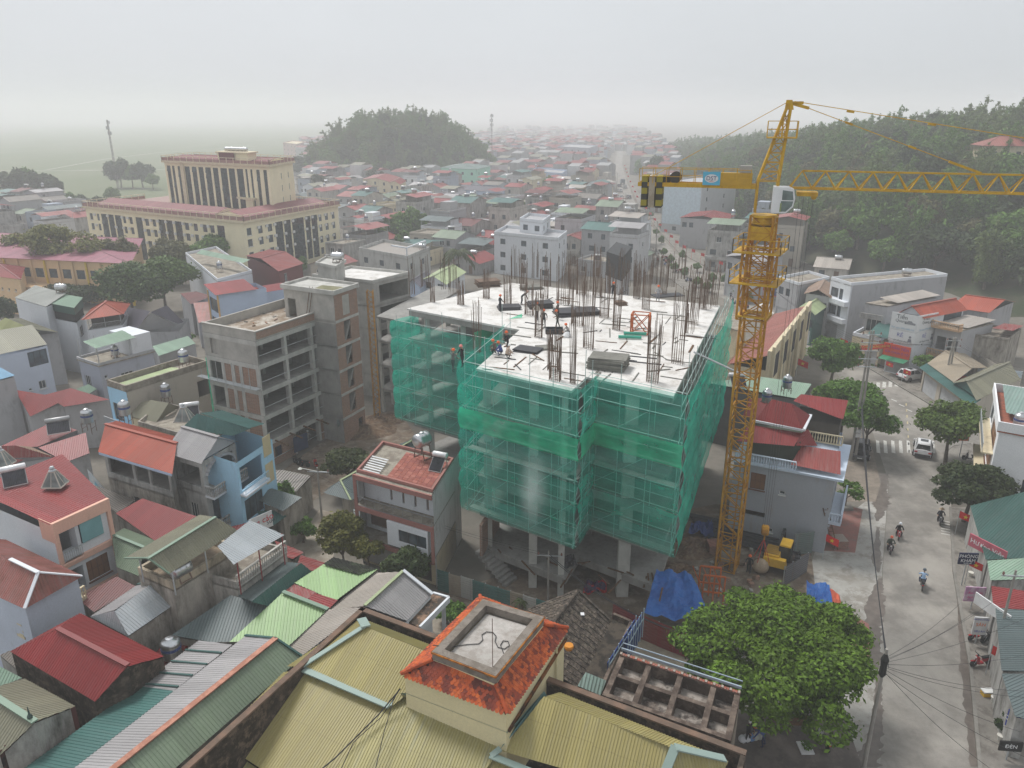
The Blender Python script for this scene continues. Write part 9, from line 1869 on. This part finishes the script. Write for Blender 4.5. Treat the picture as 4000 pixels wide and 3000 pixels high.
# === POLES, MASTS, WIRES
M_POLE=concrete((.33,.31,.28),.4);M_WIRE=plain((.03,.03,.035),.6)
def cpole(label,px,py,h,kind='pole',cross=1,r=.17,dbl=False):
 c=W(px,py);t=T('utility_pole',label,'pole',c);t.part('shaft',MB().tube(c,c+Z*h,r,8,r*.6),M_POLE)
 if dbl:t.part('shaft',MB().tube(c+V(.55,.1,0),c+V(.3,.05,h),r,8,r*.6),M_POLE)
 for k in range(cross):t.part('cross_arm',MB().bar(c+V(-.9,0,h-.4-k*.9),c+V(1.1,-.2,h-.4-k*.9),.09),M_GALV);t.part('insulator',MB().lathe(c+V(-.8,0,h-.35-k*.9),[(.05,0),(.09,.1),(.04,.25)],6).lathe(c+V(1.0,-.2,h-.35-k*.9),[(.05,0),(.09,.1),(.04,.25)],6),plain((.2,.1,.08)))
 return c
p1=cpole('tall double concrete power pole with many cross arms beside the street trees',3322,1800,15.2,cross=5,dbl=True);c=p1;t=T('meter_box','white meter boxes strapped low on the double pole','meter boxes',c+V(.4,-.3,3.2))
for k in range(4):t.part('box',MB().box(c.x+.0+.32*(k%2),c.y-.32,3.0+.5*(k//2),c.x+.28+.32*(k%2),c.y-.18,3.42+.5*(k//2)),plain((.6,.6,.6)))
p2=cpole('paired concrete pole with meter boxes at the low shop corner',3682,1540,8.2,cross=2,dbl=True);p3=cpole('pole with a black junction bundle right of the big tree',3362,3060,9.5,cross=0,r=.14)
single('cable_bundle',MB().lathe(p3+Z*7.6,[(.06,0),(.2,.25),(.17,.8),(.22,1.2),(.08,1.6)],9),plain((.02,.02,.02)),'black coil of spare cable on the pole by the big tree','cable coil',p3+Z*7.6);p4=cpole('pole behind the parked red motorbike on the right pavement',3880,2580,7.5,cross=1,r=.12)
p5=cpole('alley pole with a street lamp and meter boxes',1262,2075,6.6,cross=1,r=.12);single('street_lamp',MB().tube(p5+Z*6.2,p5+V(-1.3,-.2,6.6),.04,6).lathe(p5+V(-1.5,-.2,6.5),[(.05,0),(.22,.05),(.1,.16)],10),plain((.6,.6,.55)),'small street lamp arm on the alley pole','lamp',p5+Z*6.2)
p6=cpole('short site pole with a white meter box behind the tin fence',2140,2345,4.6,cross=1,r=.1)
fp=[cpole(l,x,y,h,cross=2,r=.15)for l,x,y,h in(('dark pole left of the far street by the car row',2440,864,10),('pole left of the far street above the rebar',2560,1000,9.5),('pale pole on the shop side beside the crane mast',2843,1130,9),('hazy pole at the far street bend',2408,760,10),('pole among town roofs left of the pale blue shed',1872,770,8),('lamp pole before the mid-street red roofs',2460,905,8))]
def wire(a,b,sag,label,r=.012):
 a,b=Vector(a),Vector(b);P_=[a.lerp(b,k/14)-Z*(sag*4*(k/14)*(1-k/14))for k in range(15)];single('overhead_wire',MB().path(P_,r,4),M_WIRE,label,'wire',a,'overhead wires')
for k in range(4):wire(p3+V(.1*k,0,9.0-.25*k),p1+V(.2,0,7.4-.3*k),.8+.1*k,'long overhead cable running up the kerb between pole and double pole',.03 if k==1 else.018)
for k,(x,y,z)in enumerate([(3750,2358,3.6),(3800,2395,3.6),(3880,2350,5),(3995,2420,5.4),(4000,2560,5),(4010,2700,5),(4010,2725,4.6),(3990,2860,3.2),(3880,3010,2.4),(4010,2960,3)]):wire(p3+Z*(8.9-.1*k),W(x,y,z),.35,f"overhead wire fanning from the cable coil pole, {ordi(k + 1)} from the top on the right")
for k in range(5):wire(p1+V(-.8+.45*k,0,14.8),p2+V(-.8+.45*k,0,7.8),.9,'overhead wire between the double pole and the low shop pole');wire(p2+V(-.8+.45*k,0,7.8),W(4050,1450+18*k,7),.5,'overhead wire leaving the low shop pole to the right');wire(p1+V(-.8+.45*k,0,14.2-.5*k),fp[2]+Z*8.6+V(.2*k,0,0),1.6,'overhead wire from the double pole past the crane mast')
for k in range(2):wire(p5+Z*(6.3-.2*k),W(1065,1870,4.6),.7,'pale wire sagging from the alley pole to the blue house');wire(p6+Z*(4.3-.2*k),p5+Z*(6-.3*k),.8,'wire along the alley before the site');wire(p6+Z*(4.3-.2*k),W(2720,2490,3.0-.3*k),1.0,'thick black cable past the site columns to the big tree',.035);wire(fp[0]+Z*(9.8-k),fp[1]+Z*(9.2-k),.8,'wire between the two far street poles')
for l,px,py,ty,w_ in(('slim lattice telecom mast standing in the hazy field',462,735,470,1.2),('thin lattice telecom mast beyond the mint green building',1922,690,445,1.0)):
 b=W(px,py);zt=20.0
 while px_of((b.x,b.y,zt))[1]>ty and zt<90:zt+=.5
 t=T('telecom_mast',l,'mast',b);m=MB();n=int(zt/2)
 for k in range(3):
  o1=V(math.cos(k*2.094),math.sin(k*2.094),0)*w_*.5;o2=V(math.cos(k*2.094+2.094),math.sin(k*2.094+2.094),0)*w_*.5;m.bar(b+o1,b+o1*.5+Z*zt,.16)
  for i in range(n):f,g=i/n,(i+1)/n;m.bar(b+o1*(1-f*.5)+Z*zt*f,b+o2*(1-g*.5)+Z*zt*g,.09)
 t.part('lattice',m,plain((.30,.26,.26),.6));m=MB()
 for i in range(9):a=i*1.1;q=b+V(math.cos(a)*.9,math.sin(a)*.9,zt-.5-(i//3)*2.6);m.box(q.x-.2,q.y-.2,q.z-1.6,q.x+.2,q.y+.2,q.z)
 t.part('antenna',m,plain((.42,.42,.43)))
# === SMALL STREET THINGS
def umbrella(px,py,label,col,r=1.5):
 c=W(px,py);t=T('parasol',label,'parasol',c);t.part('canopy',MB().lathe(c+Z*2.1,[(r,0),(r*.97,.05),(r*.5,.4),(.05,.6)],12),plain(col));t.part('pole',MB().tube(c,c+Z*2.7,.03,6),M_GALV)
umbrella(3752,1535,'grey-blue street parasol at the corner shop',(.28,.33,.42),1.8);umbrella(2985,1235,'white parasol on the pavement behind the tiled hall',(.6,.58,.55),1.2);umbrella(2870,1130,'blue-green parasol by the shops at the street bend',(.1,.35,.3),1.5);umbrella(3370,1372,'blue parasol before the low shop',(.08,.16,.45),1.2)
t=T('vegetable_tray','white tray of green vegetables at the edge of the forecourt','tray',W(3145,2925));o=t.o;t.part('tray',MB().box(o.x-.4,o.y-.5,.02,o.x+.4,o.y+.5,.12),plain((.65,.65,.65)));v,n=leaf_cloud([(.1,0,.3,.3,.35,.15,1)],120,.1,3);q=D.objects.new('greens',leaf_mesh('greens',v,n,F_MID));COL.objects.link(q);q.parent=t.e
t=T('street_stall','small stall table with goods under the big tree','stall',W(3110,2850));o=t.o;t.part('table',MB().box(o.x-.7,o.y-.4,.7,o.x+.7,o.y+.4,.76),M_WOOD)
for sx in(-1,1):
 for sy in(-1,1):t.part('leg',MB().bar(o+V(sx*.62,sy*.33,0),o+V(sx*.62,sy*.33,.7),.05),M_WOOD)
for k in range(5):c=W(2900+k*16,2895-k*3);single('goods_bag',MB().lathe(c,[(.2,0),(.28,.15),(.2,.35),(.06,.42)],8),rr.choice((plain((.6,.6,.62)),plain((.15,.25,.45)),plain((.5,.5,.45)))),['far left','left','middle','right','far right'][k]+' lumpy bag of goods beside the people under the tree','bag',c)
c=W(3855,2715,.13);t=T('cool_box','white-lidded yellow cool box on the right pavement','box',c);t.part('tub',MB().box(c.x-.35,c.y-.22,c.z,c.x+.35,c.y+.22,c.z+.32),plain((.6,.36,.03)));t.part('lid',MB().box(c.x-.37,c.y-.24,c.z+.321,c.x+.37,c.y+.24,c.z+.4),plain((.7,.7,.68)))
for k,(px,py)in enumerate([(3905,2890),(3880,2740),(3790,2250),(3795,2310)]):c=W(px,py,.13);single('plant_pot',MB().lathe(c,[(.14,0),(.2,.3),(.22,.38),(.17,.38)],10),plain((.6,.58,.52)),['white pot beside the bushy corner plant','grey pot near the cool box','pot below the clinic sign','pot beside the purple wedding board'][k],'pot',c)
c=W(3300,1985);single('tree_planter',MB().box(c.x-.6,c.y-.6,0,c.x+.6,c.y+.6,.3),M_KERB,'square stone planter under the sparse tree','planter',c)
a,b=W(3255,2150),W(3215,1985,4.5);t=T('ladder','long ladder leaning by the brick stack','ladder',a);t.part('rail',MB().bar(a,b,.06),M_WOOD);t.part('rail',MB().bar(a+V(.4,0,0),b+V(.4,0,0),.06),M_WOOD)
for k in range(12):q=a.lerp(b,(k+.5)/12);t.part('rung',MB().bar(q,q+V(.4,0,0),.035),M_WOOD)
for k in range(3):c=W(3478+k*26,1447+k*6,.13);single('display_cabinet',MB().box(c.x-.45,c.y-.3,c.z,c.x+.45,c.y+.3,c.z+1.5),plain(((.2,.35,.4),(.25,.4,.45),(.03,.03,.035))[k]),['left blue cabinet','right blue cabinet','black speaker cabinet'][k]+' outside the billboard house','cabinet',c)
for i in range(14):
 px,py=2640+rr.uniform(-90,330),0;f=(px-2550)/420;py=1010+f*230+rr.uniform(-6,10);c=W(px+12,py,.12);person(c,rr.choice(('stand','crouch')),rr.choice(((.3,.05,.05),(.05,.05,.06),(.1,.15,.3))),BLK,(.05,.04,.04),f'tiny person on the far shop pavement, {ordi(i + 1)} of the strollers',rr.random()*6,'people along the far pavement',1,'cap')
for i in range(34):
 f=(i+.5)/34;k=f*(len(RE)-9)+7;a,b=RE[int(k)],RE[min(len(RE)-1,int(k)+1)];g=k-int(k);px,py=a[0]+(b[0]-a[0])*g+9*(1-f)+2,a[1]+(b[1]-a[1])*g
 if py>1230 or py<660:continue
 q=W(px,py,0);m=MB();m.tube(q,q+Z*3,.03,4);m.add([q+Z*2.9,q+V(.9,-.1,2.7),q+V(.9,-.1,1.9),q+Z*2.2],[(0,1,2,3)]);single('street_flag',m,plain((.6,.02,.02)),'small red flag planted along the far street pavement','flag',q,'small red flags along the far street')
c=W(2085,1890,10.5)-V(0,1.0,0);dp=MB().box(-1.6,-1.0,-4.2,1.6,1.0,4.2);dm_=D.materials.new('water_spray');dm_.use_nodes=True;nt=dm_.node_tree;nt.nodes.clear();vo=nt.nodes.new('ShaderNodeVolumePrincipled');oo=nt.nodes.new('ShaderNodeOutputMaterial');tc=nt.nodes.new('ShaderNodeTexCoord');mpp=nt.nodes.new('ShaderNodeMapping');mpp.inputs[3].default_value=(.66,1.05,.25);gt=nt.nodes.new('ShaderNodeTexGradient');gt.gradient_type='QUADRATIC_SPHERE';nz=nt.nodes.new('ShaderNodeTexNoise');nz.inputs['Scale'].default_value=1.1;mm=nt.nodes.new('ShaderNodeMath');mm.operation='MULTIPLY';m3=nt.nodes.new('ShaderNodeMath');m3.operation='MULTIPLY';m3.inputs[1].default_value=2.2
nt.links.new(tc.outputs['Object'],mpp.inputs[0]);nt.links.new(mpp.outputs[0],gt.inputs[0]);nt.links.new(tc.outputs['Object'],nz.inputs['Vector']);nt.links.new(gt.outputs[1],mm.inputs[0]);nt.links.new(nz.outputs[0],mm.inputs[1]);nt.links.new(mm.outputs[0],m3.inputs[0]);nt.links.new(m3.outputs[0],vo.inputs['Density']);vo.inputs['Color'].default_value=(.98,.98,.98,1);nt.links.new(vo.outputs[0],oo.inputs['Volume'])
dpo=dp.build('dust_plume',dm_);dpo.location=c
tag(dpo,'pale plume of cement dust drifting before the green netting',None,None,'stuff')
# === HAZE
hb_=MB().box(-5990,-59,-2.0,5990,9500,78);hz_m=D.materials.new('haze');hz_m.use_nodes=True;nt=hz_m.node_tree;nt.nodes.clear();vo=nt.nodes.new('ShaderNodeVolumePrincipled');oo=nt.nodes.new('ShaderNodeOutputMaterial')
vo.inputs['Density'].default_value=.0009;vo.inputs['Color'].default_value=(.985,.99,.995,1);vo.inputs['Anisotropy'].default_value=.1;nt.links.new(vo.outputs[0],oo.inputs['Volume'])
ho=hb_.build('haze',hz_m);tag(ho,'pale grey haze lying over the whole town',None,None,'stuff')
